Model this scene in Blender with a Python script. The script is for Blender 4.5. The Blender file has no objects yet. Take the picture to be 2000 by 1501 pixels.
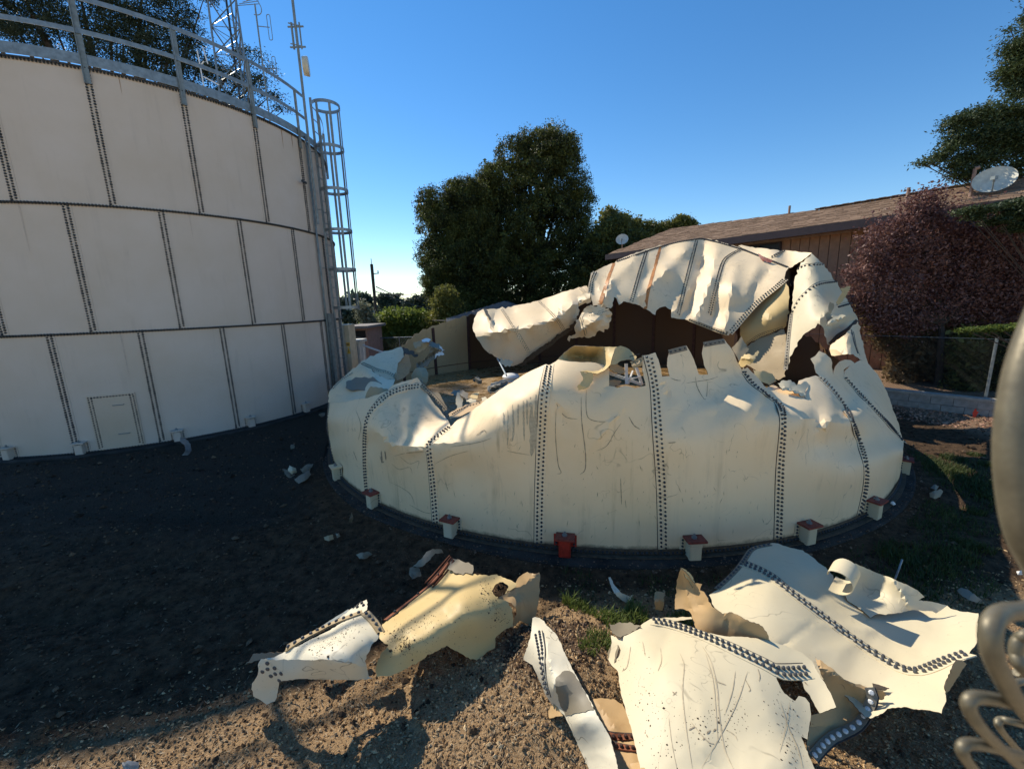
import bpy, math, random
import numpy as np
from math import radians, sin, cos, pi, tan, atan2, sqrt
from mathutils import Vector, Matrix, geometry

random.seed(7); RNG = np.random.default_rng(11)
scene = bpy.context.scene
col = scene.collection

# ------------------------------------------------------------------ camera
FPX, PITCH, ROLL, CZ = 809.17, 0.1937, 0.031, 2.877
AF = np.array([0, cos(PITCH), -sin(PITCH)])
_r = np.array([1., 0, 0]); _u = np.array([0, sin(PITCH), cos(PITCH)])
AR = _r*cos(ROLL) - _u*sin(ROLL); AU = _r*sin(ROLL) + _u*cos(ROLL)
CAM = np.array([0, 0, CZ])
cam_data = bpy.data.cameras.new('camera')
cam = bpy.data.objects.new('camera', cam_data); col.objects.link(cam)
cam.matrix_world = Matrix(((AR[0], AU[0], -AF[0], 0), (AR[1], AU[1], -AF[1], 0), (AR[2], AU[2], -AF[2], CZ), (0, 0, 0, 1)))
cam_data.sensor_fit = 'HORIZONTAL'; cam_data.sensor_width = 36
cam_data.lens = FPX/2000*36
cam_data.clip_start = 0.01; cam_data.clip_end = 6000
cam_data.dof.use_dof = True; cam_data.dof.focus_distance = 6.0; cam_data.dof.aperture_fstop = 10
scene.camera = cam

# ------------------------------------------------------------------ sky and sun
SUN_AZ = radians(44)      # to the left of straight ahead
SUN_EL = radians(43)
sdir = Vector((-sin(SUN_AZ)*cos(SUN_EL), cos(SUN_AZ)*cos(SUN_EL), sin(SUN_EL)))
world = bpy.data.worlds.new('World'); scene.world = world; world.use_nodes = True
wn = world.node_tree; wn.nodes.clear()
wo = wn.nodes.new('ShaderNodeOutputWorld'); wb = wn.nodes.new('ShaderNodeBackground')
sky = wn.nodes.new('ShaderNodeTexSky'); sky.sky_type = 'NISHITA'; sky.sun_disc = False
sky.sun_elevation = SUN_EL; sky.sun_rotation = -SUN_AZ
sky.altitude = 100; sky.air_density = 1.0; sky.dust_density = 0.0; sky.ozone_density = 2.6
hs = wn.nodes.new('ShaderNodeHueSaturation'); hs.inputs['Saturation'].default_value = 1.28; hs.inputs['Value'].default_value = .88
wn.links.new(sky.outputs[0], hs.inputs['Color']); wn.links.new(hs.outputs[0], wb.inputs[0]); wb.inputs[1].default_value = 0.122
wn.links.new(wb.outputs[0], wo.inputs[0])
sl = bpy.data.lights.new('sun', 'SUN'); sl.energy = 3.95; sl.angle = radians(0.53); sl.color = (1.0, 0.91, 0.75)
so = bpy.data.objects.new('sun', sl); col.objects.link(so)
so.rotation_euler = sdir.to_track_quat('Z', 'Y').to_euler()
scene.view_settings.view_transform = 'Standard'; scene.view_settings.look = 'None'
scene.view_settings.gamma = 1; scene.view_settings.exposure = 0.60

# ------------------------------------------------------------------ helpers
def ray(X):
    X = np.atleast_2d(np.asarray(X, float))
    return AF + np.outer((X[:, 0]-1000)/FPX, AR) - np.outer((X[:, 1]-750.5)/FPX, AU)
def atY(px, py, Y):
    d = ray([(px, py)])[0]; return CAM + d*Y/d[1]
def atZ(px, py, Z):
    d = ray([(px, py)])[0]; return CAM + d*(Z-CZ)/d[2]
def atT(px, py, t):
    return CAM + ray([(px, py)])[0]*t
def to_px(P):
    d = np.atleast_2d(P) - CAM; t = d@AF
    return np.stack([1000+FPX*(d@AR)/t, 750.5-FPX*(d@AU)/t, t], 1)

def tag(o, label=None, cat=None, group=None, kind=None):
    if label: o['label'] = label
    if cat: o['category'] = cat
    if group: o['group'] = group
    if kind: o['kind'] = kind
    return o
def empty(name, loc=(0, 0, 0), label=None, cat=None, group=None, parent=None):
    o = bpy.data.objects.new(name, None); col.objects.link(o); o.location = loc
    o.empty_display_size = .2
    if parent: o.parent = parent
    return tag(o, label, cat, group)
def link(name, me, parent=None, keep_world=True):
    o = bpy.data.objects.new(name, me); col.objects.link(o)
    if parent:
        o.parent = parent
        # meshes are built in world space: cancel the parent's offset
        if keep_world:
            off = Vector(parent.location); p = parent.parent
            while p: off += Vector(p.location); p = p.parent
            o.location = -off
    return o
def mesh_np(name, V, Fq, mats, mi=None, smooth=False, split=False):
    """V (n,3); Fq list of arrays of faces (each (m,k))"""
    me = bpy.data.meshes.new(name)
    V = np.asarray(V, np.float32)
    loops = np.concatenate([np.asarray(f).ravel() for f in Fq]).astype(np.int32)
    sizes = np.concatenate([np.full(len(f), np.asarray(f).shape[1]) for f in Fq])
    starts = np.concatenate([[0], np.cumsum(sizes)[:-1]]).astype(np.int32)
    me.vertices.add(len(V)); me.vertices.foreach_set('co', V.ravel())
    me.loops.add(len(loops)); me.loops.foreach_set('vertex_index', loops)
    me.polygons.add(len(sizes)); me.polygons.foreach_set('loop_start', starts)
    for m in (mats if isinstance(mats, (list, tuple)) else [mats]): me.materials.append(m)
    if mi is not None: me.polygons.foreach_set('material_index', np.asarray(mi, np.int32))
    if isinstance(smooth, np.ndarray): me.polygons.foreach_set('use_smooth', smooth)
    else: me.polygons.foreach_set('use_smooth', np.full(len(sizes), bool(smooth)))
    me.update(calc_edges=True); me.validate()
    if split: me.set_sharp_from_angle(angle=radians(50 if split is True else split))
    return me

class MB:
    """collects boxes, tubes and loose faces; build() links ONE mesh object"""
    def __init__(s): s.v = []; s.f = []; s.n = 0; s.m = []
    def add(s, V, Fs, m=0):
        V = np.asarray(V, float); s.v.append(V)
        for f in Fs: s.f.append([i+s.n for i in f]); s.m.append(m)
        s.n += len(V)
    def box(s, c, d, ax=None, m=0):
        c = np.asarray(c, float); d = np.asarray(d, float)/2
        ax = np.eye(3) if ax is None else np.asarray(ax, float)
        V = [c+ax[0]*d[0]*i+ax[1]*d[1]*j+ax[2]*d[2]*k for i in (-1, 1) for j in (-1, 1) for k in (-1, 1)]
        s.add(V, [(0, 1, 3, 2), (4, 6, 7, 5), (0, 4, 5, 1), (2, 3, 7, 6), (0, 2, 6, 4), (1, 5, 7, 3)], m)
    def bar(s, a, b, w, h=None, up=(0, 0, 1), m=0):
        a = np.asarray(a, float); b = np.asarray(b, float); h = h or w
        d = b-a; L = np.linalg.norm(d); d = d/L
        u = np.asarray(up, float)
        if abs(d@u) > .95*np.linalg.norm(u): u = np.array([1., 0, 0])
        x = np.cross(d, u); x /= np.linalg.norm(x); u = np.cross(x, d)
        s.box((a+b)/2, (L, w, h), (d, x, u), m)
    def tube(s, pts, r, seg=6, m=0, closed=False):
        P = np.asarray(pts, float); n = len(P); R = np.full(n, r) if np.isscalar(r) else np.asarray(r)
        T = np.gradient(P, axis=0) if not closed else (np.roll(P, -1, 0)-np.roll(P, 1, 0))
        T /= np.linalg.norm(T, axis=1)[:, None]+1e-9
        u = np.array([0, 0, 1.]) if abs(T[0][2]) < .9 else np.array([1., 0, 0])
        V = []
        for i in range(n):
            x = np.cross(T[i], u); x /= np.linalg.norm(x)+1e-9; u2 = np.cross(x, T[i]); u = u2
            for k in range(seg):
                a = 2*pi*k/seg; V.append(P[i]+R[i]*(cos(a)*x+sin(a)*u2))
        Fs = []
        for i in range(n if closed else n-1):
            j = (i+1) % n
            for k in range(seg):
                l = (k+1) % seg; Fs.append((i*seg+k, i*seg+l, j*seg+l, j*seg+k))
        if not closed: Fs += [tuple(range(seg))[::-1], tuple((n-1)*seg+k for k in range(seg))]
        s.add(V, Fs, m)
    def mesh(s, name, mats, smooth=False):
        me = bpy.data.meshes.new(name); me.from_pydata([tuple(v) for v in np.concatenate(s.v)], [], s.f)
        for m in (mats if isinstance(mats, (list, tuple)) else [mats]): me.materials.append(m)
        for p, mi in zip(me.polygons, s.m): p.material_index = mi; p.use_smooth = smooth
        me.update(); return me
    def build(s, name, mats, parent=None, smooth=False):
        o = link(name, s.mesh(name, mats, smooth), parent)
        if smooth: o.data.set_sharp_from_angle(angle=radians(40))
        return o

# ------------------------------------------------------------------ materials
def newmat(name):
    m = bpy.data.materials.new(name); m.use_nodes = True; nt = m.node_tree
    b = nt.nodes['Principled BSDF']; return m, nt, b
def N(nt, t, **kw):
    n = nt.nodes.new(t)
    for k, v in kw.items():
        if k in ('inp',):
            for a, c in v.items(): n.inputs[a].default_value = c
        else: setattr(n, k, v)
    return n
def noise(nt, vec, scale, detail=6, rough=.6, dist=0.):
    n = nt.nodes.new('ShaderNodeTexNoise'); n.inputs['Scale'].default_value = scale; n.inputs['Detail'].default_value = detail
    n.inputs['Roughness'].default_value = rough; n.inputs['Distortion'].default_value = dist
    nt.links.new(vec, n.inputs['Vector']); return n.outputs[0]
def ramp(nt, fac, stops):
    r = nt.nodes.new('ShaderNodeValToRGB'); e = r.color_ramp.elements
    for i, (p, c) in enumerate(stops):
        if i >= 2: e.new(p)
        e[i].position = p
        e[i].color = (c, c, c, 1) if np.isscalar(c) else (*c, 1)
    nt.links.new(fac, r.inputs[0]); return r.outputs[0]
def mix(nt, fac, a, b, mode='MIX'):
    n = nt.nodes.new('ShaderNodeMix'); n.data_type = 'RGBA'; n.blend_type = mode
    for sock, val in ((n.inputs[0], fac), (n.inputs[6], a), (n.inputs[7], b)):
        if isinstance(val, bpy.types.NodeSocket): nt.links.new(val, sock)
        elif np.isscalar(val): sock.default_value = val
        else: sock.default_value = (*val, 1)
    return n.outputs[2]
def maths(nt, op, a, b=None, c=None):
    n = nt.nodes.new('ShaderNodeMath'); n.operation = op
    for i, v in enumerate((a, b, c)):
        if v is None: continue
        if isinstance(v, bpy.types.NodeSocket): nt.links.new(v, n.inputs[i])
        else: n.inputs[i].default_value = v
    return n.outputs[0]
def mapping(nt, scale=(1, 1, 1), rot=(0, 0, 0), coord='Object'):
    tc = nt.nodes.new('ShaderNodeTexCoord'); mp = nt.nodes.new('ShaderNodeMapping')
    mp.inputs['Scale'].default_value = scale; mp.inputs['Rotation'].default_value = rot
    nt.links.new(tc.outputs[coord], mp.inputs[0]); return mp.outputs[0]
def bump(nt, b, h, strength=.3, dist=.01):
    n = nt.nodes.new('ShaderNodeBump'); n.inputs['Strength'].default_value = strength; n.inputs['Distance'].default_value = dist
    nt.links.new(h, n.inputs['Height']); nt.links.new(n.outputs[0], b.inputs['Normal'])
def simple(name, c, rough=.6, metal=0., var=.25, scale=8, spec=None, bmp=0):
    m, nt, b = newmat(name); v = mapping(nt)
    f = noise(nt, v, scale, 6, .6)
    c2 = tuple(x*(1-var) for x in c); c3 = tuple(min(1, x*(1+var*.6)) for x in c)
    nt.links.new(ramp(nt, f, [(.3, c2), (.7, c3)]), b.inputs['Base Color'])
    b.inputs['Roughness'].default_value = rough; b.inputs['Metallic'].default_value = metal
    if bmp: bump(nt, b, noise(nt, v, scale*4, 8), bmp, .01)
    return m
def paint(name, base, dirt=(.20, .15, .09), scratch=.5, streak=.4, mud=0., spots=.3, rough=.55, seed=0, blotch=None):
    m, nt, b = newmat(name)
    gg = nt.nodes.new('ShaderNodeNewGeometry'); v = gg.outputs['Position']
    mp = nt.nodes.new('ShaderNodeMapping'); mp.inputs['Location'].default_value = (seed*3.1, seed*1.7, seed); nt.links.new(v, mp.inputs[0]); v = mp.outputs[0]
    vs = nt.nodes.new('ShaderNodeMapping'); vs.inputs['Scale'].default_value = (1, 1, .07); nt.links.new(v, vs.inputs[0]); vs = vs.outputs[0]
    big = noise(nt, v, .9, 5, .6)
    c = mix(nt, ramp(nt, big, [(.3, 0), (.75, 1)]), base, tuple(x*y for x, y in zip(base, (.90, .87, .80))))
    # vertical run-off streaks
    st = maths(nt, 'MULTIPLY', ramp(nt, noise(nt, vs, 9, 7, .65), [(.52, 0), (.75, 1)]), ramp(nt, noise(nt, v, 1.4, 3), [(.45, 0), (.65, 1)]))
    c = mix(nt, maths(nt, 'MULTIPLY', st, streak), c, dirt)
    # long curved scratches: contour lines of a warped noise, masked
    for k, (sc, ms, wd, off) in enumerate(((1.1, .9, .0022, 0.), (2.3, 1.3, .0035, 4.))):
        mo = nt.nodes.new('ShaderNodeMapping'); mo.inputs['Location'].default_value = (off, off*.7, -off); nt.links.new(v, mo.inputs[0])
        n1 = noise(nt, mo.outputs[0], sc, 3, .55, .3)
        lines = ramp(nt, maths(nt, 'ABSOLUTE', maths(nt, 'SUBTRACT', n1, .5)), [(0, 1), (wd, 0)])
        mask = ramp(nt, noise(nt, mo.outputs[0], ms*1.6, 4, .7), [(.53, 0), (.60, 1)])
        c = mix(nt, maths(nt, 'MULTIPLY', maths(nt, 'MULTIPLY', lines, mask), scratch), c, (.09, .07, .05))
    sp = ramp(nt, noise(nt, v, 55, 3, .7), [(.66, 0), (.72, 1)])
    sp = maths(nt, 'MULTIPLY', sp, ramp(nt, noise(nt, v, 2.1, 3), [(.45, 0), (.62, 1)]))
    c = mix(nt, maths(nt, 'MULTIPLY', sp, spots), c, (.10, .075, .05))
    if blotch:
        bl = ramp(nt, noise(nt, v, 2.6, 8, .62), [(.5, 0), (.62, 1)])
        c = mix(nt, maths(nt, 'MULTIPLY', bl, .75), c, blotch)
    if mud:
        g = nt.nodes.new('ShaderNodeNewGeometry'); sx = nt.nodes.new('ShaderNodeSeparateXYZ'); nt.links.new(g.outputs['Position'], sx.inputs[0])
        h = maths(nt, 'ADD', sx.outputs[2], maths(nt, 'MULTIPLY', noise(nt, v, 7, 8, .75), -.14))
        mm = ramp(nt, h, [(-.045, 1), (.05, 0)])
        c = mix(nt, maths(nt, 'MULTIPLY', mm, mud), c, (.055, .043, .03))
    nt.links.new(c, b.inputs['Base Color'])
    b.inputs['Roughness'].default_value = rough
    b.inputs['Specular IOR Level'].default_value = .35
    bump(nt, b, noise(nt, v, 5, 6, .6), .10, .006)
    return m

M = {}
M['paint'] = paint('tank_paint', (.85, .67, .435), scratch=.55, streak=.35, mud=.7, spots=.5)
M['paint_front'] = paint('tank_paint_front', (.84, .645, .40), scratch=.4, streak=.8, mud=.8, spots=.8, seed=2)
M['paint_left'] = paint('tank_paint_intact', (.61, .52, .44), scratch=.05, streak=.22, mud=.3, spots=.15, seed=5, dirt=(.27, .22, .18))
M['paint_hatch'] = paint('hatch_paint', (.60, .49, .38), scratch=.1, streak=.3, spots=.2, seed=25, dirt=(.27, .22, .18))
M['paint_debris'] = paint('debris_paint', (.66, .575, .40), scratch=.45, streak=.1, spots=.8, seed=8)
M['paint_white'] = paint('debris_paint_white', (.68, .62, .48), scratch=.8, streak=.1, spots=1., seed=12)
M['frag'] = paint('fragment_paint_shaded', (.27, .23, .16), scratch=.5, streak=.1, spots=1., seed=15, blotch=(.10, .08, .05))  # debris paint darkened for scraps lying in shade, plus dirt blotches
M['inner'] = paint('inner_paint', (.42, .31, .17), scratch=.5, streak=.5, spots=.4, seed=3, dirt=(.14, .08, .03))
M['inner_dark'] = paint('inner_paint_shaded', (.085, .045, .02), scratch=.3, streak=.7, spots=.4, seed=4, dirt=(.08, .04, .015))  # inner paint darkened for the shaded interior, with stain streaks
M['inner_yellow'] = paint('inner_paint_yellow', (.60, .44, .20), scratch=.7, streak=.1, spots=1., seed=6)
M['inner_brown'] = paint('inner_paint_brown', (.50, .33, .16), scratch=.8, streak=.6, spots=.5, seed=7, dirt=(.22, .1, .03))
M['soiled'] = paint('soiled_paint', (.22, .19, .14), scratch=.9, streak=.4, spots=1., seed=9)
M['bolt'] = simple('bolt_cap', (.05, .055, .06), .55, .3, .4, 30)
M['bolt_grey'] = simple('bolt_grey', (.10, .105, .11), .5, .4, .3, 30)
M['edge'] = simple('torn_edge', (.10, .075, .05), .7, .2, .5, 20)
M['gasket'] = simple('seam_gasket', (.03, .03, .03), .7)
M['galv'] = simple('galvanised_steel', (.25, .28, .29), .45, .6, .3, 12)
M['galv_dull'] = simple('galvanised_dull', (.22, .26, .27), .6, .3, .3, 10)
M['rust'] = simple('rust', (.22, .07, .03), .85, 0, .5, 14)
M['rust_bar'] = simple('rusty_seam', (.06, .025, .018), .8, 0, .5, 10)
M['scratch'] = simple('scratch_mark', (.33, .26, .17), .8, 0, .5, 40)
M['drip'] = simple('mud_drip', (.50, .41, .27), .8, 0, .3, 30)
M['soil'] = simple('soil_crumbs', (.07, .048, .03), .95, 0, .5, 60)
M['rust_run'] = simple('rust_run', (.36, .22, .13), .8, 0, .4, 12)
M['dirt_run'] = simple('dirt_run', (.53, .44, .36), .7, 0, .15, 12)
M['red'] = simple('red_paint', (.42, .03, .015), .5, 0, .35, 20)
M['redcap'] = simple('red_primer', (.24, .045, .03), .6, 0, .5, 25)
M['orange_rust'] = simple('orange_rust_stain', (.50, .20, .05), .6, 0, .45, 9)
M['white'] = simple('white_paint', (.75, .74, .70), .45, 0, .1, 6)
M['concrete'] = simple('foundation_concrete', (.036, .031, .026), .95, 0, .8, 3.5, bmp=.5)
M['block'] = simple('concrete_block', (.30, .28, .25), .9, 0, .3, 7, bmp=.5)
M['cap'] = simple('concrete_cap', (.36, .34, .30), .9, 0, .25, 7, bmp=.4)
M['wood'] = simple('pole_wood', (.07, .055, .045), .9, 0, .4, 6)
M['wire'] = simple('black_wire', (.02, .02, .02), .6)
M['siding'] = simple('brown_siding', (.40, .205, .115), .8, 0, .18, 5)
M['fascia'] = simple('dark_fascia', (.06, .035, .035), .6, 0, .2, 6)
M['trimlight'] = simple('soffit_trim', (.42, .30, .24), .7)
M['shingle_grey'] = simple('grey_shingles', (.24, .215, .20), .95, 0, .35, 20)
M['glass'] = simple('window_glass', (.03, .035, .04), .1, 0, .2, 3)
M['pipe'] = simple('vent_pipe', (.30, .19, .14), .7)
M['cream_box'] = simple('cream_cabinet', (.50, .43, .30), .5, 0, .2, 5)
M['white_box'] = simple('white_cabinet', (.60, .58, .50), .5, 0, .2, 5)
M['pinkwall'] = simple('pink_shed', (.40, .24, .18), .8, 0, .2, 5)
M['yellow'] = simple('warning_yellow', (.75, .42, .03), .5, 0, .1)
M['dark'] = simple('dark_interior', (.015, .014, .013), .8)
M['dish'] = simple('dish_face', (.60, .57, .46), .45, 0, .25, 8)
M['bark'] = simple('bark', (.07, .05, .035), .95, 0, .5, 12, bmp=.5)
M['farwall'] = simple('far_house_wall', (.55, .50, .44), .8)
M['farroof'] = simple('far_house_roof', (.22, .17, .15), .9)
M['vinyl'] = simple('fence_coating', (.17, .145, .095), .45, .35, .25, 160, bmp=.08)
M['twig'] = simple('twig', (.25, .18, .11), .9)

def leafmat(name, c1, c2, trans=.35, rough=.55, scale=.6, pw=1.):
    m, nt, b = newmat(name)
    g = nt.nodes.new('ShaderNodeNewGeometry')
    r = g.outputs['Random Per Island']
    big = noise(nt, mapping(nt), scale, 3)
    f = maths(nt, 'ADD', maths(nt, 'MULTIPLY', maths(nt, 'POWER', r, pw), .6), maths(nt, 'MULTIPLY', ramp(nt, big, [(.35, 0), (.65, 1)]), .4))
    c = mix(nt, f, c1, c2)
    nt.links.new(c, b.inputs['Base Color']); b.inputs['Roughness'].default_value = rough
    b.inputs['Specular IOR Level'].default_value = .3
    tr = nt.nodes.new('ShaderNodeBsdfTranslucent'); nt.links.new(c, tr.inputs[0])
    mx = nt.nodes.new('ShaderNodeMixShader'); mx.inputs[0].default_value = trans
    out = nt.nodes['Material Output']
    nt.links.new(b.outputs[0], mx.inputs[1]); nt.links.new(tr.outputs[0], mx.inputs[2]); nt.links.new(mx.outputs[0], out.inputs[0])
    return m
M['leaf_dark'] = leafmat('foliage_dark', (.009, .015, .005), (.19, .21, .05), .3, pw=3.0)
M['leaf_yel'] = leafmat('foliage_yellow_green', (.05, .065, .016), (.30, .28, .07), .4, pw=1.6)
M['leaf_hedge'] = leafmat('foliage_hedge', (.06, .10, .02), (.22, .26, .05), .45)
M['leaf_cyp'] = leafmat('foliage_cypress', (.022, .036, .022), (.055, .075, .04), .18)
M['leaf_cypr'] = leafmat('foliage_cypress_green', (.025, .045, .022), (.085, .11, .035), .25)
M['leaf_red'] = leafmat('foliage_red', (.075, .024, .024), (.34, .19, .155), .3, pw=1.5, scale=1.2)
M['leaf_brown'] = leafmat('foliage_brown', (.07, .06, .03), (.26, .17, .08), .3, scale=1.2)
M['leaf_far'] = leafmat('foliage_far', (.035, .05, .035), (.07, .09, .055), .2)
M['leaf_pale'] = leafmat('foliage_pale', (.14, .15, .09), (.30, .30, .20), .3)
M['grass'] = leafmat('grass_blade', (.07, .11, .02), (.20, .24, .06), .4, scale=2)
M['grass_dark'] = leafmat('grass_blade_shaded', (.03, .05, .012), (.09, .11, .03), .3, scale=2)  # copy of the grass colour darkened for the shaded side
M['straw'] = leafmat('dry_straw', (.20, .14, .08), (.42, .32, .20), .2, scale=2)
M['litter'] = leafmat('leaf_litter', (.28, .13, .08), (.60, .38, .26), .2, scale=3)

def chipmat(name, c1, c2, c3):
    m, nt, b = newmat(name); g = nt.nodes.new('ShaderNodeNewGeometry'); nt.links.new(ramp(nt, g.outputs['Random Per Island'], [(0, c1), (.6, c2), (1, c3)]), b.inputs['Base Color']); b.inputs['Roughness'].default_value = .9
    b.inputs['Specular IOR Level'].default_value = .2; return m
M['shingle'] = chipmat('roof_shingles', (.20, .13, .085), (.26, .17, .11), (.32, .215, .145))
# ------------------------------------------------------------------ tanks: plan
LC = np.array([-10.0688, 12.5901]); LR = 4.6648; LZ = .142      # intact tank
CC = np.array([1.79, 10.15]); CR = 5.885                         # wrecked tank
RH = 2.4

def hill(x, y):
    x = np.asarray(x, float); y = np.asarray(y, float)
    h = np.full(np.broadcast(x, y).shape, -.10)
    ss = lambda a, b, t: (lambda u: u*u*(3-2*u))(np.clip((t-a)/(b-a), 0, 1))
    h = h + .19*ss(-3.0, -6.0, x)*ss(22, 18, y)
    # spoil mounds in the foreground
    h = h + .20*np.exp(-(((x-.15)/.75)**2+((y-2.75)/.62)**2))
    h = h + .10*np.exp(-(((x+.75)/1.3)**2+((y-1.7)/.8)**2))
    h = h + .12*np.exp(-(((x+3.6)/1.2)**2+((y-2.0)/.9)**2))
    h = h + .10*ss(1.6, .6, np.abs(x-.9)+0*y)*ss(3.9, 3.3, y)*.5
    # ground falls away behind the site
    h = h - 5.0*ss(26, 70, y) + 9.0*ss(150, 420, y)
    return h
def sinnoise(x, y, k0, n, seed, ridg=False):
    rg = np.random.default_rng(seed); z = 0
    for i in range(n):
        a = rg.uniform(0, 2*pi); k = k0*rg.uniform(.6, 1.9); p = rg.uniform(0, 2*pi)
        s = np.sin(k*(x*cos(a)+y*sin(a))+p + 1.3*np.sin(.6*k*(x*sin(a)-y*cos(a))+p*2))
        z = z + (1-2*np.abs(s) if ridg else s)/k*k0
    return z/n
def ground_h(x, y):
    near = np.clip((9-np.asarray(y))/4, 0, 1)*np.clip((8-np.abs(x))/3, 0, 1)
    rr = np.hypot(x-CC[0], y-CC[1]); rl = np.hypot(x-LC[0], y-LC[1])
    z_up = .07*np.clip(1-(rr-CR-.16)/.6, 0, 1)*(rr > CR+.1); keep = np.clip((rr-CR-.25)/.4, 0, 1)*np.clip((rl-LR-.3)/.6, 0, 1)
    z = hill(x, y) + z_up + near*keep*(.045*sinnoise(x, y, 3.2, 7, 1) + .030*sinnoise(x, y, 9, 8, 2, True) + .016*sinnoise(x, y, 26, 9, 3, True) + .008*sinnoise(x, y, 70, 9, 5, True))
    z = z + keep*(1-near)*.05*sinnoise(x, y, 1.4, 6, 4)
    tr_ = np.clip((-x-1.2)/2, 0, 1)*np.clip((y-2.3)/1, 0, 1)*np.clip((9-y)/3, 0, 1); q_ = (y-.42*x)+.25*np.sin(x*1.3)
    z = z + keep*tr_*(.07*np.abs(np.sin(q_*1.7))**.5 + .022*np.sin(q_*7+x*2) + .03*sinnoise(x, y, 6, 8, 8, True))
    return z

# ground sheet: graded grid from the feet of the camera out to the horizon
def ground_mat():
    m, nt, b = newmat('bare_earth')
    g = nt.nodes.new('ShaderNodeNewGeometry'); P = g.outputs['Position']
    sx = nt.nodes.new('ShaderNodeSeparateXYZ'); nt.links.new(P, sx.inputs[0]); X, Y = sx.outputs[0], sx.outputs[1]
    n1 = noise(nt, P, 1.1, 6, .6); n2 = noise(nt, P, 9, 8, .7); n3 = noise(nt, P, 60, 5, .7)
    dark = mix(nt, ramp(nt, n2, [(.3, 0), (.7, 1)]), (.018, .011, .006), (.15, .092, .052))  # earth tone lowered to carry the shade cast across the yard
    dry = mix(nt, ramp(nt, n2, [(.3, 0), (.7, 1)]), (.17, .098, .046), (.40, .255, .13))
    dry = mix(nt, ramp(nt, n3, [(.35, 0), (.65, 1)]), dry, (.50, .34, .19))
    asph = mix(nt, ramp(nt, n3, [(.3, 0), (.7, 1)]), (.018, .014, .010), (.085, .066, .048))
    # dry gravel near the fence, churned earth beyond darkened to match the tank's shadow, gravel pad by the intact tank
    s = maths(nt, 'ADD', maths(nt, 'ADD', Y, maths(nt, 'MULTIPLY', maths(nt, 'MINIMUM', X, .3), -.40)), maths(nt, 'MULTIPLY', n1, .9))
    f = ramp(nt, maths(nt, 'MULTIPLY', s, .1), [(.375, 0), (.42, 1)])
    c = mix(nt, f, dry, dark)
    s2 = maths(nt, 'ADD', maths(nt, 'MULTIPLY', X, -1), maths(nt, 'MULTIPLY', n1, 2.5))
    f2 = maths(nt, 'MULTIPLY', ramp(nt, maths(nt, 'MULTIPLY', s2, .1), [(.42, 0), (.5, 1)]), ramp(nt, maths(nt, 'MULTIPLY', Y, .1), [(.42, 0), (.55, 1)]))
    c = mix(nt, f2, c, asph)
    # tan leaf-strewn strip by the block wall and yard on the right
    s3 = maths(nt, 'ADD', X, maths(nt, 'MULTIPLY', Y, -.12))
    f3 = ramp(nt, maths(nt, 'MULTIPLY', s3, .1), [(.84, 0), (.90, 1)])
    c = mix(nt, f3, c, (.26, .17, .11))
    # far beyond: grass and scrub
    # freshly dug moist soil on the spoil mound
    mx_ = maths(nt, 'POWER', maths(nt, 'ABSOLUTE', maths(nt, 'MULTIPLY', maths(nt, 'SUBTRACT', X, .22), 1.7)), 2.); my_ = maths(nt, 'POWER', maths(nt, 'ABSOLUTE', maths(nt, 'MULTIPLY', maths(nt, 'SUBTRACT', Y, 2.95), 1.7)), 2.)
    ms = ramp(nt, maths(nt, 'ADD', maths(nt, 'ADD', mx_, my_), maths(nt, 'MULTIPLY', n2, .8)), [(.7, 1), (1.0, 0)])
    c = mix(nt, ms, c, mix(nt, ramp(nt, n2, [(.3, 0), (.7, 1)]), (.045, .028, .018), (.15, .095, .06)))
    f4 = ramp(nt, maths(nt, 'MULTIPLY', Y, .01), [(.22, 0), (.35, 1)])
    f5 = ramp(nt, maths(nt, 'MULTIPLY', maths(nt, 'ADD', Y, 60), .01), [(.600, 1), (.612, 0)])  # unseen ground behind the camera, made pale to bounce light onto the walls
    c = mix(nt, f5, c, mix(nt, ramp(nt, n2, [(.3, 0), (.7, 1)]), (.60, .45, .28), (.68, .52, .33)))
    c = mix(nt, f4, c, mix(nt, ramp(nt, noise(nt, P, .12, 6), [(.35, 0), (.65, 1)]), (.05, .07, .03), (.20, .17, .10)))
    nt.links.new(c, b.inputs['Base Color']); b.inputs['Roughness'].default_value = .95
    b.inputs['Specular IOR Level'].default_value = .15
    bump(nt, b, maths(nt, 'ADD', n3, maths(nt, 'MULTIPLY', n2, 1.5)), .9, .035)
    return m
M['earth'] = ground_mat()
def grid_sheet(name, xs, ys, mat, fn, smooth=True):
    X, Y = np.meshgrid(xs, ys); Z = fn(X, Y); V = np.stack([X.ravel(), Y.ravel(), Z.ravel()], 1)
    nx, ny = len(xs), len(ys); i = np.arange(nx-1); j = np.arange(ny-1); I, J = np.meshgrid(i, j); a = (J*nx+I).ravel()
    Fq = np.stack([a, a+1, a+nx+1, a+nx], 1)
    return link(name, mesh_np(name, V, [Fq], mat, smooth=smooth))
def graded(lo, a, b, hi, step, g=1.25):
    mid = list(np.arange(a, b+1e-6, step)); out = []; s = step; v = b
    while v < hi: s *= g; v += s; out.append(min(v, hi))
    neg = []; s = step; v = a
    while v > lo: s *= g; v -= s; neg.append(max(v, lo))
    return np.array(neg[::-1]+mid+out)
gx = graded(-1500, -5.6, 5.4, 1500, .028, 1.08); gy = graded(-60, .9, 6.2, 3000, .028, 1.06)
ground = grid_sheet('ground', gx, gy, M['earth'], ground_h); tag(ground, kind='structure')

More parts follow.
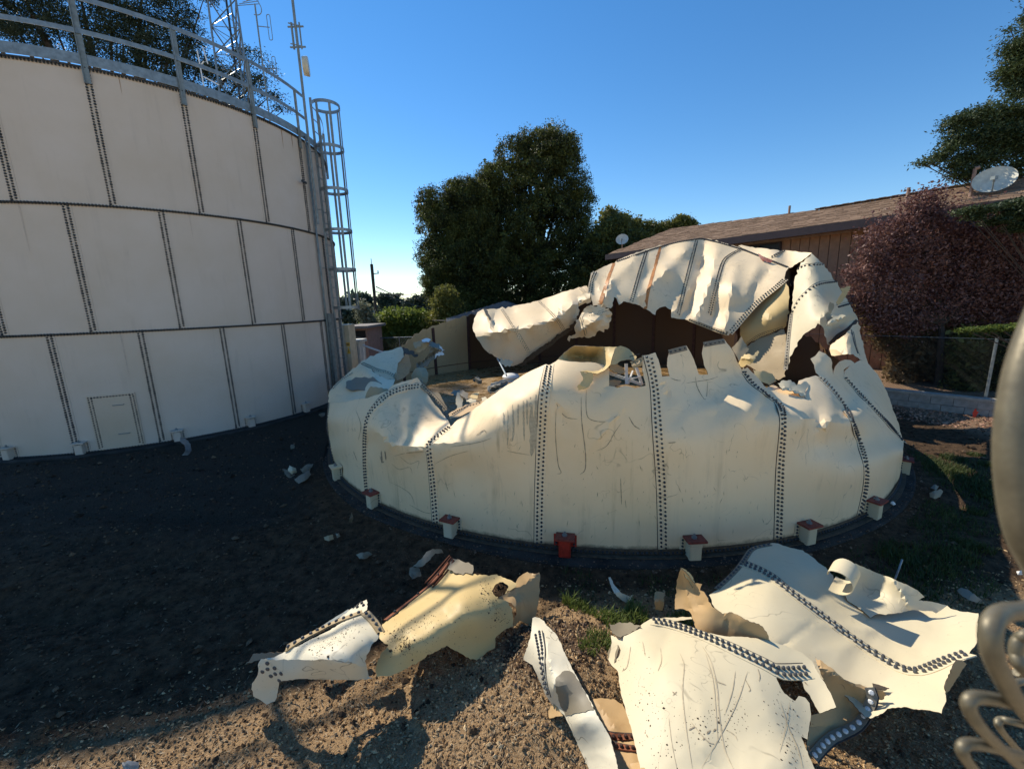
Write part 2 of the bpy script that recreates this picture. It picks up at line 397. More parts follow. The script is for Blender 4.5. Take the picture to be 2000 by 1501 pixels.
# ------------------------------------------------------------------ sheet-metal tools
class Surf:
    """a crumpled steel surface seen from the fence: depth along each sight line, interpolated between measured points"""
    def __init__(s, ctrl, creases=(), crumple=(0, 1), seed=0, reg=1e-4, folds=None):
        X = []; W = []
        for c in ctrl:
            if c[0] == 'w': q = to_px([c[1:]])[0]; X.append(q[:2]); W.append(1/q[2]); continue
            if len(c) == 4: P = atZ(c[0], c[1], c[2])
            else: P = atY(*c)
            X.append(c[:2]); W.append(1/((P-CAM)@AF))
        s.X = np.array(X, float)/100; W = np.array(W); n = len(W)
        K = s.k(s.X, s.X) + reg*np.eye(n); Q = np.c_[np.ones(n), s.X]
        A = np.block([[K, Q], [Q.T, np.zeros((3, 3))]])
        s.a = np.linalg.lstsq(A, np.r_[W, 0, 0, 0], rcond=None)[0]
        s.cr = creases; s.cp = crumple; s.seed = seed; s.fd = []
        # sharp buckles: tents with a hard crest, random but fixed
        rg = np.random.default_rng(700+seed); lo, hi = s.X.min(0)*100, s.X.max(0)*100; box = None
        n, amp, R0, L0 = (5, crumple[0]*1.6, crumple[1]*.8, crumple[1]*3) if folds is None else folds[:4]
        if folds is not None and len(folds) > 4: lo, hi = np.array(folds[4][:2], float), np.array(folds[4][2:], float)
        for _ in range(int(n)):
            c = rg.uniform(lo, hi); a = rg.uniform(0, pi); d = np.array([cos(a), sin(a)]); L = L0*rg.uniform(.5, 1.3)
            s.fd.append((c, d, L, R0*rg.uniform(.5, 1.5), amp*rg.uniform(.5, 1.2)*rg.choice([-1, 1])))
    def k(s, A, B):
        r2 = ((A[:, None]-B[None])**2).sum(2); return .5*r2*np.log(r2+1e-12)
    def t(s, X):
        X = np.atleast_2d(np.asarray(X, float)); Y = X/100
        w = s.k(Y, s.X)@s.a[:-3] + np.c_[np.ones(len(Y)), Y]@s.a[-3:]
        t = 1/np.clip(w, 1e-3, None)
        for x0, y0, x1, y1, amp, wd in s.cr:
            d = np.array([x1-x0, y1-y0], float); L = d@d
            u = np.clip(((X-[x0, y0])@d)/L, 0, 1); dist = np.linalg.norm(X-[x0, y0]-u[:, None]*d, axis=1)
            t = t + amp*np.exp(-(np.sqrt(dist**2+(.10*wd)**2)-.10*wd)/wd)
        for c, d, L, R, amp in s.fd:
            q = X-c; u = q@d; v = np.abs(q@np.array([-d[1], d[0]]))
            w_ = R*(.35+.65*np.clip(.5+u/L, 0, 1)); t = t + amp*np.clip(1-v/w_, 0, 1)*np.clip(1-np.abs(u)/L*1., 0, 1)
        a, sc = s.cp
        if a: t = t + a*(sinnoise(X[:, 0]/sc, X[:, 1]/sc, 1., 6, 50+s.seed) + .6*sinnoise(X[:, 0]/sc, X[:, 1]/sc, 2.1, 6, 90+s.seed, True))
        return t
    def P(s, X): return CAM + ray(X)*s.t(X)[:, None]
    def N(s, X):
        X = np.atleast_2d(np.asarray(X, float)); e = 1.5
        a = s.P(X+[e, 0])-s.P(X-[e, 0]); b = s.P(X+[0, e])-s.P(X-[0, e]); n = np.cross(b, a)
        n /= np.linalg.norm(n, axis=1)[:, None]+1e-12
        f = np.sign(((CAM-s.P(X))*n).sum(1)); f[f == 0] = 1
        return n*f[:, None]
def inside(poly, X):
    poly = np.asarray(poly, float); x, y = X[:, 0], X[:, 1]; r = np.zeros(len(X), bool); j = len(poly)-1
    for i in range(len(poly)):
        xi, yi = poly[i]; xj, yj = poly[j]
        c = ((yi > y) != (yj > y)); 
        with np.errstate(divide='ignore', invalid='ignore'): r ^= c & (x < (xj-xi)*(y-yi)/(yj-yi+1e-12)+xi)
        j = i
    return r
def dens(poly, step, jag=0, closed=True, seed=0):
    rg = np.random.default_rng(seed+len(poly)); out = []; n = len(poly)
    for i in range(n if closed else n-1):
        p = np.array(poly[i], float); q = np.array(poly[(i+1) % n], float)
        L = np.linalg.norm(q-p); k = max(1, int(round(L/step))); nn = np.array([-(q-p)[1], (q-p)[0]])/(L+1e-9)
        for m in range(k):
            o = 0 if m == 0 else rg.uniform(-jag, jag)*(2.6 if rg.uniform() < .13 else 1); out.append(p+(q-p)*m/k+nn*o)
    if not closed: out.append(np.array(poly[-1], float))
    return np.array(out)
def sheet(name, surf, outline, front, back=None, parent=None, res=9, holes=(), thick=.007, jag=0, off=0, seed=0, smooth=True, edge='edge'):
    outs = [dens(outline, res*.8, jag, seed=seed)] + [dens(h, res*.6, jag, seed=seed+3) for h in holes]
    lo = outs[0].min(0); hi = outs[0].max(0)
    gx_, gy_ = np.meshgrid(np.arange(lo[0], hi[0], res), np.arange(lo[1], hi[1], res))
    G = np.stack([gx_.ravel(), gy_.ravel()], 1); rg = np.random.default_rng(seed); G += rg.uniform(-.25, .25, G.shape)*res
    ok = inside(outs[0], G)
    for h in outs[1:]: ok &= ~inside(h, G)
    B = np.concatenate(outs)
    G = G[ok]
    if len(G):
        dmin = np.sqrt(((G[:, None]-B[None])**2).sum(2)).min(1); G = G[dmin > res*.45]
    pts = np.concatenate([B, G]) if len(G) else B
    ed = []; n0 = 0
    for o_ in outs:
        m = len(o_); ed += [(n0+i, n0+(i+1) % m) for i in range(m)]; n0 += m
    r = geometry.delaunay_2d_cdt([Vector(p) for p in pts], ed, [], 0, 1e-4)
    V2 = np.array([tuple(v) for v in r[0]]); T = np.array([f for f in r[2] if len(f) == 3])
    c = V2[T].mean(1); ok = inside(outs[0], c)
    for h in outs[1:]: ok &= ~inside(h, c)
    T = T[ok]
    P = surf.P(V2)
    used = np.unique(T); mp = -np.ones(len(V2), int); mp[used] = np.arange(len(used)); T = mp[T]; P = P[used]; V2 = V2[used]
    nrm = np.zeros_like(P); fn = np.cross(P[T[:, 1]]-P[T[:, 0]], P[T[:, 2]]-P[T[:, 0]])
    flip = ((CAM-P[T[:, 0]])*fn).sum(1) < 0; T[flip] = T[flip][:, ::-1]; fn[flip] *= -1
    for k in range(3): np.add.at(nrm, T[:, k], fn)
    nrm /= np.linalg.norm(nrm, axis=1)[:, None]+1e-12
    P = P + nrm*off; n = len(P)
    Pb = P - nrm*thick
    E = np.concatenate([T[:, [0, 1]], T[:, [1, 2]], T[:, [2, 0]]]); es = {tuple(e) for e in E}
    bd = np.array([e for e in es if (e[1], e[0]) not in es])
    V = np.concatenate([P, Pb, P[bd[:, 0]], P[bd[:, 1]], Pb[bd[:, 0]], Pb[bd[:, 1]]]); m = len(bd); a = 2*n+np.arange(m)
    rim = np.stack([a+m, a, a+2*m, a+3*m], 1)
    F3 = np.concatenate([T, T[:, ::-1]+n])
    mi = np.concatenate([np.zeros(len(T)), np.ones(len(T)), np.full(m, 2)])
    sm = np.concatenate([np.full(2*len(T), smooth), np.zeros(m, bool)])
    me = mesh_np(name, V, [F3, rim], [M[front], M[back or front], M[edge]], mi, sm, split=22)
    return link(name, me, parent)

def bolt_arrays(P, Nn, r=.0125, h=.014, seg=6):
    """domed bolt caps at points P with normals Nn -> V, quads, tris"""
    P = np.asarray(P); Nn = np.asarray(Nn); n = len(P)
    ref = np.where(np.abs(Nn[:, 2:3]) < .9, [[0, 0, 1.]], [[1., 0, 0]])
    x = np.cross(Nn, ref); x /= np.linalg.norm(x, axis=1)[:, None]; y = np.cross(Nn, x)
    rj = np.random.default_rng(n).uniform(.84, 1.14, (n, 1)) if n > 1 else 1.; x = x*rj; y = y*rj
    V = []
    for rr, hh in ((1.0, -.002), (1.0, h*.45), (.62, h)):
        for k in range(seg):
            a = 2*pi*k/seg; V.append(P + r*rr*(cos(a)*x+sin(a)*y) + Nn*hh)
    V = np.stack(V, 1)                         # n, 3*seg, 3
    q = []
    for l in range(2):
        for k in range(seg):
            k2 = (k+1) % seg; q.append((l*seg+k, l*seg+k2, (l+1)*seg+k2, (l+1)*seg+k))
    top = [tuple(2*seg+k for k in range(seg))]
    q = np.array(q); top = np.array(top); base = (np.arange(n)*3*seg)[:, None, None]
    return V.reshape(-1, 3), (q[None]+base).reshape(-1, 4), (top[None]+base).reshape(-1, seg)
def bolts_obj(name, P, Nn, mat, parent, r=.0125, h=.014, kind='stuff'):
    V, q, t = bolt_arrays(P, Nn, r, h); o = link(name, mesh_np(name, V, [q, t], M[mat], smooth=False), parent)
    if kind: o['kind'] = kind
    return o
_bolt_me = {}
def bolt_each(P, Nn, mat, parent, r=.0125, h=.014):
    """one object per bolt, sharing one mesh (foreground wreckage)"""
    key = (mat, r, h)
    if key not in _bolt_me:
        V, q, t = bolt_arrays(np.zeros((1, 3)), np.array([[0, 0, 1.]]), r, h, 8)
        _bolt_me[key] = mesh_np('bolt', V, [q, t], M[mat], smooth=False)
    off = Vector(parent.location); p = parent.parent
    while p: off += Vector(p.location); p = p.parent
    for a, n in zip(P, Nn):
        o = bpy.data.objects.new('bolt', _bolt_me[key]); col.objects.link(o); o.parent = parent
        o.rotation_mode = 'QUATERNION'; o.rotation_quaternion = Vector(n).to_track_quat('Z', 'Y'); o.location = Vector(a)-off
def smooth_poly(poly, k=8):
    """Catmull-Rom through the points"""
    P = np.array(poly, float)
    if len(P) < 3: return dens(poly, 4, closed=False)
    Q = np.vstack([2*P[0]-P[1], P, 2*P[-1]-P[-2]]); out = []
    for i in range(1, len(Q)-2):
        for u in np.linspace(0, 1, k, endpoint=False):
            out.append(.5*((2*Q[i])+(-Q[i-1]+Q[i+1])*u+(2*Q[i-1]-5*Q[i]+4*Q[i+1]-Q[i+2])*u*u+(-Q[i-1]+3*Q[i]-3*Q[i+1]+Q[i+2])*u**3))
    out.append(P[-1]); return np.array(out)
def seam(surf, poly, parent, rows=2, pitch=.05, gap=.052, width=.12, mat='paint', bmat='bolt', strip=True, each=False, r=.0125, h=.014, lift=.004, lines=True, sm=8, name='seam_strip'):
    """lap strip with bolts along a line on the sheet"""
    X = smooth_poly(poly, sm); P = surf.P(X); Nn = surf.N(X)
    for _ in range(2): Nn[1:-1] = (Nn[:-2]+Nn[1:-1]*2+Nn[2:]); Nn /= np.linalg.norm(Nn, axis=1)[:, None]
    d = np.r_[0, np.cumsum(np.linalg.norm(np.diff(P, axis=0), axis=1))]; L = d[-1]
    n = max(3, int(L/.04)); u = np.linspace(0, L, n)
    ip = lambda A, uu: np.stack([np.interp(uu, d, A[:, k]) for k in range(3)], 1)
    Q = ip(P, u); NN = ip(Nn, u); NN /= np.linalg.norm(NN, axis=1)[:, None]
    T = np.gradient(Q, axis=0); T /= np.linalg.norm(T, axis=1)[:, None]+1e-9; S = np.cross(T, NN); S /= np.linalg.norm(S, axis=1)[:, None]+1e-9
    def ribbon(nm, c, w, z0, z1, m):
        a = Q+S*(c-w/2)+NN*z1; b = Q+S*(c+w/2)+NN*z1; a0 = Q+S*(c-w/2)+NN*z0; b0 = Q+S*(c+w/2)+NN*z0
        V = np.concatenate([a0, a, b, b0]); i = np.arange(n-1)
        Fq = np.concatenate([np.stack([i+k*n, i+(k+1)*n, i+(k+1)*n+1, i+k*n+1], 1)[:, ::-1] for k in range(3)])
        return link(nm, mesh_np(nm, V, [Fq], M[m], smooth=False), parent)
    st = None
    if strip: st = ribbon(name, 0, width, -.004, lift, mat)
    if lines:
        g = ribbon('seam_gasket', -width/2-.004, .008, -.003, lift*.6, 'gasket')
    nb = max(2, int(L/pitch)); Bp = []; Bn = []
    for k in range(rows):
        o = (k-(rows-1)/2)*gap; uu = np.linspace(pitch*.5, L-pitch*.5, nb) + (pitch*.5 if k % 2 else 0)
        uu = uu[uu < L]
        q = ip(Q, uu*0+uu) if False else np.stack([np.interp(uu, u, Q[:, j]) for j in range(3)], 1)
        nn_ = np.stack([np.interp(uu, u, NN[:, j]) for j in range(3)], 1); ss_ = np.stack([np.interp(uu, u, S[:, j]) for j in range(3)], 1)
        Bp.append(q+ss_*o+nn_*(lift if strip else 0)); Bn.append(nn_/np.linalg.norm(nn_, axis=1)[:, None])
    Bp = np.concatenate(Bp); Bn = np.concatenate(Bn)
    if each: bolt_each(Bp, Bn, bmat, parent, r, h)
    else: bolts_obj('bolt_rows', Bp, Bn, bmat, parent, r, h)
    return st

def marks(name, surf, lines, mat, parent):
    """painted-thin scratches and runs following the sheet: (polyline, width px)"""
    b = MB()
    for ln, w in lines:
        X = smooth_poly(ln, 5); n = len(X); T = np.gradient(X, axis=0); T /= np.linalg.norm(T, axis=1)[:, None]+1e-9; S_ = np.stack([-T[:, 1], T[:, 0]], 1)
        u = np.linspace(0, 1, n); ww = (w/2*np.sqrt(np.clip(4*u*(1-u), .03, 1)))[:, None]*(1+.3*np.sin(np.arange(n)*2.3))[:, None]
        nn_ = surf.N(X); A = surf.P(X-S_*ww)+nn_*.0025; B = surf.P(X+S_*ww)+nn_*.0025
        b.add(np.concatenate([A, B]), [(i, i+1, n+i+1, n+i) for i in range(n-1)])
    o = b.build(name, M[mat], parent); o['kind'] = 'stuff'; return o

def specks(name, surf, lines, n, spread, size, mat, parent, seed=0):
    """crumbs of soil thrown on a sheet, thickest along some lines (pixel polylines)"""
    rg = np.random.default_rng(seed); X = []
    for ln in lines:
        Q = smooth_poly(ln, 6); k = n//len(lines); i = rg.uniform(0, len(Q)-1.001, k); a = i.astype(int); f = (i-a)[:, None]
        X.append(Q[a]*(1-f)+Q[a+1]*f + rg.normal(size=(k, 2))*spread)
    X = np.concatenate(X); P = surf.P(X); nn_ = surf.N(X); b = len(X); r = (size*np.exp(rg.normal(size=b)*.5))[:, None]
    t1 = np.cross(nn_, rg.normal(size=(b, 3))); t1 /= np.linalg.norm(t1, axis=1)[:, None]; t2 = np.cross(nn_, t1)
    V = np.stack([P+t1*r, P+t2*r*.8, P-t1*r*.9, P-t2*r*.7, P+nn_*r*.8], 1).reshape(-1, 3); T = np.array([(0, 1, 4), (1, 2, 4), (2, 3, 4), (3, 0, 4)])
    F_ = (T[None]+5*np.arange(b)[:, None, None]).reshape(-1, 3); o = link(name, mesh_np(name, V, [F_], M[mat]), parent); o['kind'] = 'stuff'; return o
def cp(a, z, r=CR): return (CC[0]+r*cos(radians(a)), CC[1]+r*sin(radians(a)), z)
def basepx(a0, a1, n=14, z=0): return [tuple(p[:2]) for p in to_px([cp(a, z) for a in np.linspace(a0, a1, n)])]
def base_ang(px, py):
    P = atZ(px, py, 0); return math.degrees(atan2(P[1]-CC[1], P[0]-CC[0]))

# ------------------------------------------------------------------ intact water tank (left)
def arc_patch(R, a0, a1, z0, z1, t=.006, n=8):
    A = np.linspace(a0, a1, n+1); V = []
    for r in (R, R-t):
        for z in (z0, z1): V += [(r*cos(a), r*sin(a), z) for a in A]
    V = np.array(V); m = n+1; i = np.arange(n)
    o = np.stack([i, i+1, i+1+m, i+m], 1); b = np.stack([i+2*m, i+3*m, i+1+3*m, i+1+2*m], 1)
    e1 = np.stack([i, i+2*m, i+1+2*m, i+1], 1); e2 = np.stack([i+m, i+1+m, i+1+3*m, i+3*m], 1)
    s = np.array([[0, m, 3*m, 2*m], [n, 2*m+n, 3*m+n, m+n]])
    return V, np.concatenate([o, b, e1, e2, s])
def arc_obj(name, R, a0, a1, z0, z1, mat, parent, t=.006, n=8, smooth=False, kind=None):
    V, Fq = arc_patch(R, a0, a1, z0, z1, t, n); sm = np.zeros(len(Fq), bool); sm[:2*n] = True
    o = link(name, mesh_np(name, V, [Fq], mat, smooth=sm, split=True), parent, keep_world=False)
    if kind: o['kind'] = kind
    return o
def copy_part(o, parent, rz=0., z=0.):
    c = o.copy(); col.objects.link(c); c.parent = parent; c.rotation_euler[2] = o.rotation_euler[2]+rz; c.location[2] = o.location[2]+z; return c

tank = empty('water_tank', (LC[0], LC[1], LZ), 'standing beige bolted steel water tank with guard rail and caged ladder', 'water tank')
NP = 21; DA = 2*pi/NP; PH = [-1.6158, -1.4683, -1.3206]
p0 = arc_obj('wall_panel', LR, .004, DA-.004, .012, RH-.012, M['paint_left'], tank, .006, 8)
back_m = arc_obj('wall_backing', LR-.012, 0, 2*pi, .0, 3*RH, M['gasket'], tank, .004, 126)
def vis(a):   # seam columns that face the fence or could from a step aside
    a = (a+pi) % (2*pi)-pi; return -2.9 < a < 1.0
zz = np.arange(.05, RH-.03, .048)
def col_bolts():
    P = []; Nn = []
    for k, s in enumerate((-.034, .034)):
        for z in zz+(.024 if k else 0):
            a = s/LR; P.append(((LR+.006)*cos(a), (LR+.006)*sin(a), z)); Nn.append((cos(a), sin(a), 0))
    V, q, t = bolt_arrays(P, Nn, .021, .022); return mesh_np('bolt_rows', V, [q, t], M['bolt'])
cb = col_bolts()
strip_me = mesh_np('seam_strip', *(lambda V, Fq: (V, [Fq]))(*arc_patch(LR+.005, -.085/LR, .085/LR, .012, RH-.012, .006, 2)), M['paint_left'])
hb = []
HP = []; HN = []
for a in np.arange(0, DA, .05/LR):
    HP.append(((LR+.018)*cos(a), (LR+.018)*sin(a), .0)); HN.append((cos(a), sin(a), 0.))
    HP.append(((LR+.018)*cos(a), (LR+.018)*sin(a), .0)); HN.append((0, 0, -1.))
Vh, qh, th = bolt_arrays(HP, HN, .018, .035); hme = mesh_np('flange_bolts', Vh, [qh, th], M['bolt'])
first = True
for ring in range(3):
    for k in range(NP):
        a = PH[ring]+DA*k
        if first: p0.rotation_euler[2] = a; first = False
        else: copy_part(p0, tank, a-p0.rotation_euler[2], ring*RH)
        if vis(a):
            o = bpy.data.objects.new('bolt_rows', cb); col.objects.link(o); o.parent = tank; o.rotation_euler[2] = a; o.location[2] = ring*RH; o['kind'] = 'stuff'
            o = bpy.data.objects.new('seam_strip', strip_me); col.objects.link(o); o.parent = tank; o.rotation_euler[2] = a; o.location[2] = ring*RH
            o = bpy.data.objects.new('flange_bolts', hme); col.objects.link(o); o.parent = tank; o.rotation_euler[2] = a; o.location[2] = ring*RH+.012; o['kind'] = 'stuff'
            if ring == 2:
                o = bpy.data.objects.new('flange_bolts', hme); col.objects.link(o); o.parent = tank; o.rotation_euler[2] = a; o.location[2] = 3*RH-.02; o['kind'] = 'stuff'
for z in (0, RH, 2*RH, 3*RH):
    arc_obj('ring_flange', LR+.020, 0, 2*pi, z-.012, z+.012, M['edge'], tank, .024, 126)
# rim angle above the wall, seen as a broad grey band
arc_obj('rim_angle', LR+.03, 0, 2*pi, 3*RH+.03, 3*RH+.21, M['galv'], tank, .01, 126)
V = [(0, 0, 3*RH+.55)]+[((LR+.01)*cos(a), (LR+.01)*sin(a), 3*RH+.02) for a in np.linspace(0, 2*pi, 64, endpoint=False)]
link('roof', mesh_np('roof', V, [np.array([(0, 1+i, 1+(i+1) % 64) for i in range(64)])], M['paint_left'], smooth=True), tank, False)
# guard rail
LAD = radians(1.5)
for k in range(NP):
    a = PH[2]+DA*k; aa = (a+pi) % (2*pi)-pi
    if aa > 2.4: continue
    if -.02 < aa-LAD < .12: continue
    b = MB(); c, s = cos(a), sin(a); ax = [(c, s, 0), (-s, c, 0), (0, 0, 1)]
    b.box(((LR+.045)*c, (LR+.045)*s, 3*RH+.40), (.012, .10, 1.36), ax); b.box(((LR+.075)*c+s*.034, (LR+.075)*s-c*.034, 3*RH+.40), (.055, .010, 1.36), ax)
    link('guard_post', b.mesh('guard_post', M['galv_dull']), tank, False)
A0, A1 = -3.1, LAD-.085
for z, nm in ((1.10, 'top_rail'), (.56, 'middle_rail')):
    arc_obj(nm, LR+.072, A0, A1, 3*RH+z-.04, 3*RH+z+.04, M['galv'], tank, .010, 48)
    arc_obj(nm, LR+.072, LAD+.10, 2.4, 3*RH+z-.04, 3*RH+z+.04, M['galv'], tank, .010, 36)
# ladder with cage
def lp(r, s, z):   # local point: radial, sideways, height
    c_, s_ = cos(LAD), sin(LAD); return np.array([r*c_-s*s_, r*s_+s*c_, z])
lad = MB()
for s in (-.2, .2): lad.bar(lp(LR+.18, s, .1), lp(LR+.18, s, 8.35), .012, .065, up=lp(1, 0, 0))
ladder = link('ladder', lad.mesh('ladder', M['galv']), tank, False)
rb = MB(); rb.tube([lp(LR+.18, -.2, 0), lp(LR+.18, .2, 0)], .012, 6); rme = rb.mesh('rung', M['galv'])
for i in range(27):
    o = bpy.data.objects.new('rung', rme); col.objects.link(o); o.parent = ladder; o.location[2] = .35+i*.3
for s_, z in [(s_, z) for s_ in (-.21, .21) for z in (.6, 2.3, 3.9, 5.5, 7.0)]:
    sb = MB(); sb.bar(lp(LR, s_, 0), lp(LR+.2, s_, 0), .04, .01); sme = sb.mesh('standoff_bracket', M['galv_dull'])
    o = bpy.data.objects.new('standoff_bracket', sme); col.objects.link(o); o.parent = ladder; o.location[2] = z
CCN = LR+.50; CRAD = .37
def hoop(z, open_front=True):
    pts = [lp(LR+.18, -.21, z)]+[lp(CCN+CRAD*cos(t), CRAD*1.0*sin(t), z) for t in np.linspace(-2.45, 2.45, 28)]+[lp(LR+.18, .21, z)]
    b = MB(); P = np.array(pts); n = len(P); T = np.gradient(P, axis=0); T /= np.linalg.norm(T, axis=1)[:, None]
    S = np.stack([T[:, 1], -T[:, 0], 0*T[:, 0]], 1)*.004; up = np.array([0, 0, .042])
    V = np.concatenate([P-S-up, P-S+up, P+S+up, P+S-up]); Fs = [(i+k*n, i+((k+1) % 4)*n, i+((k+1) % 4)*n+1, i+k*n+1) for i in range(n-1) for k in range(4)]
    b.add(V, Fs); return b.mesh('cage_hoop', M['galv'])
hm = hoop(0.)
for z in (8.30, 7.22, 6.12, 5.03, 3.94, 2.85):
    o = bpy.data.objects.new('cage_hoop', hm); col.objects.link(o); o.parent = tank; o.location[2] = z-LZ+.05
for t in np.linspace(-1.9, 1.9, 5):
    b = MB(); c = lp(CCN+(CRAD-.01)*cos(t), (CRAD-.01)*sin(t), 0); zb = np.array([0, 0, 1.])
    b.bar(c+zb*(2.82-LZ), c+zb*(8.36-LZ), .065, .010, up=lp(cos(t), sin(t), 0)); link('cage_bar', b.mesh('cage_bar', M['galv_dull']), tank, False)
b = MB(); a = radians(-2.5); c, s = cos(a), sin(a); b.box(((LR+.10)*c, (LR+.10)*s, 1.3), (.16, .16, 2.6), [(c, s, 0), (-s, c, 0), (0, 0, 1)])
link('cable_duct', b.mesh('cable_duct', M['galv']), tank, False)
for a, r, z1 in ((-4.0, .03, 7.3),):
    b = MB(); a = radians(a); b.tube([((LR+.06)*cos(a), (LR+.06)*sin(a), .1), ((LR+.06)*cos(a), (LR+.06)*sin(a), z1)], r, 8)
    link('conduit', b.mesh('conduit', M['galv_dull'], True), tank, False)
b = MB(); a = radians(-9); b.box(((LR+.12)*cos(a), (LR+.12)*sin(a), 6.05), (.05, .22, .05)); link('gauge_bracket', b.mesh('gauge_bracket', M['bolt']), tank, False)
# access hatch plate
h0, h1 = PH[0]+DA*1.25, PH[0]+DA*1.80
hat = arc_obj('access_hatch', LR+.018, h0, h1, .02, 1.16, M['paint_hatch'], tank, .018, 6)
P = []; Nn = []
def cyl(a, z, r=LR+.018): P.append((r*cos(a), r*sin(a), z)); Nn.append((cos(a), sin(a), 0))
for z in np.arange(.07, 1.12, .048):
    for d in (.03, .08):
        cyl(h0+d/LR, z+(.024 if d > .05 else 0)); cyl(h1-d/LR, z+(.024 if d > .05 else 0))
for a in np.arange(h0+.03/LR, h1-.02/LR, .05/LR): cyl(a, 1.12)
V, q, t = bolt_arrays(P, Nn, .016, .014); o = link('bolt_rows', mesh_np('bolt_rows', V, [q, t], M['bolt']), hat, False); o['kind'] = 'stuff'
for z in (.32, .93):
    hb_ = MB(); am = (h0+h1)/2+.02; pts = [((LR+d)*cos(am+u/LR), (LR+d)*sin(am+u/LR), z) for u, d in ((-.09, .012), (-.085, .05), (.085, .05), (.09, .012))]
    hb_.tube(pts, .007, 6); link('handle', hb_.mesh('handle', M['galv_dull']), hat, False)
rg = np.random.default_rng(17); b = MB()
for a, z1, L, w in [(PH[2]+DA*(4+.05), 7.08, .5, .03), (PH[2]+DA*(4+.25), 7.12, .35, .05), (PH[2]+DA*(4+.42), 7.13, .6, .04), (PH[2]+DA*(3+.55), 7.1, .4, .03), (PH[2]+DA*(3+.8), 7.12, .3, .04), (PH[2]+DA*(1+.32), 7.1, .28, .012), (PH[2]+DA*4.6, 7.1, .7, .03), (PH[2]+DA*4.8, 7.1, .4, .05)]:
    r = LR+.003; b.add([((r)*cos(a+u/LR), (r)*sin(a+u/LR), z) for u, z in ((-w/2, z1+.04), (w/2, z1+.04), (w*.35, z1-L*.4), (0, z1-L), (-w*.3, z1-L*.5))], [(4, 3, 2, 1, 0)])
o = link('rust_runs', b.mesh('rust_runs', M['rust_run']), tank, False); o['kind'] = 'stuff'
b = MB()
for a, z1, L, w in [(rg.uniform(-2.1, .1), rg.choice([2.38, 4.78]), rg.uniform(.4, 1.8), rg.uniform(.01, .03)) for _ in range(9)]:
    r = LR+.003; b.add([((r)*cos(a+u/LR), (r)*sin(a+u/LR), z) for u, z in ((-w/2, z1), (w/2, z1), (w*.3, z1-L*.5), (0, z1-L), (-w*.3, z1-L*.5))], [(4, 3, 2, 1, 0)])
o = link('dirt_runs', b.mesh('dirt_runs', M['dirt_run']), tank, False); o['kind'] = 'stuff'
# anchor chairs
def anchor_meshes(body, cap, bmat):
    b = MB(); w, d, h = .125, .12, .22
    b.box((d/2, -w/2, h/2), (d, .008, h)); b.box((d/2, w/2, h/2), (d, .008, h)); b.box((d, 0, h/2-.01), (.008, w-.012, h-.02))
    b.box((.004, -w/2-.035, h/2), (.008, .07, h)); b.box((.004, w/2+.035, h/2), (.008, .07, h))
    me = b.mesh('anchor_chair', M[body])
    c = MB(); c.box((d/2+.008, .005, h+.012), (d+.05, w+.09, .024)); cm = c.mesh('cap_plate', M[cap])
    r = MB(); r.tube([(d*.55, 0, -.14), (d*.55, 0, h+.07)], .014, 8); r.tube([(d*.55, 0, h+.016), (d*.55, 0, h+.042)], .032, 6); rm = r.mesh('anchor_rod', M['galv'])
    P = []; Nn = []
    for s in (-1, 1):
        for z in np.linspace(.03, h-.03, 5): P.append((.009, s*(w/2+.04), z)); Nn.append((1, 0, 0))
    V, q, t = bolt_arrays(P, Nn, .013, .016); bm = mesh_np('bolt_rows', V, [q, t], M[bmat])
    return me, cm, rm, bm
def anchors(angs, R, parent, sets, z=0):
    for i, a in enumerate(angs):
        me, cm, rm, bm = sets[i % len(sets)]
        o = bpy.data.objects.new('anchor_chair', me); col.objects.link(o); o.parent = parent
        o.location = (R*cos(a), R*sin(a), z); o.rotation_euler[2] = a
        for nm, m_ in (('cap_plate', cm), ('anchor_rod', rm), ('bolt_rows', bm)):
            c = bpy.data.objects.new(nm, m_); col.objects.link(c); c.parent = o
            if nm == 'bolt_rows': c['kind'] = 'stuff'
def lang(px, py):
    P = atZ(px, py, LZ); return atan2(P[1]-LC[1], P[0]-LC[0])
anchors([lang(x, y) for x, y in ((28, 893), (163, 884), (349, 858), (491, 832), (590, 803))], LR, tank, [anchor_meshes('paint_left', 'paint_left', 'bolt')])
# foundation ring (part of the setting)
def ring_found(name, C, R0, R1, zt, zb, mat, wob=.0):
    n = 160; V = []; A = np.linspace(0, 2*pi, n, endpoint=False)
    for r, z in ((R0, zt), (R1-.02, zt), (R1, zt-.02), (R1+.01, zb)):
        V += [(C[0]+(r+wob*sin(7*a+2*sin(3*a))*(r > R0))*cos(a), C[1]+(r+wob*sin(7*a+2*sin(3*a))*(r > R0))*sin(a), z) for a in A]
    i = np.arange(n); j = (i+1) % n
    F = np.concatenate([np.stack([i+k*n, i+(k+1)*n, j+(k+1)*n, j+k*n], 1) for k in range(3)])
    o = link(name, mesh_np(name, np.array(V), [F], mat, smooth=False)); tag(o, kind='structure'); return o
ring_found('tank_foundation', LC, LR-.3, LR+.20, LZ-.006, -.5, M['concrete'])
ring_found('tank_foundation', CC, CR-.3, CR+.21, -.006, -.5, M['concrete'], .02)

# ------------------------------------------------------------------ masts and aerials behind the intact tank
def px_pole(name, x0, y0, t0, z0, z1, r, mat, label, cat, seg=8):
    """vertical pole through the sight line of one pixel"""
    P = atT(x0, y0, t0); e = empty(name, (P[0], P[1], z0), label, cat)
    b = MB(); b.tube([(P[0], P[1], z0), (P[0], P[1], z1)], r, seg); b.build('pole', M[mat], e, True); return e, P
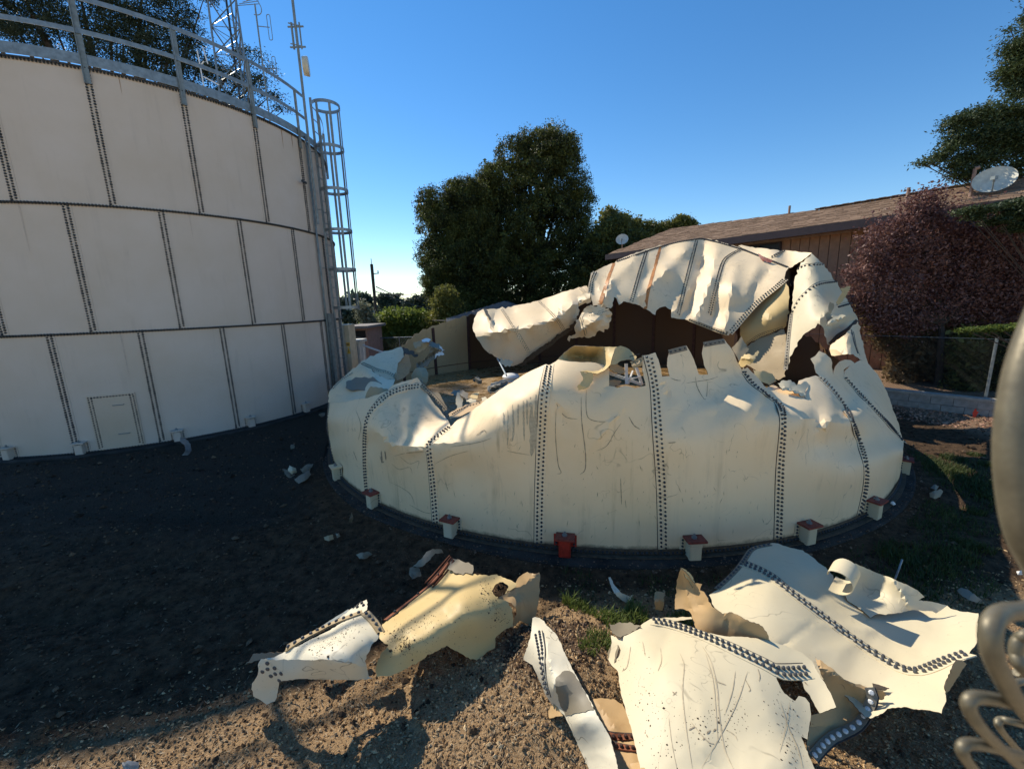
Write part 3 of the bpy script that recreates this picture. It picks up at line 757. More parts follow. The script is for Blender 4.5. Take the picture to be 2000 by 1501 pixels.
# lattice tower
TT = 17.0; T0 = atT(456, 120, TT)
tower = empty('lattice_tower', (T0[0], T0[1], -.1), 'tall galvanised three-legged lattice aerial tower behind the standing tank', 'tower')
z0, z1 = 0, 15.5
tw = lambda z: .86-.018*z
def leg_pt(k, z): a = radians(100+120*k); return np.array([T0[0]+tw(z)*cos(a), T0[1]+tw(z)*sin(a), z])
for k in range(3):
    b = MB(); b.tube([leg_pt(k, z0), leg_pt(k, z1)], .038, 8); b.build('leg', M['galv'], tower, True)
lv = np.arange(z0, z1+.1, 1.0)
for i in range(len(lv)-1):
    if lv[i] < 5.5: pass
    for k in range(3):
        for a, c in ((leg_pt(k, lv[i]), leg_pt((k+1) % 3, lv[i+1])), (leg_pt((k+1) % 3, lv[i]), leg_pt(k, lv[i+1]))):
            b = MB(); b.bar(a, c, .05, .015); b.build('brace', M['galv'], tower)
        b = MB(); b.bar(leg_pt(k, lv[i]), leg_pt((k+1) % 3, lv[i]), .03, .012); b.build('brace', M['galv'], tower)
b = MB()
for dx, dy in ((.05, .02), (.09, -.03), (.0, .06)): b.tube([(T0[0]+dx, T0[1]+dy, 0), (T0[0]+dx, T0[1]+dy, 15.2)], .022, 6)
b.build('cable_run', M['wire'], tower)
# whip mast with dish beside the ladder
aM = radians(-4.5); MP = np.array([LC[0]+(LR+.16)*cos(aM), LC[1]+(LR+.16)*sin(aM)])
mast = empty('antenna_mast', (MP[0], MP[1], 5.2), 'slim mast with small drum dish rising beside the ladder cage', 'antenna')
b = MB(); b.tube([(MP[0], MP[1], 5.2), (MP[0], MP[1], 11.2)], .035, 8); b.build('pole', M['galv_dull'], mast, True)
zz_ = lambda y: (lambda r: CZ + r[2]*(np.hypot(*MP)/np.hypot(r[0], r[1])))(ray([(600, y)])[0])
def mz(x, y):
    r = ray([(x, y)])[0]; return CZ + r[2]*MP[1]/r[1]
b = MB()
for off in (-.10, .10): b.tube([(MP[0]+off, MP[1], mz(592, 96)), (MP[0]+off, MP[1], mz(588, 44))], .028 if off < 0 else .02, 8)
for yy in (52, 92):
    z = mz(590, yy); b.bar((MP[0]-.2, MP[1], z), (MP[0]+.2, MP[1], z), .03); b.bar((MP[0]-.14, MP[1]-.1, z+.03), (MP[0]+.16, MP[1]+.06, z+.03), .02)
b.build('clamped_aerial', M['galv_dull'], mast)
b = MB(); zd = mz(608, 130); c = np.array([MP[0]+.13, MP[1]-.02, zd]); ax = np.array([.955, .297, 0]); 
ns = 28; prof = [(d_*.8, r_*.85) for d_, r_ in ((-.02, .02), (-.05, .14), (-.05, .24), (.10, .26), (.12, .25), (.12, .02))]
sd = np.array([-ax[1], ax[0], 0]); V = []; Fs = []
for (d, r) in prof:
    for k in range(ns): t_ = 2*pi*k/ns; V.append(c+ax*d+r*(cos(t_)*sd+sin(t_)*np.array([0, 0, 1])))
for i in range(len(prof)-1):
    for k in range(ns): Fs.append((i*ns+k, i*ns+(k+1) % ns, (i+1)*ns+(k+1) % ns, (i+1)*ns+k))
b.add(V, Fs); b.build('drum_dish', M['dish'], mast, True)
# folded dipole mast
e, P = px_pole('dipole_aerial', 516, 150, 16.2, 6.5, 14.3, .028, 'galv_dull', 'thin mast with two folded dipole loops on the tank roof', 'antenna')
for yc in (62, 134):
    z = CZ + ray([(525, yc)])[0][2]*16.2; b = MB(); o = np.array([P[0], P[1], z]); dx = np.array([.42, .06, -.02])
    b.tube([o, o+dx], .014, 6)
    q = o+dx; pts = [q+np.array([.05*cos(t_)*1.3, 0, .05*sin(t_)+(.38 if sin(t_) > 0 else -.38)]) for t_ in np.linspace(0, 2*pi, 24, endpoint=False)]
    b.tube(pts, .012, 6, closed=True); b.build('folded_dipole', M['galv_dull'], e)
# loop aerial on the tower's arm
b = MB(); C0 = atT(486, 5, 16.5); pts = []
for t_ in np.linspace(-1.0, 2.3, 16): pts.append(C0+np.array([.42*cos(t_-.3), .1*cos(t_), .5*sin(t_-.8)*.8]))
b.tube(pts, .015, 6)
for k in range(4): b.tube([C0+np.array([-.55+.1*k, .1*k, .12*k-.1]), C0+np.array([.38, .02, -.05+.1*k])], .012, 6)
o = b.build('loop_aerial', M['galv_dull']); tag(o, 'small curved loop aerial at the top edge beside the lattice tower', 'antenna')
# pale pipe frame on the roof
b = MB()
q = lambda x, y: atT(x, y, 14.2)
b.tube([q(385, 98), q(398, 168)], .02, 6); b.tube([q(396, 92), q(406, 125)], .02, 6); b.tube([q(398, 120), q(392, 128)], .02, 6); b.tube([q(398, 150), q(428, 166)], .02, 6)
o = b.build('pipe_frame', M['white']); tag(o, 'small white pipe frame on the standing tank roof left of the tower', 'pipe frame')

# ------------------------------------------------------------------ cabinets, shed, pole and wires beyond the gap
def px_box(name, x0, y0, x1, y1, Y, depth, mat, label, cat, yaw=0, zb=None):
    """upright box whose front face spans a pixel rectangle at distance Y"""
    a = atY(x0, (y0+y1)/2, Y); c = atY(x1, (y0+y1)/2, Y); zt = atY((x0+x1)/2, y0, Y)[2]; zb_ = atY((x0+x1)/2, y1, Y)[2] if zb is None else zb
    w = c[0]-a[0]; e = empty(name, ((a[0]+c[0])/2, Y+depth/2, zb_), label, cat)
    b = MB(); b.box(((a[0]+c[0])/2, Y+depth/2, (zt+zb_)/2), (w, depth, zt-zb_)); b.build('body', M[mat], e)
    return e, (a[0], c[0], Y, zb_, zt)
e, (xa, xb, Y, zb, zt) = px_box('electrical_cabinet', 660, 634, 678, 740, 13.6, .5, 'white_box', 'tall cream electrical cabinet with yellow warning labels beside the standing tank', 'cabinet', zb=0)
b = MB(); b.box(((xb+.07), Y+.24, (zt+zb)/2), (.14, .56, zt-zb)); b.build('side_panel', M['cream_box'], e)
for yy, hh in ((672, .15), (683, .24)):
    z = atY(684, yy, Y)[2]; b = MB()
    if hh < .2: b.box((xb+.075, Y-.045, z), (.11, .004, .12))
    else: b.add([(xb+.02, Y-.045, z-.12), (xb+.13, Y-.045, z-.12), (xb+.075, Y-.045, z+.12)], [(0, 1, 2)])
    b.build('warning_label', M['yellow'], e)
    b = MB()
    if hh < .2: [b.box((xb+.04+.03*i, Y-.048, z), (.018, .003, .07)) for i in range(3)]
    else: b.add([(xb+.06, Y-.048, z-.07), (xb+.085, Y-.048, z-.07), (xb+.075, Y-.048, z+.05)], [(0, 1, 2)])
    b.build('label_print', M['bolt'], e)
e, (xa, xb, Y, zb, zt) = px_box('equipment_cabinet', 684, 668, 703, 712, 17.0, .7, 'white_box', 'low white cabinet with overhanging lid in front of the pink shed', 'cabinet', zb=0)
b = MB(); b.box(((xa+xb)/2, Y+.35, zt+.03), (xb-xa+.14, .86, .12)); b.build('lid', M['white_box'], e)
b = MB(); b.bar((xb-.07, Y-.006, .1), (xb-.07, Y-.006, zt-.06), .02, .01); b.build('door_seam', M['galv_dull'], e)
e, (xa, xb, Y, zb, zt) = px_box('pump_shed', 676, 641, 719, 712, 20.5, 2.4, 'pinkwall', 'low pink block shed with dark opening and flat roof', 'shed', zb=0)
b = MB(); b.box(((xa+xb)/2+.05, Y+1.1, zt+.06), (xb-xa+.3, 3.0, .12)); b.build('roof', M['shingle_grey'], e)
b = MB(); b.box(((xa+xb)/2, Y-.02, zt-.30), (xb-xa-.12, .06, .36)); b.build('opening', M['dark'], e)
b = MB(); b.bar((xa+.3, Y-.05, zt-.36), (xb-.1, Y-.05, zt-.50), .03); b.build('shelf', M['galv_dull'], e)
# raised white barrier pole
b = MB(); b.tube([atY(709, 674, 15.5), atY(756, 691, 14.8)], .035, 8); b.tube([atY(709, 675, 15.5), atY(712, 705, 15.5)], .03, 8)
o = b.build('pipe_rail', M['white'], smooth=True); tag(o, 'slanting white pipe rail behind the crushed tank left rim', 'rail')
# utility pole + wires
e, P = px_pole('utility_pole', 727, 530, 36, -2.0, atT(725, 516, 36)[2], .13, 'wood', 'dark wooden utility pole beyond the gap between the tanks', 'utility pole', 10)
e.children[0].name = 'trunk'
b = MB(); zt = atT(733, 528, 36)[2]; b.bar((P[0]-.1, P[1], zt-.3), (P[0]+.55, P[1], zt-.25), .07); b.tube([(P[0]+.5, P[1], zt-.3), (P[0]+.5, P[1], zt-.02)], .05, 6)
b.tube([(P[0], P[1], zt), (P[0], P[1], zt+1.0)], .03, 6); b.tube([(P[0]+.25, P[1]-.1, -2), (P[0]+.25, P[1]-.1, zt-4)], .05, 6)
b.build('pole_fittings', M['galv_dull'], e)
def cable(pts, t, r=.02, label=None, sag=0):
    (x0, y0, t0), (x1, y1, t1) = pts; a = atT(x0, y0, t0); c = atT(x1, y1, t1); u = np.linspace(0, 1, 20)[:, None]
    P = a*(1-u)+c*u; P[:, 2] -= (sag*4*u*(1-u))[:, 0]; b = MB(); b.tube(P, r, 5); o = b.build('overhead_wire', M['wire']); tag(o, label, 'wire'); return o
cable([(733, 568, 36), (990, 430, 30)], 0, .018, 'upper overhead wire rising from the pole into the big dark tree', sag=2.1)
cable([(734, 570, 36), (900, 612, 60)], 0, .03, 'lower overhead wire dropping right from the utility pole', sag=.4)
cable([(736, 616, 36), (880, 626, 22)], 0, .02, 'near level cable running in front of the clipped hedge', sag=.1)
cable([(735, 560, 36), (815, 585, 110)], 0, .05, 'thin distant wire strung toward the far trees', sag=.5)

# chain-link fence beyond the wreck
def chain_fence(A, B, h, label, npost, cell=.09, r=.004, z0=-.1, posts=None, rail=.022, fmat='galv'):
    A = np.array(A, float); B = np.array(B, float); L = np.linalg.norm(B-A); d = (B-A)/L
    e = empty('chain_link_fence', (A[0], A[1], z0), label, 'fence')
    for p in ([A+(B-A)*i/(npost-1) for i in range(npost)] if posts is None else [A+d*q for q in posts]):
        b = MB(); b.tube([(p[0], p[1], z0-.2), (p[0], p[1], z0+h+.04)], .03, 8); b.build('post', M['galv'], e, True)
    b = MB(); b.tube([(A[0], A[1], z0+h), (B[0], B[1], z0+h)], rail, 8); b.build('top_rail', M['galv'], e, True)
    b = MB(); n = int(L/cell)
    for i in range(-int(h/cell), n):
        for s in (1, -1):
            u0, u1 = i*cell, i*cell+h
            v0, v1 = 0., h
            if u0 < 0: v0 = -u0; u0 = 0
            if u1 > L: v1 = h-(u1-L); u1 = L
            if v1 <= v0: continue
            if s < 0: u0, u1 = L-u0, L-u1
            a = A+d*u0; c = A+d*u1; b.tube([(a[0], a[1], z0+v0), (c[0], c[1], z0+v1)], r, 3)
    o = b.build('mesh_fabric', M[fmat], e); o['kind'] = 'stuff'; return e
P0 = atY(728, 660, 22.5); P1 = atY(900, 646, 22.0)
chain_fence((P0[0], 22.5), (P1[0]+1.0, 22.0), P0[2]+.1, 'grey chain-link fence in front of the clipped hedge', 5, .12, .004)

# ------------------------------------------------------------------ the wrecked tank
wreck = empty('crushed_tank', (CC[0], CC[1], 0), 'crumpled and torn beige bolted steel tank standing on its round foundation', 'water tank')
fc = []
def cw(a, *zs):
    for z in zs: fc.append(('w', *cp(a, z)))
for a in (-153, -146, -138): cw(a, 0, .5, 1.0)
for a in (-130,): cw(a, 0, .5, 1.0)
for a in (-122, -114): cw(a, 0, .5, .95)
for a in (-106, -98): cw(a, 0, .6, 1.2, 1.6)
for a in (-90, -84): cw(a, 0, .6, 1.1, 1.4)
for a in (-78, -72): cw(a, 0, .5, 1.0, 1.4)
for a in (-66,): cw(a, 0, .4, .8)
for a in (-60, -56, -52, -47): cw(a, 0, .3, .6)
fc += [(643, 787, 7.6), (660, 785, 7.1), (685, 782, 6.6), (720, 777, 6.1), (770, 750, 6.15), (815, 737, 6.35), (826, 757, 6.3), (846, 778, 6.1),
       (805, 800, 5.75), (770, 800, 5.75), (745, 785, 5.85), (750, 835, 5.42), (785, 850, 5.38), (830, 850, 5.22), (868, 812, 5.75), (850, 820, 5.6),
       (735, 840, 5.5), (760, 863, 5.30), (800, 876, 5.12), (838, 870, 4.98), (875, 857, 4.86), (880, 832, 5.25),
       (913, 808, 5.3), (950, 780, 5.25), (993, 750, 5.25), (1033, 726, 5.1), (1066, 711, 4.95), (915, 838, 4.85), (955, 808, 4.78), (1003, 775, 4.7), (1050, 748, 4.62),
       (1100, 705, 4.85), (1130, 720, 4.68), (1185, 725, 4.6), (1225, 765, 4.42), (1100, 760, 4.48),
       (1270, 690, 4.66), (1290, 735, 4.60), (1290, 790, 4.43), (1340, 678, 4.78), (1345, 735, 4.70), (1350, 790, 4.50), (1340, 842, 4.31), (1400, 665, 4.84), (1400, 725, 4.78), (1400, 780, 4.58), (1390, 840, 4.33), (1220, 800, 4.36), (1440, 690, 4.92),
       (1447, 722, 4.98), (1487, 765, 4.72), (1528, 806, 4.50), (1500, 752, 5.35), (1545, 745, 5.75), (1560, 770, 5.25), (1600, 735, 6.0), (1600, 780, 5.30), (1570, 812, 4.60), (1600, 823, 4.70), (1630, 836, 4.83), (1650, 832, 4.95), (1656, 812, 5.15), (1545, 850, 4.45), (1600, 870, 4.62), (1645, 880, 4.85),
       (1595, 690, 6.3), (1625, 700, 6.3), (1630, 766, 5.78), (1646, 735, 6.4), (1690, 781, 6.08), (1733, 826, 6.1), (1762, 862, 6.2), (1676, 856, 5.2), (1655, 806, 5.4), (1715, 850, 5.55), (1650, 703, 7.0), (1694, 712, 7.6), (1733, 768, 7.3), (1755, 822, 6.9)]
W = Surf(fc, creases=[(728, 838, 762, 868, -.05, 8), (762, 868, 815, 877, -.07, 8), (815, 877, 872, 858, -.05, 8), (845, 820, 875, 815, .06, 10), (1530, 806, 1575, 815, -.04, 10), (1575, 815, 1645, 838, -.05, 10)],
         crumple=(.006, 40), seed=1, reg=3e-4, folds=(16, .05, 18, 70, (680, 720, 1640, 840)))
sA = [(722, 984), (717, 960), (713, 900), (715, 833), (723, 806), (743, 783), (763, 768), (790, 758), (820, 754)]
sB = [(852, 1031), (850, 1000), (845, 933), (838, 870), (842, 862), (860, 848), (880, 833)]
sC = [(1053, 1071), (1055, 950), (1060, 833), (1064, 766), (1073, 713)]
sD = [(1296, 1085), (1293, 950), (1284, 816), (1278, 750), (1266, 693)]
sE = [(1520, 1057), (1524, 916), (1528, 806), (1503, 776), (1470, 750), (1449, 722)]
sF = [(1676, 1014), (1690, 950), (1690, 905), (1676, 856), (1655, 803), (1630, 766), (1602, 736)]
sG = [(1765, 863), (1733, 826), (1690, 781), (1648, 735)]
s0 = [(655, 910), (646, 870), (640, 833), (643, 787)]
def bpx(p, q):
    a0 = base_ang(*p); a1 = base_ang(*q)
    if a1 > 90: a1 -= 360
    if a0 > 90: a0 -= 360
    return basepx(a0, a1, 8)[1:-1]
rv = lambda l: l[::-1]
panels = [
 (s0+[(660, 786), (680, 783), (700, 779), (717, 777), (757, 763), (767, 752), (785, 745), (803, 741), (815, 737), (824, 750)]+rv(sA)+bpx(sA[0], s0[0]), 'paint'),
 (sA+[(832, 764), (842, 780), (855, 795), (868, 812), (876, 822)]+rv(sB)+bpx(sB[0], sA[0]), 'paint_front'),
 (sB+[(893, 820), (913, 808), (950, 780), (993, 750), (1033, 726), (1066, 711)]+rv(sC)+bpx(sC[0], sB[0]), 'paint_front'),
 (sC+[(1090, 702), (1117, 706), (1163, 708), (1188, 716), (1190, 735), (1190, 753), (1206, 757), (1222, 753), (1240, 758), (1261, 753), (1257, 735), (1255, 717), (1254, 694)]+rv(sD)+bpx(sD[0], sC[0]), 'paint_front'),
 (sD+[(1280, 688), (1286, 702), (1290, 717), (1293, 735), (1308, 734), (1303, 715), (1304, 700), (1308, 685), (1325, 680), (1341, 675), (1353, 697), (1360, 715), (1365, 731), (1383, 731), (1375, 712), (1371, 690), (1375, 670), (1395, 666), (1415, 663), (1430, 683), (1443, 712)]+rv(sE)+bpx(sE[0], sD[0]), 'paint'),
 (sE+[(1460, 717), (1467, 725), (1480, 737), (1497, 757), (1510, 750), (1530, 762), (1536, 749), (1543, 745), (1555, 757), (1560, 743), (1567, 741), (1580, 737), (1593, 733)]+rv(sF)+bpx(sF[0], sE[0]), 'paint'),
 (sF+[(1594, 728), (1590, 712), (1583, 700), (1592, 695), (1600, 685), (1612, 690), (1623, 700), (1627, 732), (1632, 715), (1640, 706), (1650, 702), (1662, 703), (1673, 713), (1660, 714), (1648, 722)]+rv(sG)+[(1763, 890), (1758, 925), (1748, 955), (1728, 988)]+bpx((1726, 990), sF[0]), 'paint'),
 (sG+[(1650, 724), (1665, 712), (1680, 703), (1694, 708), (1714, 730), (1733, 766), (1752, 820)], 'paint'),
]
for i, (o, m) in enumerate(panels): sheet('wall_panel', W, o, m, 'inner', wreck, 9, jag=.6, seed=i)
for s in (sA, sB, sC, sD, sE, sF, sG): seam(W, s, wreck, mat='paint', r=.0135, h=.02)
seam(W, s0, wreck, mat='paint', width=.1)
for ln in ([(1306, 688), (1325, 683), (1341, 679)], [(1374, 673), (1395, 669), (1415, 666)]): seam(W, ln, wreck, rows=1, width=.06, mat='soiled', pitch=.05, lines=False, sm=4)
marks('scratches', W, [([(1086, 798), (1085, 850), (1090, 905), (1096, 922), (1088, 925)], 1.4), ([(1135, 775), (1136, 820), (1143, 880), (1143, 915), (1133, 926)], 1.8), ([(1083, 780), (1095, 803), (1108, 815), (1128, 818)], 1.4), ([(1145, 760), (1145, 800), (1152, 818), (1180, 823), (1205, 812)], 1.4), ([(1213, 826), (1200, 845), (1185, 870), (1165, 880)], 1.1), ([(1228, 813), (1238, 830), (1250, 838)], 1.8), ([(1358, 735), (1362, 757), (1378, 780), (1382, 745)], 1.4), ([(1310, 738), (1320, 742), (1330, 743)], 1.4), ([(1340, 748), (1360, 745), (1385, 741), (1403, 735)], 1), ([(1212, 933), (1214, 985)], 1.4), ([(1221, 975), (1223, 992)], 1.1), ([(1248, 1015), (1249, 1027)], 1.1), ([(1167, 960), (1167, 970)], 1.1), ([(770, 890), (795, 884), (830, 882)], 0.84), ([(765, 905), (780, 916), (800, 912), (806, 925)], 0.7), ([(780, 890), (800, 905), (818, 900), (815, 915)], 0.7), ([(760, 940), (785, 952), (803, 966), (810, 985)], 0.7), ([(880, 872), (910, 868), (940, 862), (960, 855)], 1.1), ([(850, 905), (880, 890), (915, 880)], 0.91), ([(745, 880), (746, 900), (750, 902)], 3.5), ([(752, 880), (754, 898)], 2.8), ([(930, 850), (945, 840), (950, 845)], 1.4), ([(870, 940), (876, 960)], 0.91), ([(800, 985), (830, 1000), (860, 1003)], 0.91), ([(1305, 865), (1320, 863)], 2.1), ([(1098, 830), (1108, 825)], 1.4), ([(990, 880), (1010, 884), (1035, 888)], 0.91), ([(1300, 990), (1302, 1005)], 1), ([(695, 800), (705, 830), (700, 860)], 0.91), ([(690, 880), (698, 900)], 0.91)], 'scratch', wreck)
marks('mud_drips', W, [([(992, 800), (992, 850), (991, 870)], 3), ([(1001, 790), (1003, 840), (1000, 862)], 4), ([(1012, 788), (1012, 830)], 3), ([(1022, 782), (1024, 860)], 3.5), ([(1036, 775), (1040, 850), (1038, 890)], 10), ([(1047, 770), (1048, 830), (1046, 885)], 8), ([(1029, 780), (1030, 830)], 4), ([(983, 805), (985, 830)], 3)], 'drip', wreck)
b = MB()
rg = np.random.default_rng(31)
for _ in range(150):
    x = rg.uniform(660, 1500); y = rg.uniform(870, 1050); X = np.array([[x, y]]); 
    if y > 1060-(x-1180)**2*.00035: continue
    p_ = W.P(X)[0]; n_ = W.N(X)[0]; s_ = rg.uniform(.003, .012); up_ = np.array([0, 0, 1.]); sd_ = np.cross(n_, up_); a_ = rg.uniform(-.6, .6); L_ = s_*rg.uniform(1, 5)
    d_ = up_*cos(a_)+sd_*sin(a_); q_ = np.cross(n_, d_); p_ = p_+n_*.002
    b.add([p_-d_*L_, p_+q_*s_*.3, p_+d_*L_, p_-q_*s_*.3], [(0, 1, 2, 3)])
o = b.build('chips', M['scratch'], wreck); o['kind'] = 'stuff'
# base flange all along the foot of the wall
def base_ring():
    A = np.arange(-178, -28, .48); Z = .035
    P = np.array([cp(a, Z, CR+.012) for a in A]); Nn = np.array([(cos(radians(a)), sin(radians(a)), 0) for a in A])
    bolts_obj('bolt_rows', P, Nn, 'bolt', wreck, .015, .02)
    b = MB()
    for r, z, w, h in ((CR+.035, .006, .10, .012), (CR+.007, .04, .008, .07)):
        n = 180; V = []; AA = np.linspace(0, 2*pi, n, endpoint=False)
        for rr, zz_ in ((r-w/2, z-h/2), (r+w/2, z-h/2), (r+w/2, z+h/2), (r-w/2, z+h/2)): V += [(CC[0]+rr*cos(a), CC[1]+rr*sin(a), zz_) for a in AA]
        b.add(V, [(i+k*n, (i+1) % n+k*n, (i+1) % n+((k+1) % 4)*n, i+((k+1) % 4)*n) for i in range(n) for k in range(4)])
    b.build('base_flange', M['edge'], wreck)
base_ring()
# back half of the shell, still standing, seen from inside
def htop(a):
    return float(np.interp(a, [-15, 12, 34, 60, 100, 125, 136, 143, 150, 160, 172, 184], [1.1, 2.0, 3.0, 3.0, 2.7, 2.5, 2.25, 2.05, 1.75, 1.4, 1.2, 1.1]))
for i, a in enumerate(np.arange(-14.15, 183, 13.85)):
    n = 8; A = np.linspace(a, a+13.85, n+1); rows = 6; V = []
    rg = np.random.default_rng(i)
    for r in (CR, CR-.007):
        for j in range(rows+1):
            for k, q_ in enumerate(A):
                z = htop(q_)*(j/rows) - .0; lean = .10*sin(q_*.23)*(j/rows)**2
                if j == rows: z += .04*sin(q_*1.7)
                V.append(cp(q_, z, r+lean))
    m = n+1; F_ = []; mi = []
    for j in range(rows):
        for k in range(n):
            b_ = j*m+k; F_.append((b_, b_+1, b_+1+m, b_+m)); mi.append(0); o_ = b_+m*(rows+1); F_.append((o_, o_+m, o_+m+1, o_+1)); mi.append(1)
    for k in range(n): b_ = rows*m+k; o_ = b_+m*(rows+1); F_.append((b_, b_+1, o_+1, o_)); mi.append(2)
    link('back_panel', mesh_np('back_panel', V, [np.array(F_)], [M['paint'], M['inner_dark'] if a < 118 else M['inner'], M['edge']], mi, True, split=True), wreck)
    b = MB(); h = htop(a); pts = [cp(a, z, CR-.02+.10*sin(a*.23)*(z/h)**2) for z in np.linspace(0.3, h-.05, 8)]
    for p, q_ in zip(pts[:-1], pts[1:]): b.bar(p, q_, .10, .03, up=(cos(radians(a)), sin(radians(a)), 0))
    b.build('inner_seam_bar', M['rust_bar'], wreck)
b = MB(); b.tube([cp(a, .80, CR-.02) for a in np.linspace(60, 175, 60)], .012, 5); b.build('waterline_stain', M['rust_bar'], wreck)
# floor and muddy water
def water_mat():
    m, nt, b = newmat('muddy_water'); v = mapping(nt)
    n1 = noise(nt, v, 2.2, 8, .7); n2 = noise(nt, v, 14, 6, .7)
    nt.links.new(mix(nt, ramp(nt, n2, [(.35, 0), (.65, 1)]), mix(nt, ramp(nt, n1, [(.4, 0), (.6, 1)]), (.07, .04, .016), (.20, .12, .045)), (.34, .21, .085)), b.inputs['Base Color'])
    nt.links.new(ramp(nt, n1, [(.45, .12), (.58, .7)]), b.inputs['Roughness']); bump(nt, b, n2, .35, .03); return m
M['water'] = water_mat()
n = 96; V = [(CC[0], CC[1], .55)]+[cp(a, .55, CR-.04) for a in np.linspace(0, 360, n, endpoint=False)]
V2 = [(CC[0], CC[1], .30)]+[cp(a, .30, CR-.04) for a in np.linspace(0, 360, n, endpoint=False)]
o = link('muddy_water', mesh_np('muddy_water', np.array(V+V2), [np.array([(0, 1+i, 1+(i+1) % n) for i in range(n)]+[(n+1, n+2+(i+1) % n, n+2+i) for i in range(n)]), np.array([(n+2+i, n+2+(i+1) % n, 1+(i+1) % n, 1+i) for i in range(n)])], M['water'])); tag(o, kind='structure')

def part(name, outline, ctrl, front='paint', back='inner', creases=(), crumple=(.012, 22), res=7, jag=1.2, holes=(), parent=None, seams=(), seed=0, thick=.0055, reg=1e-4, folds=None, **sk):
    S = Surf(ctrl, creases, crumple, seed, reg, folds); sheet(name, S, outline, front, back, parent or wreck, res, holes, thick, jag, seed=seed)
    for s in seams: seam(S, s, parent or wreck, mat=front, **sk)
    return S
# left rim, folded down
part('rim_fold', [(704, 707), (740, 689), (783, 677), (791, 683), (789, 696), (777, 709), (775, 731), (772, 740), (756, 741), (732, 727)],
     [(704, 707, 9.2), (740, 689, 9.8), (783, 677, 10.0), (789, 696, 9.6), (775, 735, 8.7), (745, 715, 8.9), (756, 741, 8.5)], seed=1, seams=[[(706, 709), (735, 722), (758, 728), (773, 737)]], rows=2)
part('rim_fold', [(704, 708), (685, 724), (671, 736), (663, 747), (644, 763), (641, 773), (643, 788), (665, 787), (687, 784), (713, 778), (730, 770), (761, 763), (769, 749), (772, 741), (756, 741), (732, 728)],
     [(704, 708, 9.15), (671, 736, 8.6), (644, 765, 8.1), (643, 788, 7.7), (687, 784, 6.75), (730, 770, 6.5), (761, 763, 6.4), (770, 745, 7.6), (720, 735, 8.0), (700, 755, 7.8)], creases=[(690, 745, 745, 740, .18, 9), (680, 762, 760, 760, -.12, 6), (710, 772, 660, 770, .1, 6)], seed=2,
     seams=[[(650, 760), (668, 742), (690, 728)]], rows=1)
part('stained_dent', [(676, 745), (700, 737), (725, 734), (745, 748), (752, 760), (725, 761), (690, 762), (675, 757)], [(676, 745, 8.1), (725, 736, 8.0), (750, 760, 6.7), (690, 762, 7.4), (712, 750, 7.6)], 'soiled', 'inner', creases=[(690, 752, 740, 752, .12, 8)], seed=3)
part('torn_flap', [(713, 777), (718, 763), (724, 754), (735, 755), (750, 759), (764, 761), (750, 766), (730, 772)], [(713, 777, 6.5), (724, 754, 6.6), (764, 761, 6.3), (740, 766, 6.25)], 'inner', 'paint', seed=4)
part('torn_edge', [(791, 683), (799, 695), (803, 712), (800, 728), (790, 737), (775, 743), (770, 735), (777, 709), (789, 696)], [(791, 683, 9.9), (803, 712, 9.6), (775, 743, 8.5), (777, 709, 9.3)], 'inner_brown', 'paint', seed=5)
part('torn_flap', [(807, 668), (816, 666), (824, 667), (832, 662), (837, 661), (841, 667), (835, 676), (832, 681), (819, 689), (811, 685)], [(807, 668, 9.9), (837, 661, 9.6), (832, 681, 9.4), (811, 685, 9.6)], 'inner', 'paint_debris', creases=[(810, 680, 835, 668, -.2, 5)], seed=6, res=5)
part('torn_flap', [(823, 664), (835, 660), (842, 663), (838, 668), (828, 668)], [(823, 664, 9.5), (842, 663, 9.2), (835, 668, 9.1)], 'white', 'paint', seed=7, res=5)
part('torn_flap', [(837, 667), (848, 669), (859, 673), (862, 680), (868, 685), (860, 692), (852, 699), (844, 703), (833, 716), (822, 716), (812, 719), (813, 709), (827, 704), (839, 690)], [(837, 667, 9.4), (868, 685, 9.0), (833, 716, 8.8), (812, 712, 9.0), (845, 690, 8.9)], 'soiled', 'paint', creases=[(840, 675, 862, 684, -.25, 4), (820, 712, 850, 690, .2, 4)], seed=8, res=4, jag=1.6)
part('torn_flap', [(858, 674), (864, 681), (870, 683), (863, 686), (868, 692), (858, 695), (849, 700), (852, 690), (858, 684)], [(858, 674, 9.0), (870, 683, 8.8), (850, 700, 8.8)], 'white', 'inner', seed=9, res=4, jag=1.5)
part('torn_edge', [(784, 677), (792, 680), (803, 684), (817, 692), (812, 697), (800, 692), (790, 690)], [(784, 677, 9.7), (817, 692, 9.4), (790, 690, 9.4)], 'edge', 'edge', seed=10, res=4, jag=1.8)
part('torn_flap', [(803, 733), (812, 719), (822, 717), (832, 718), (837, 729), (836, 742), (830, 752), (820, 757), (808, 752)], [(803, 733, 8.6), (832, 718, 8.6), (830, 752, 8.1), (808, 752, 8.2), (820, 735, 8.2)], 'inner', 'paint', seed=11)
part('torn_flange', [(809, 738), (820, 738), (834, 758), (845, 765), (856, 766), (867, 784), (874, 800), (867, 803), (855, 787), (843, 773), (823, 757)], [(809, 738, 6.45), (845, 768, 6.25), (874, 800, 5.95), (856, 766, 6.35), (860, 795, 5.9)], 'inner', 'paint', seed=12, seams=[[(815, 742), (835, 763), (855, 785), (869, 800)]], strip=False, rows=1)
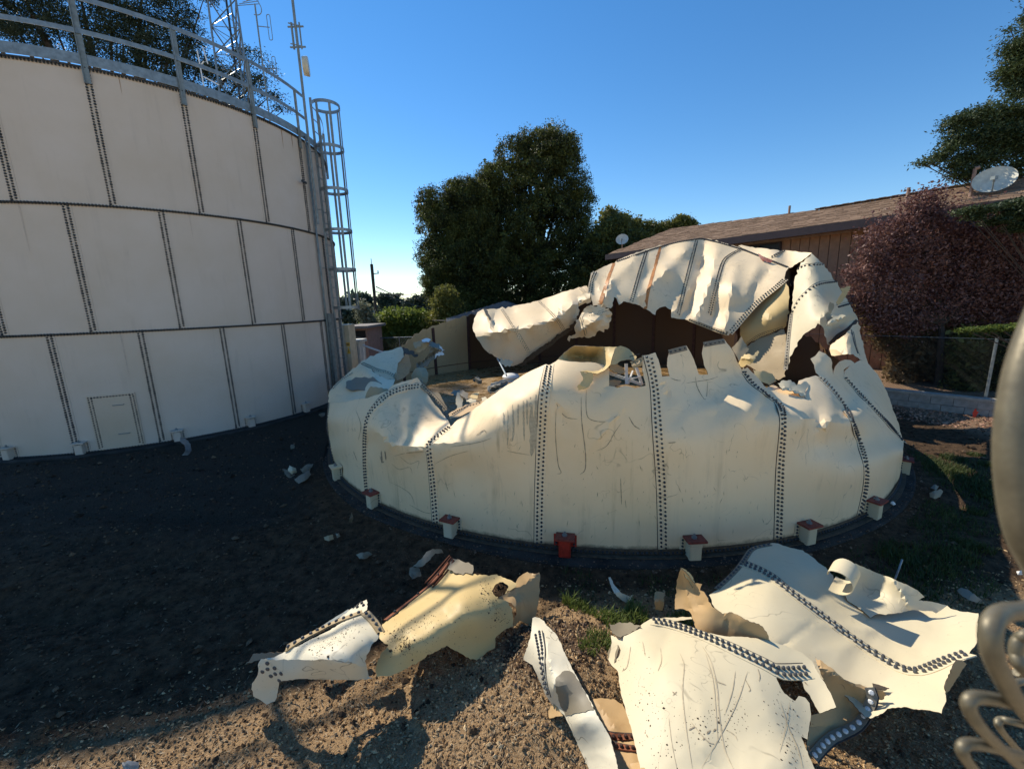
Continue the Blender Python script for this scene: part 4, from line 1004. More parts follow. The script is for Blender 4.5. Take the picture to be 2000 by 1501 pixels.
# debris at the water
part('torn_flap', [(893, 765), (900, 768), (904, 778), (903, 794), (898, 800), (892, 797), (890, 780)], [(893, 765, 6.9), (904, 780, 6.7), (893, 797, 6.2)], 'paint_debris', 'inner', seed=13, res=5)
part('torn_flap', [(915, 776), (926, 768), (936, 765), (932, 779), (922, 777)], [(915, 776, 6.9), (936, 765, 7.2), (932, 779, 6.7)], 'inner_yellow', 'paint', seed=14, res=5)
part('torn_flap', [(911, 779), (920, 777), (930, 780), (929, 787), (918, 786), (911, 784)], [(911, 779, 6.7), (930, 780, 6.7), (918, 786, 6.4)], 'paint_debris', 'inner', seed=15, res=5)
part('torn_flap', [(940, 776), (948, 774), (956, 780), (950, 784), (941, 784)], [(940, 776, 6.6), (956, 780, 6.4), (941, 784, 6.3)], 'paint_debris', 'inner', seed=16, res=5)
part('torn_flap', [(884, 764), (893, 762), (906, 762), (915, 770), (912, 780), (905, 775), (895, 770), (886, 772)], [(884, 764, 7.0), (915, 770, 6.9), (895, 772, 6.8)], 'soiled', 'edge', seed=17, res=4, jag=2)
part('torn_flange', [(876, 808), (888, 801), (898, 796), (915, 789), (929, 785), (946, 782), (958, 778), (952, 784), (930, 797), (910, 807), (893, 815), (879, 818)], [(876, 810, 5.8), (915, 790, 6.2), (955, 780, 6.1), (930, 797, 5.7), (885, 816, 5.5)], 'inner_brown', 'paint', seed=18, seams=[[(882, 810), (905, 797), (940, 786)]], strip=False, rows=1)
junk = part('torn_bundle', [(952, 761), (954, 753), (963, 747), (971, 744), (980, 741), (988, 740), (992, 748), (989, 757), (978, 763), (968, 768), (957, 768)], [(952, 761, 7.8), (971, 744, 8.2), (992, 748, 7.9), (968, 768, 7.4), (972, 755, 7.6)], 'soiled', 'inner_brown', creases=[(958, 756, 986, 745, -.25, 4), (962, 764, 988, 752, .2, 4)], seed=19, res=4, jag=2)
# left part of the upper ring, folded over the far rim
b1c = [(933, 609, 14.6), (976, 602, 14.9), (1052, 587, 15.0), (1103, 569, 14.9), (1146, 558, 14.6), (923, 640, 14.1), (933, 663, 13.7), (959, 653, 13.5), (992, 642, 13.2), (1040, 636, 13.1), (1085, 622, 13.1), (1120, 592, 13.2), (951, 686, 13.4), (971, 698, 13.25), (1002, 713, 13.1), (1037, 690, 13.15), (1065, 671, 13.2), (1098, 648, 13.2), (1123, 630, 13.1), (950, 620, 14.2), (1000, 615, 14.3), (1070, 600, 14.3), (1145, 580, 13.8)]
B1 = part('upper_ring_fold', [(926, 622), (933, 609), (944, 603), (952, 604), (976, 602), (1014, 595), (1052, 587), (1103, 569), (1125, 563), (1146, 558), (1152, 567), (1153, 573), (1140, 577), (1131, 583), (1129, 590), (1131, 617), (1123, 630), (1116, 637), (1098, 648), (1080, 661), (1065, 671), (1050, 682), (1037, 691), (1024, 702), (1010, 712), (1002, 715), (992, 714), (984, 704), (971, 698), (951, 686), (933, 663), (923, 640)],
     b1c, 'paint', 'inner', creases=[(925, 655, 959, 652, -.12, 9), (959, 652, 992, 642, -.30, 9), (992, 642, 1040, 636, -.30, 10), (1040, 636, 1085, 622, -.30, 10), (1085, 622, 1122, 592, -.25, 10), (952, 612, 962, 650, -.22, 7), (968, 612, 965, 650, .14, 8), (1085, 620, 1108, 575, -.25, 9), (1130, 570, 1122, 610, .25, 9), (996, 606, 1003, 612, .12, 5)], crumple=(.02, 35), seed=20, folds=(7, .08, 22, 90),
     seams=[[(979, 603), (1000, 635), (1018, 665), (1033, 690)], [(1052, 588), (1075, 610), (1088, 625), (1100, 645)], [(1132, 562), (1142, 572)]], pitch=.09)
part('torn_edge', [(944, 603), (950, 604), (960, 622), (957, 626), (948, 612)], [(944, 603, 14.2), (960, 622, 13.9), (948, 612, 14.0)], 'soiled', 'edge', seed=21, res=5)
part('torn_edge', [(975, 698), (984, 704), (1000, 703), (1004, 706), (998, 714), (986, 716), (978, 708)], [(975, 698, 12.9), (1004, 706, 12.8), (986, 716, 12.7)], 'paint_debris', 'inner', seed=22, res=4, jag=2)
part('torn_edge', [(1131, 612), (1120, 632), (1098, 650), (1065, 673), (1037, 693), (1012, 714), (1022, 713), (1045, 697), (1075, 676), (1105, 654), (1128, 636), (1137, 618)], [(1131, 612, 12.9), (1065, 673, 13.0), (1012, 714, 12.9), (1105, 654, 13.1), (1045, 697, 13.05)], 'edge', 'rust_bar', seed=23, res=5, jag=2)
part('hanging_flap', [(1127, 577), (1140, 571), (1153, 573), (1154, 590), (1140, 593), (1130, 599), (1129, 588)], [(1127, 577, 12.7), (1153, 573, 12.4), (1130, 599, 12.6)], 'paint', 'inner', seed=24, res=5, jag=1.6, creases=[(1130, 590, 1152, 580, -.15, 5)])
part('hanging_flap', [(1139, 606), (1146, 598), (1154, 595), (1165, 599), (1177, 600), (1188, 603), (1194, 609), (1194, 622), (1190, 635), (1187, 643), (1180, 649), (1171, 645), (1164, 653), (1154, 659), (1141, 657), (1128, 659), (1118, 661), (1108, 663), (1112, 655), (1123, 653), (1122, 643), (1126, 630), (1133, 617)],
     [(1139, 606, 12.7), (1177, 600, 12.5), (1194, 615, 12.3), (1187, 643, 12.5), (1154, 659, 12.7), (1123, 653, 12.9), (1155, 628, 12.3)], 'paint', 'inner', seed=25, res=5, jag=2, crumple=(.05, 12), creases=[(1135, 645, 1165, 625, -.18, 7), (1150, 610, 1190, 620, .15, 6)], seams=[[(1150, 617), (1170, 612), (1190, 605)], [(1134, 620), (1143, 655)]], rows=1)
# big hanging arch of the second ring
b2c = [(1154, 533, 14.0), (1164, 529, 14.2), (1204, 509, 14.6), (1260, 487, 15.0), (1300, 477, 15.1), (1355, 466, 15.0), (1410, 473, 14.5), (1448, 485, 14.0), (1480, 497, 13.4), (1515, 511, 12.7), (1541, 522, 12.2),
       (1153, 572, 13.3), (1174, 600, 12.9), (1200, 590, 12.8), (1225, 592, 12.7), (1265, 608, 12.6), (1311, 620, 12.4), (1346, 625, 12.0), (1391, 644, 11.7), (1423, 653, 11.4), (1474, 600, 11.4), (1519, 561, 11.5), (1440, 570, 12.0), (1300, 550, 13.3), (1230, 550, 13.3), (1380, 540, 13.0)]
B2 = part('hanging_arch', [(1152, 548), (1154, 533), (1164, 529), (1180, 520), (1204, 509), (1232, 497), (1260, 487), (1300, 477), (1330, 471), (1355, 466), (1378, 466), (1410, 473), (1448, 485), (1480, 497), (1515, 511), (1541, 522), (1535, 530), (1531, 548), (1517, 560), (1500, 573), (1474, 597), (1448, 627), (1423, 655), (1391, 644), (1362, 633), (1346, 625), (1332, 623), (1311, 620), (1311, 604), (1308, 604), (1300, 598), (1288, 601), (1282, 606), (1280, 615), (1270, 608), (1263, 604), (1254, 600), (1245, 595), (1236, 593), (1225, 590), (1218, 588), (1209, 595), (1206, 588), (1204, 582), (1199, 580), (1197, 597), (1193, 602), (1185, 600), (1174, 600), (1165, 596), (1158, 597), (1155, 585)],
     b2c, 'paint', 'inner', creases=[(1373, 482, 1372, 520, .30, 15), (1372, 520, 1345, 605, .30, 15), (1400, 490, 1390, 540, -.18, 14), (1390, 540, 1362, 618, -.20, 16), (1436, 525, 1428, 560, -.16, 18), (1428, 560, 1417, 640, -.20, 18), (1402, 560, 1394, 620, .14, 10), (1345, 482, 1300, 530, -.20, 16), (1300, 530, 1252, 578, -.22, 14), (1300, 495, 1262, 540, .14, 14), (1240, 505, 1192, 552, -.16, 12), (1192, 552, 1180, 590, -.2, 8), (1165, 545, 1178, 580, -.15, 7), (1480, 520, 1455, 580, -.12, 16), (1500, 530, 1470, 570, .14, 14)], crumple=(.014, 34), seed=26, res=7, folds=(11, .13, 34, 130),
     seams=[[(1163, 531), (1156, 550), (1153, 572)], [(1263, 489), (1250, 530), (1233, 590)], [(1360, 470), (1345, 530), (1324, 615)], [(1448, 487), (1424, 500), (1411, 516), (1397, 565), (1385, 615)], [(1533, 545), (1515, 561), (1474, 595), (1425, 650)]], pitch=.075, r=.02, h=.03, gap=.075, width=.17, lines=False)
seam(B2, [(1204, 511), (1300, 479), (1355, 468), (1380, 468), (1448, 487), (1480, 499), (1538, 522)], wreck, rows=1, width=.08, mat='edge', pitch=.07, r=.025, h=.03)
seam(B2, [(1345, 624), (1391, 642), (1421, 652)], wreck, rows=1, width=.10, mat='inner', pitch=.07, r=.02, h=.03)
for ln, w in (([(1199, 514), (1182, 562), (1172, 594)], 9), ([(1290, 482), (1278, 526), (1265, 572), (1260, 603)], 8)):
    X = smooth_poly(ln, 6); L_ = [tuple(x+[-w/2*(.6+.4*i/len(X)), 0]) for i, x in enumerate(X)]; R_ = [tuple(x+[w/2*(.6+.4*i/len(X)), 0]) for i, x in enumerate(X)]
    sheet('rust_streak', B2, L_+R_[::-1], 'orange_rust', parent=wreck, res=6, off=.006, thick=.003, jag=.6, edge='orange_rust')
part('rust_tear', [(1480, 495), (1495, 503), (1510, 509), (1503, 513), (1488, 508)], [(1480, 495, 13.1), (1510, 509, 12.6), (1488, 508, 12.9)], 'redcap', 'edge', seed=27, res=4)
# fold pocket to the right of the arch
part('inner_fold', [(1517, 558), (1531, 546), (1540, 560), (1542, 580), (1540, 605), (1538, 625), (1531, 641), (1510, 648), (1487, 657), (1470, 666), (1458, 675), (1450, 668), (1446, 655), (1445, 640), (1452, 625), (1474, 597), (1500, 573)],
     [(1517, 560, 11.7), (1474, 600, 11.8), (1446, 645, 11.6), (1458, 675, 11.5), (1531, 641, 10.9), (1540, 590, 11.0), (1500, 620, 11.0)], 'inner_yellow', 'paint', seed=28, crumple=(.02, 40), seams=[[(1459, 674), (1487, 656), (1530, 642)]], rows=2, strip=False)
part('inner_fold', [(1458, 676), (1487, 658), (1510, 649), (1531, 642), (1536, 655), (1535, 690), (1534, 735), (1520, 742), (1500, 738), (1475, 722), (1452, 710), (1447, 690)],
     [(1458, 676, 11.3), (1531, 642, 10.8), (1534, 735, 10.0), (1475, 722, 10.6), (1447, 690, 11.2)], 'inner', 'paint', seed=29)
part('shaded_fold', [(1541, 520), (1560, 508), (1584, 494), (1570, 515), (1556, 530), (1552, 560), (1548, 612), (1543, 640), (1532, 650), (1528, 610), (1526, 570), (1531, 548)],
     [(1541, 520, 12.4), (1584, 494, 12.4), (1556, 530, 12.2), (1540, 650, 11.4), (1528, 600, 11.6)], 'inner_dark', 'paint', seed=30, creases=[(1550, 520, 1540, 610, .6, 7)])  # dark sheet standing in for shade in the gap between folds
B7 = part('rear_fold', [(1436, 478), (1455, 480), (1480, 484), (1510, 487), (1530, 489), (1560, 492), (1586, 494), (1575, 503), (1560, 512), (1543, 523), (1515, 513), (1480, 499)],
     [(1436, 478, 14.9), (1530, 489, 13.6), (1586, 494, 12.0), (1543, 523, 12.3), (1480, 499, 13.7), (1515, 500, 13.0)], 'paint', 'inner', seed=31, crumple=(.015, 30), seams=[[(1531, 490), (1504, 504)]], pitch=.09, r=.02, h=.03)
# tall bright fold on the right, with the tear in it
B5 = part('tall_fold', [(1584, 494), (1594, 503), (1605, 513), (1618, 530), (1630, 548), (1645, 570), (1662, 599), (1670, 612), (1676, 626), (1668, 636), (1656, 645), (1637, 658), (1628, 668), (1621, 674), (1616, 672), (1614, 660), (1610, 655), (1609, 642), (1602, 634), (1597, 631), (1592, 640), (1583, 644), (1573, 650), (1565, 660), (1557, 669), (1552, 680), (1547, 692), (1543, 705), (1537, 720), (1533, 724), (1535, 700), (1538, 676), (1542, 640), (1546, 612), (1549, 570), (1552, 545), (1556, 528), (1570, 511)],
     [(1584, 494, 11.6), (1556, 528, 11.5), (1546, 612, 10.6), (1535, 720, 9.8), (1605, 513, 11.3), (1630, 548, 11.0), (1662, 599, 10.5), (1676, 626, 10.2), (1590, 560, 10.4), (1600, 600, 9.9), (1575, 640, 9.8), (1637, 655, 9.4), (1620, 672, 9.3), (1615, 640, 9.4), (1550, 680, 9.9), (1580, 520, 11.1)], 'paint_debris', 'inner', seed=32, crumple=(.015, 40), folds=(7, .08, 22, 90),
     creases=[(1625, 625, 1662, 612, -.18, 8), (1630, 645, 1668, 625, .12, 7), (1600, 625, 1625, 600, -.1, 8)], jag=1.4,
     seams=[[(1557, 527), (1573, 519), (1608, 516)], [(1547, 612), (1563, 583), (1595, 557), (1634, 550)], [(1636, 600), (1664, 592)]], rows=1, strip=False, pitch=.10, r=.026, h=.03)
seam(B5, [(1546, 612), (1540, 660), (1534, 722)], wreck, rows=1, width=.1, mat='soiled', pitch=.08, r=.02)
seam(B5, [(1675, 626), (1656, 644), (1637, 656), (1621, 673)], wreck, rows=2, width=.10, mat='edge', pitch=.08, r=.02)
part('torn_flap', [(1662, 559), (1652, 560), (1640, 564), (1645, 570), (1640, 578), (1633, 590), (1637, 596), (1648, 584), (1655, 574)], [(1662, 559, 10.1), (1640, 564, 9.9), (1634, 592, 9.6)], 'inner_yellow', 'paint', seed=33, res=5)
part('torn_flap', [(1621, 589), (1628, 592), (1629, 601), (1622, 614), (1630, 624), (1624, 631), (1615, 628), (1612, 615), (1618, 604)], [(1621, 589, 9.6), (1629, 601, 9.5), (1612, 625, 9.2)], 'inner', 'paint_debris', seed=34, res=5)
part('torn_flap', [(1632, 618), (1645, 614), (1656, 616), (1648, 622), (1636, 628), (1622, 636), (1612, 634), (1620, 626)], [(1632, 618, 9.2), (1656, 616, 9.4), (1612, 634, 8.9)], 'paint_debris', 'inner', seed=35, res=5, creases=[(1615, 633, 1655, 616, -.15, 5)])
part('lower_fold', [(1624, 694), (1620, 682), (1622, 674), (1634, 664), (1648, 655), (1662, 640), (1676, 627), (1682, 657), (1688, 682), (1696, 714), (1680, 702), (1666, 691), (1645, 692)],
     [(1624, 694, 8.3), (1634, 664, 8.7), (1676, 627, 9.7), (1682, 657, 9.3), (1696, 714, 8.2), (1660, 690, 7.9), (1655, 665, 8.3)], 'paint', 'inner', seed=36, creases=[(1626, 680, 1690, 706, -.22, 8)], seams=[[(1662, 644), (1668, 668), (1675, 690)]], rows=1, strip=False, r=.02)
part('torn_flap', [(1429, 679), (1440, 668), (1448, 657), (1458, 673), (1461, 686), (1452, 696), (1443, 704), (1436, 690)], [(1429, 679, 5.9), (1448, 657, 6.2), (1461, 686, 5.9), (1443, 704, 5.6)], 'inner', 'paint', seed=37, res=5)
part('torn_flap', [(1442, 710), (1448, 696), (1461, 691), (1471, 694), (1480, 684), (1483, 688), (1474, 703), (1470, 709), (1458, 712), (1449, 717)], [(1442, 710, 5.2), (1461, 691, 5.1), (1483, 686, 5.2), (1449, 717, 5.1), (1465, 700, 4.95)], 'inner_yellow', 'paint', seed=38, res=4, creases=[(1450, 700, 1472, 700, -.1, 4)])
part('torn_flap', [(1471, 722), (1482, 725), (1493, 724), (1509, 730), (1517, 744), (1503, 752), (1483, 743), (1474, 733)], [(1471, 722, 5.5), (1493, 724, 5.6), (1517, 744, 5.6), (1483, 743, 5.2), (1497, 736, 5.5)], 'inner_yellow', 'paint', seed=39, res=5)
part('torn_flap', [(1519, 748), (1530, 742), (1545, 742), (1556, 752), (1570, 745), (1580, 750), (1572, 766), (1580, 785), (1560, 768), (1540, 762), (1528, 762)], [(1519, 748, 5.3), (1545, 742, 5.5), (1580, 750, 5.7), (1580, 785, 5.1), (1540, 762, 5.2)], 'paint_debris', 'paint', seed=40, res=5, jag=1.8, creases=[(1530, 755, 1575, 770, -.08, 4)])
# rolled-over flap on the front rim
C1 = part('rolled_flap', [(1082, 712), (1092, 698), (1103, 688), (1112, 681), (1123, 675), (1150, 676), (1180, 677), (1206, 677), (1200, 684), (1195, 700), (1192, 712), (1182, 722), (1167, 730), (1150, 727), (1133, 725), (1148, 722), (1164, 716), (1166, 708), (1158, 706), (1130, 708), (1105, 709)],
     [(1082, 712, 4.85), (1103, 688, 5.0), (1123, 675, 4.95), (1206, 677, 4.8), (1195, 700, 4.55), (1167, 730, 4.5), (1133, 725, 4.52), (1130, 700, 5.1), (1160, 695, 5.05), (1150, 680, 4.8), (1175, 712, 4.75)], 'inner_yellow', 'paint', seed=41, res=6, creases=[(1115, 695, 1160, 700, .12, 9)], jag=.4)
part('rolled_flap', [(1206, 677), (1212, 675), (1226, 680), (1236, 688), (1244, 697), (1238, 704), (1228, 702), (1214, 704), (1200, 712), (1192, 712), (1196, 696), (1200, 684)], [(1206, 677, 4.8), (1226, 680, 4.95), (1244, 697, 4.85), (1214, 704, 4.7), (1195, 710, 4.58)], 'inner_yellow', 'paint', seed=42, res=6, jag=.6)
part('torn_flap', [(1133, 725), (1142, 728), (1160, 728), (1158, 742), (1152, 752), (1140, 760), (1130, 762), (1127, 755), (1134, 748), (1139, 738)], [(1133, 725, 4.5), (1160, 728, 4.5), (1130, 762, 4.42)], 'inner_yellow', 'paint', seed=43, res=5)
part('torn_flap', [(1194, 705), (1204, 709), (1215, 716), (1222, 725), (1212, 730), (1200, 727), (1192, 722)], [(1194, 705, 4.7), (1222, 725, 4.75), (1192, 722, 4.6)], 'inner', 'edge', seed=44, res=5, jag=1.6)
part('bolted_scrap', [(1230, 706), (1243, 701), (1256, 697), (1255, 710), (1247, 716), (1240, 723), (1234, 715)], [(1230, 706, 4.6), (1256, 697, 4.62), (1240, 723, 4.55)], 'inner', 'paint', seed=45, res=5, seams=[[(1233, 707), (1253, 701)]], strip=False, rows=1, r=.01)
tr = empty('roof_truss', tuple(atY(1225, 740, 4.75)), 'bent white roof truss bars poking through the torn front notch', 'truss')
for (a, c, w) in (((1188, 726), (1256, 750), .02), ((1190, 730), (1254, 752), .02), ((1223, 710), (1224, 750), .035), ((1243, 718), (1254, 751), .035), ((1236, 724), (1229, 742), .018), ((1224, 733), (1228, 749), .02), ((1226, 741), (1252, 735), .016)):
    b = MB(); b.bar(atY(*a, 4.82), atY(*c, 4.74), w, .015); b.build('truss_bar', M['white'], tr)
o = part('torn_flap', [(1190, 742), (1200, 741), (1214, 745), (1207, 753), (1200, 757), (1190, 757)], [(1190, 742, 4.7), (1214, 745, 4.8), (1200, 757, 4.6)], 'inner_brown', 'edge', seed=46, res=5)
# anchor chairs round the wreck
ac = [base_ang(*p) for p in ((658, 935), (733, 987), (885, 1041), (1104, 1077), (1352, 1086), (1572, 1056), (1703, 1008))]+[-41]
sets = [anchor_meshes('paint_debris', 'paint', 'bolt'), anchor_meshes('paint_debris', 'redcap', 'bolt'), anchor_meshes('paint_debris', 'redcap', 'bolt'), anchor_meshes('red', 'redcap', 'bolt'), anchor_meshes('paint_debris', 'redcap', 'bolt'), anchor_meshes('paint_debris', 'redcap', 'bolt'), anchor_meshes('paint_debris', 'redcap', 'bolt'), anchor_meshes('paint_debris', 'redcap', 'bolt')]
anchors([radians(a) for a in ac], CR, wreck, sets)
# roof vent and rods lying in the water
vz = .58; vp = atZ(998, 738, .62)
e = empty('roof_vent', (vp[0], vp[1], .55), 'white mushroom roof vent standing in the muddy water inside the crushed tank', 'vent')
def lathe(c, prof, n=24):
    V = []; Fs = []
    for r, z in prof:
        for k in range(n): V.append((c[0]+r*cos(2*pi*k/n), c[1]+r*sin(2*pi*k/n), c[2]+z))
    for i in range(len(prof)-1):
        for k in range(n): Fs.append((i*n+k, i*n+(k+1) % n, (i+1)*n+(k+1) % n, (i+1)*n+k))
    return V, Fs
b = MB(); b.add(*lathe((vp[0], vp[1], .5), [(.14, 0), (.14, .12), (.26, .14), (.27, .17), (.23, .23), (.12, .27), (.005, .28)])); b.build('cap', M['white'], e, True)
b = MB(); b.add(*lathe((vp[0], vp[1], .5), [(.30, .02), (.30, .06), (.005, .065)])); b.build('flange', M['white'], e, True)
b = MB(); b.tube([atY(971, 699, 11.0), atY(976, 708, 10.9), atY(989, 733, 9.5)], .022, 6); o = b.build('steel_rod', M['galv'], smooth=True); tag(o, 'pale bent rod leaning from the hanging sheet down to the vent', 'rod')
b = MB(); b.bar(atY(925, 744, 9.0), atY(934, 736, 9.0), .06); b.bar(atY(930, 739, 9.0), atY(938, 746, 8.8), .08); o = b.build('broken_bracket', M['soiled']); tag(o, 'small T-shaped grey bracket sticking out of the muddy water', 'bracket')

# ------------------------------------------------------------------ wreckage on the ground in front
def piece(name, label, anchor, cat='sheet metal'): return empty(name, tuple(atZ(anchor[0], anchor[1], 0)), label, cat)
# left: pale folded sheet
d = piece('torn_sheet', 'pale folded sheet with a bolted edge at the far left of the wreckage', (620, 1320))
S = part('folded_plate', [(504, 1296), (510, 1286), (535, 1283), (557, 1271), (580, 1262), (606, 1248), (640, 1232), (668, 1215), (700, 1200), (712, 1196), (726, 1216), (740, 1240), (739, 1246), (726, 1258), (722, 1270), (713, 1290), (717, 1305), (720, 1320), (728, 1325), (684, 1327), (632, 1326), (583, 1325), (566, 1327), (545, 1330), (543, 1345), (541, 1360), (536, 1369), (521, 1375), (510, 1367), (495, 1359), (491, 1345), (492, 1334), (503, 1318), (505, 1305)],
  [(504, 1296, .36, 'z'), (557, 1271, .42, 'z'), (640, 1232, .48, 'z'), (710, 1197, .50, 'z'), (740, 1243, .50, 'z'), (713, 1290, .46, 'z'), (610, 1288, .56, 'z'), (660, 1260, .62, 'z'), (690, 1290, .56, 'z'), (720, 1322, .30, 'z'), (632, 1326, .30, 'z'), (560, 1325, .28, 'z'), (521, 1375, .0, 'z'), (495, 1350, .12, 'z'), (540, 1345, .12, 'z'), (510, 1290, .38, 'z')],
  'paint_white', 'inner', [(520, 1288, 620, 1286, -.03, 9), (620, 1286, 712, 1299, -.03, 9), (690, 1225, 730, 1250, -.02, 6), (720, 1290, 722, 1320, .05, 6)], (.006, 22), 7, .8, (), d, seed=60, thick=.006)
seam(S, [(512, 1300), (530, 1310), (552, 1325)], d, rows=3, gap=.045, pitch=.045, strip=False, lines=False, each=True, bmat='bolt_grey', r=.016, h=.006)
specks('soil_crumbs', S, [[(610, 1275), (660, 1245), (700, 1215)]], 300, 10, .0025, 'soil', d, 4)
seam(S, [(561, 1266), (606, 1241), (651, 1218), (708, 1196)], d, rows=1, width=.05, mat='inner', pitch=.055, each=True, bmat='bolt_grey', r=.013, lift=.012)
seam(S, [(713, 1198), (728, 1213), (743, 1236)], d, rows=1, width=.06, mat='inner', pitch=.05, each=True, bmat='bolt_grey', r=.013, lift=.012)
part('edge_flange', [(652, 1216), (680, 1192), (716, 1170), (718, 1176), (717, 1190), (700, 1200)], [(652, 1216, .34, 'z'), (716, 1170, .42, 'z'), (717, 1192, .46, 'z'), (680, 1202, .40, 'z')], 'paint_white', 'inner', (), (.004, 15), 5, 1., (), d, seed=61, seams=[[(697, 1190), (715, 1174)]], strip=False, rows=2, each=True)
part('edge_flange', [(598, 1242), (640, 1214), (680, 1189), (684, 1192), (650, 1213), (606, 1245)], [(598, 1242, .2, 'z'), (684, 1190, .26, 'z'), (606, 1246, .24, 'z')], 'galv', 'galv', (), (0, 10), 6, .3, (), d, seed=62)
part('edge_flange', [(494, 1276), (515, 1275), (552, 1274), (540, 1282), (508, 1287), (480, 1296), (488, 1288)], [(494, 1276, .16, 'z'), (552, 1274, .2, 'z'), (490, 1294, .1, 'z')], 'soiled', 'edge', (), (.003, 10), 5, 1, (), d, seed=63)
# yellow-brown inside-out sheet
d = piece('torn_sheet', 'big yellow inside-out torn sheet leaning between pale fold and spoil mound', (880, 1260))
S = part('twisted_plate', [(882, 1091), (890, 1108), (898, 1118), (924, 1120), (937, 1121), (955, 1124), (970, 1121), (990, 1130), (1009, 1138), (1007, 1146), (1000, 1150), (985, 1160), (971, 1167), (989, 1173), (1001, 1190), (1002, 1206), (1002, 1222), (994, 1226), (986, 1229), (975, 1238), (967, 1246), (967, 1264), (955, 1270), (947, 1277), (940, 1285), (931, 1289), (915, 1283), (898, 1274), (884, 1267), (872, 1260), (855, 1270), (840, 1277), (820, 1290), (801, 1300), (780, 1312), (762, 1319), (748, 1319), (736, 1322), (733, 1308), (737, 1292), (742, 1278), (752, 1268), (759, 1258), (750, 1256), (741, 1246), (742, 1232), (746, 1219), (770, 1203), (791, 1186), (824, 1157), (840, 1146), (859, 1134), (866, 1120)],
  [(882, 1091, .30, 'z'), (924, 1120, .34, 'z'), (970, 1122, .34, 'z'), (1009, 1140, .34, 'z'), (1001, 1190, .22, 'z'), (1000, 1222, .12, 'z'), (967, 1255, .10, 'z'), (931, 1289, .06, 'z'), (872, 1260, .28, 'z'), (801, 1300, .24, 'z'), (736, 1320, .22, 'z'), (742, 1240, .34, 'z'), (791, 1190, .24, 'z'), (859, 1136, .20, 'z'), (900, 1180, .50, 'z'), (850, 1215, .46, 'z'), (930, 1200, .42, 'z'), (800, 1240, .44, 'z'), (900, 1240, .30, 'z'), (960, 1150, .36, 'z')],
  'inner_yellow', 'paint', [(775, 1255, 870, 1195, .05, 18), (870, 1195, 940, 1180, .02, 16), (800, 1210, 875, 1150, -.03, 12), (940, 1140, 970, 1190, -.025, 8)], (.006, 26), 6, 1.0, [[(960, 1154), (966, 1143), (976, 1136), (985, 1138), (993, 1144), (990, 1153), (986, 1160), (974, 1167), (966, 1162)]], d, seed=64)
specks('soil_crumbs', S, [[(765, 1245), (800, 1228), (850, 1205)], [(775, 1265), (800, 1255)], [(945, 1140), (960, 1180), (985, 1215)]], 520, 8, .0035, 'soil', d, 2)
specks('soil_crumbs', S, [[(760, 1230), (860, 1180), (960, 1200)], [(800, 1270), (900, 1240)]], 260, 26, .0025, 'soil', d, 3)
seam(S, [(876, 1098), (864, 1115), (842, 1140), (815, 1163), (780, 1190), (752, 1212)], d, rows=1, width=.03, mat='rust', pitch=.3, strip=True, lines=True, lift=.01)
b = MB()
for k, off in enumerate((-5, 0, 5, 10)):
    X = smooth_poly([(882+off*.5, 1088+off*.6), (868+off, 1106+off*.4), (853+off, 1124+off*.5), (835+off, 1143+off*.5)], 5); b.tube(S.P(X)+S.N(X)*.01, .008, 5)
b.build('rust_ribs', M['rust'], d)
part('edge_flange', [(883, 1090), (900, 1094), (924, 1103), (925, 1110), (922, 1120), (900, 1120), (886, 1117), (874, 1110)], [(883, 1090, .30, 'z'), (924, 1104, .34, 'z'), (922, 1120, .36, 'z'), (876, 1112, .30, 'z')], 'soiled', 'inner', (), (.004, 12), 6, 1, (), d, seed=65)
part('standing_flap', [(1022, 1120), (1030, 1116), (1044, 1120), (1053, 1117), (1055, 1122), (1054, 1157), (1050, 1182), (1045, 1206), (1041, 1222), (1028, 1217), (1015, 1212), (1008, 1219), (1002, 1228), (1003, 1214), (1009, 1190), (999, 1177), (985, 1173), (973, 1170), (986, 1160), (997, 1150), (1006, 1144), (1008, 1136), (1012, 1128)],
  [(1022, 1120, 3.62), (1054, 1120, 3.62), (1054, 1160, 3.5), (1041, 1220, 3.3), (1003, 1226, 3.2), (973, 1168, 3.3), (1008, 1140, 3.45), (1020, 1175, 3.30)], 'inner_brown', 'paint', [(1005, 1150, 1045, 1125, -.03, 6), (985, 1168, 1045, 1150, .02, 8)], (.008, 14), 6, 1.2, (), d, seed=66)
# upright strip right of the mound
d = piece('torn_sheet', 'narrow twisted sheet standing on edge between the mound and the brown ribbed plate', (1080, 1370))
S = part('twisted_strip', [(1039, 1216), (1040, 1206), (1045, 1204), (1054, 1206), (1072, 1224), (1080, 1232), (1087, 1239), (1099, 1266), (1114, 1296), (1132, 1332), (1150, 1362), (1162, 1386), (1178, 1415), (1192, 1440), (1203, 1480), (1212, 1530), (1168, 1530), (1150, 1500), (1125, 1445), (1102, 1395), (1088, 1385), (1075, 1372), (1066, 1358), (1060, 1342), (1050, 1320), (1040, 1298), (1030, 1292), (1022, 1287), (1028, 1266), (1036, 1245)],
  [(1040, 1206, .30, 'z'), (1054, 1206, .28, 'z'), (1087, 1239, .34, 'z'), (1114, 1296, .40, 'z'), (1150, 1362, .42, 'z'), (1192, 1440, .42, 'z'), (1210, 1525, .40, 'z'), (1022, 1287, .12, 'z'), (1060, 1342, .16, 'z'), (1080, 1376, .12, 'z'), (1125, 1445, .2, 'z'), (1165, 1528, .2, 'z'), (1068, 1290, .40, 'z'), (1058, 1245, .36, 'z'), (1080, 1340, .36, 'z'), (1130, 1410, .36, 'z')],
  'paint_white', 'inner', [(1068, 1250, 1084, 1370, -.03, 7), (1050, 1230, 1066, 1330, -.01, 6)], (.005, 20), 6, .8, (), d, seed=67)
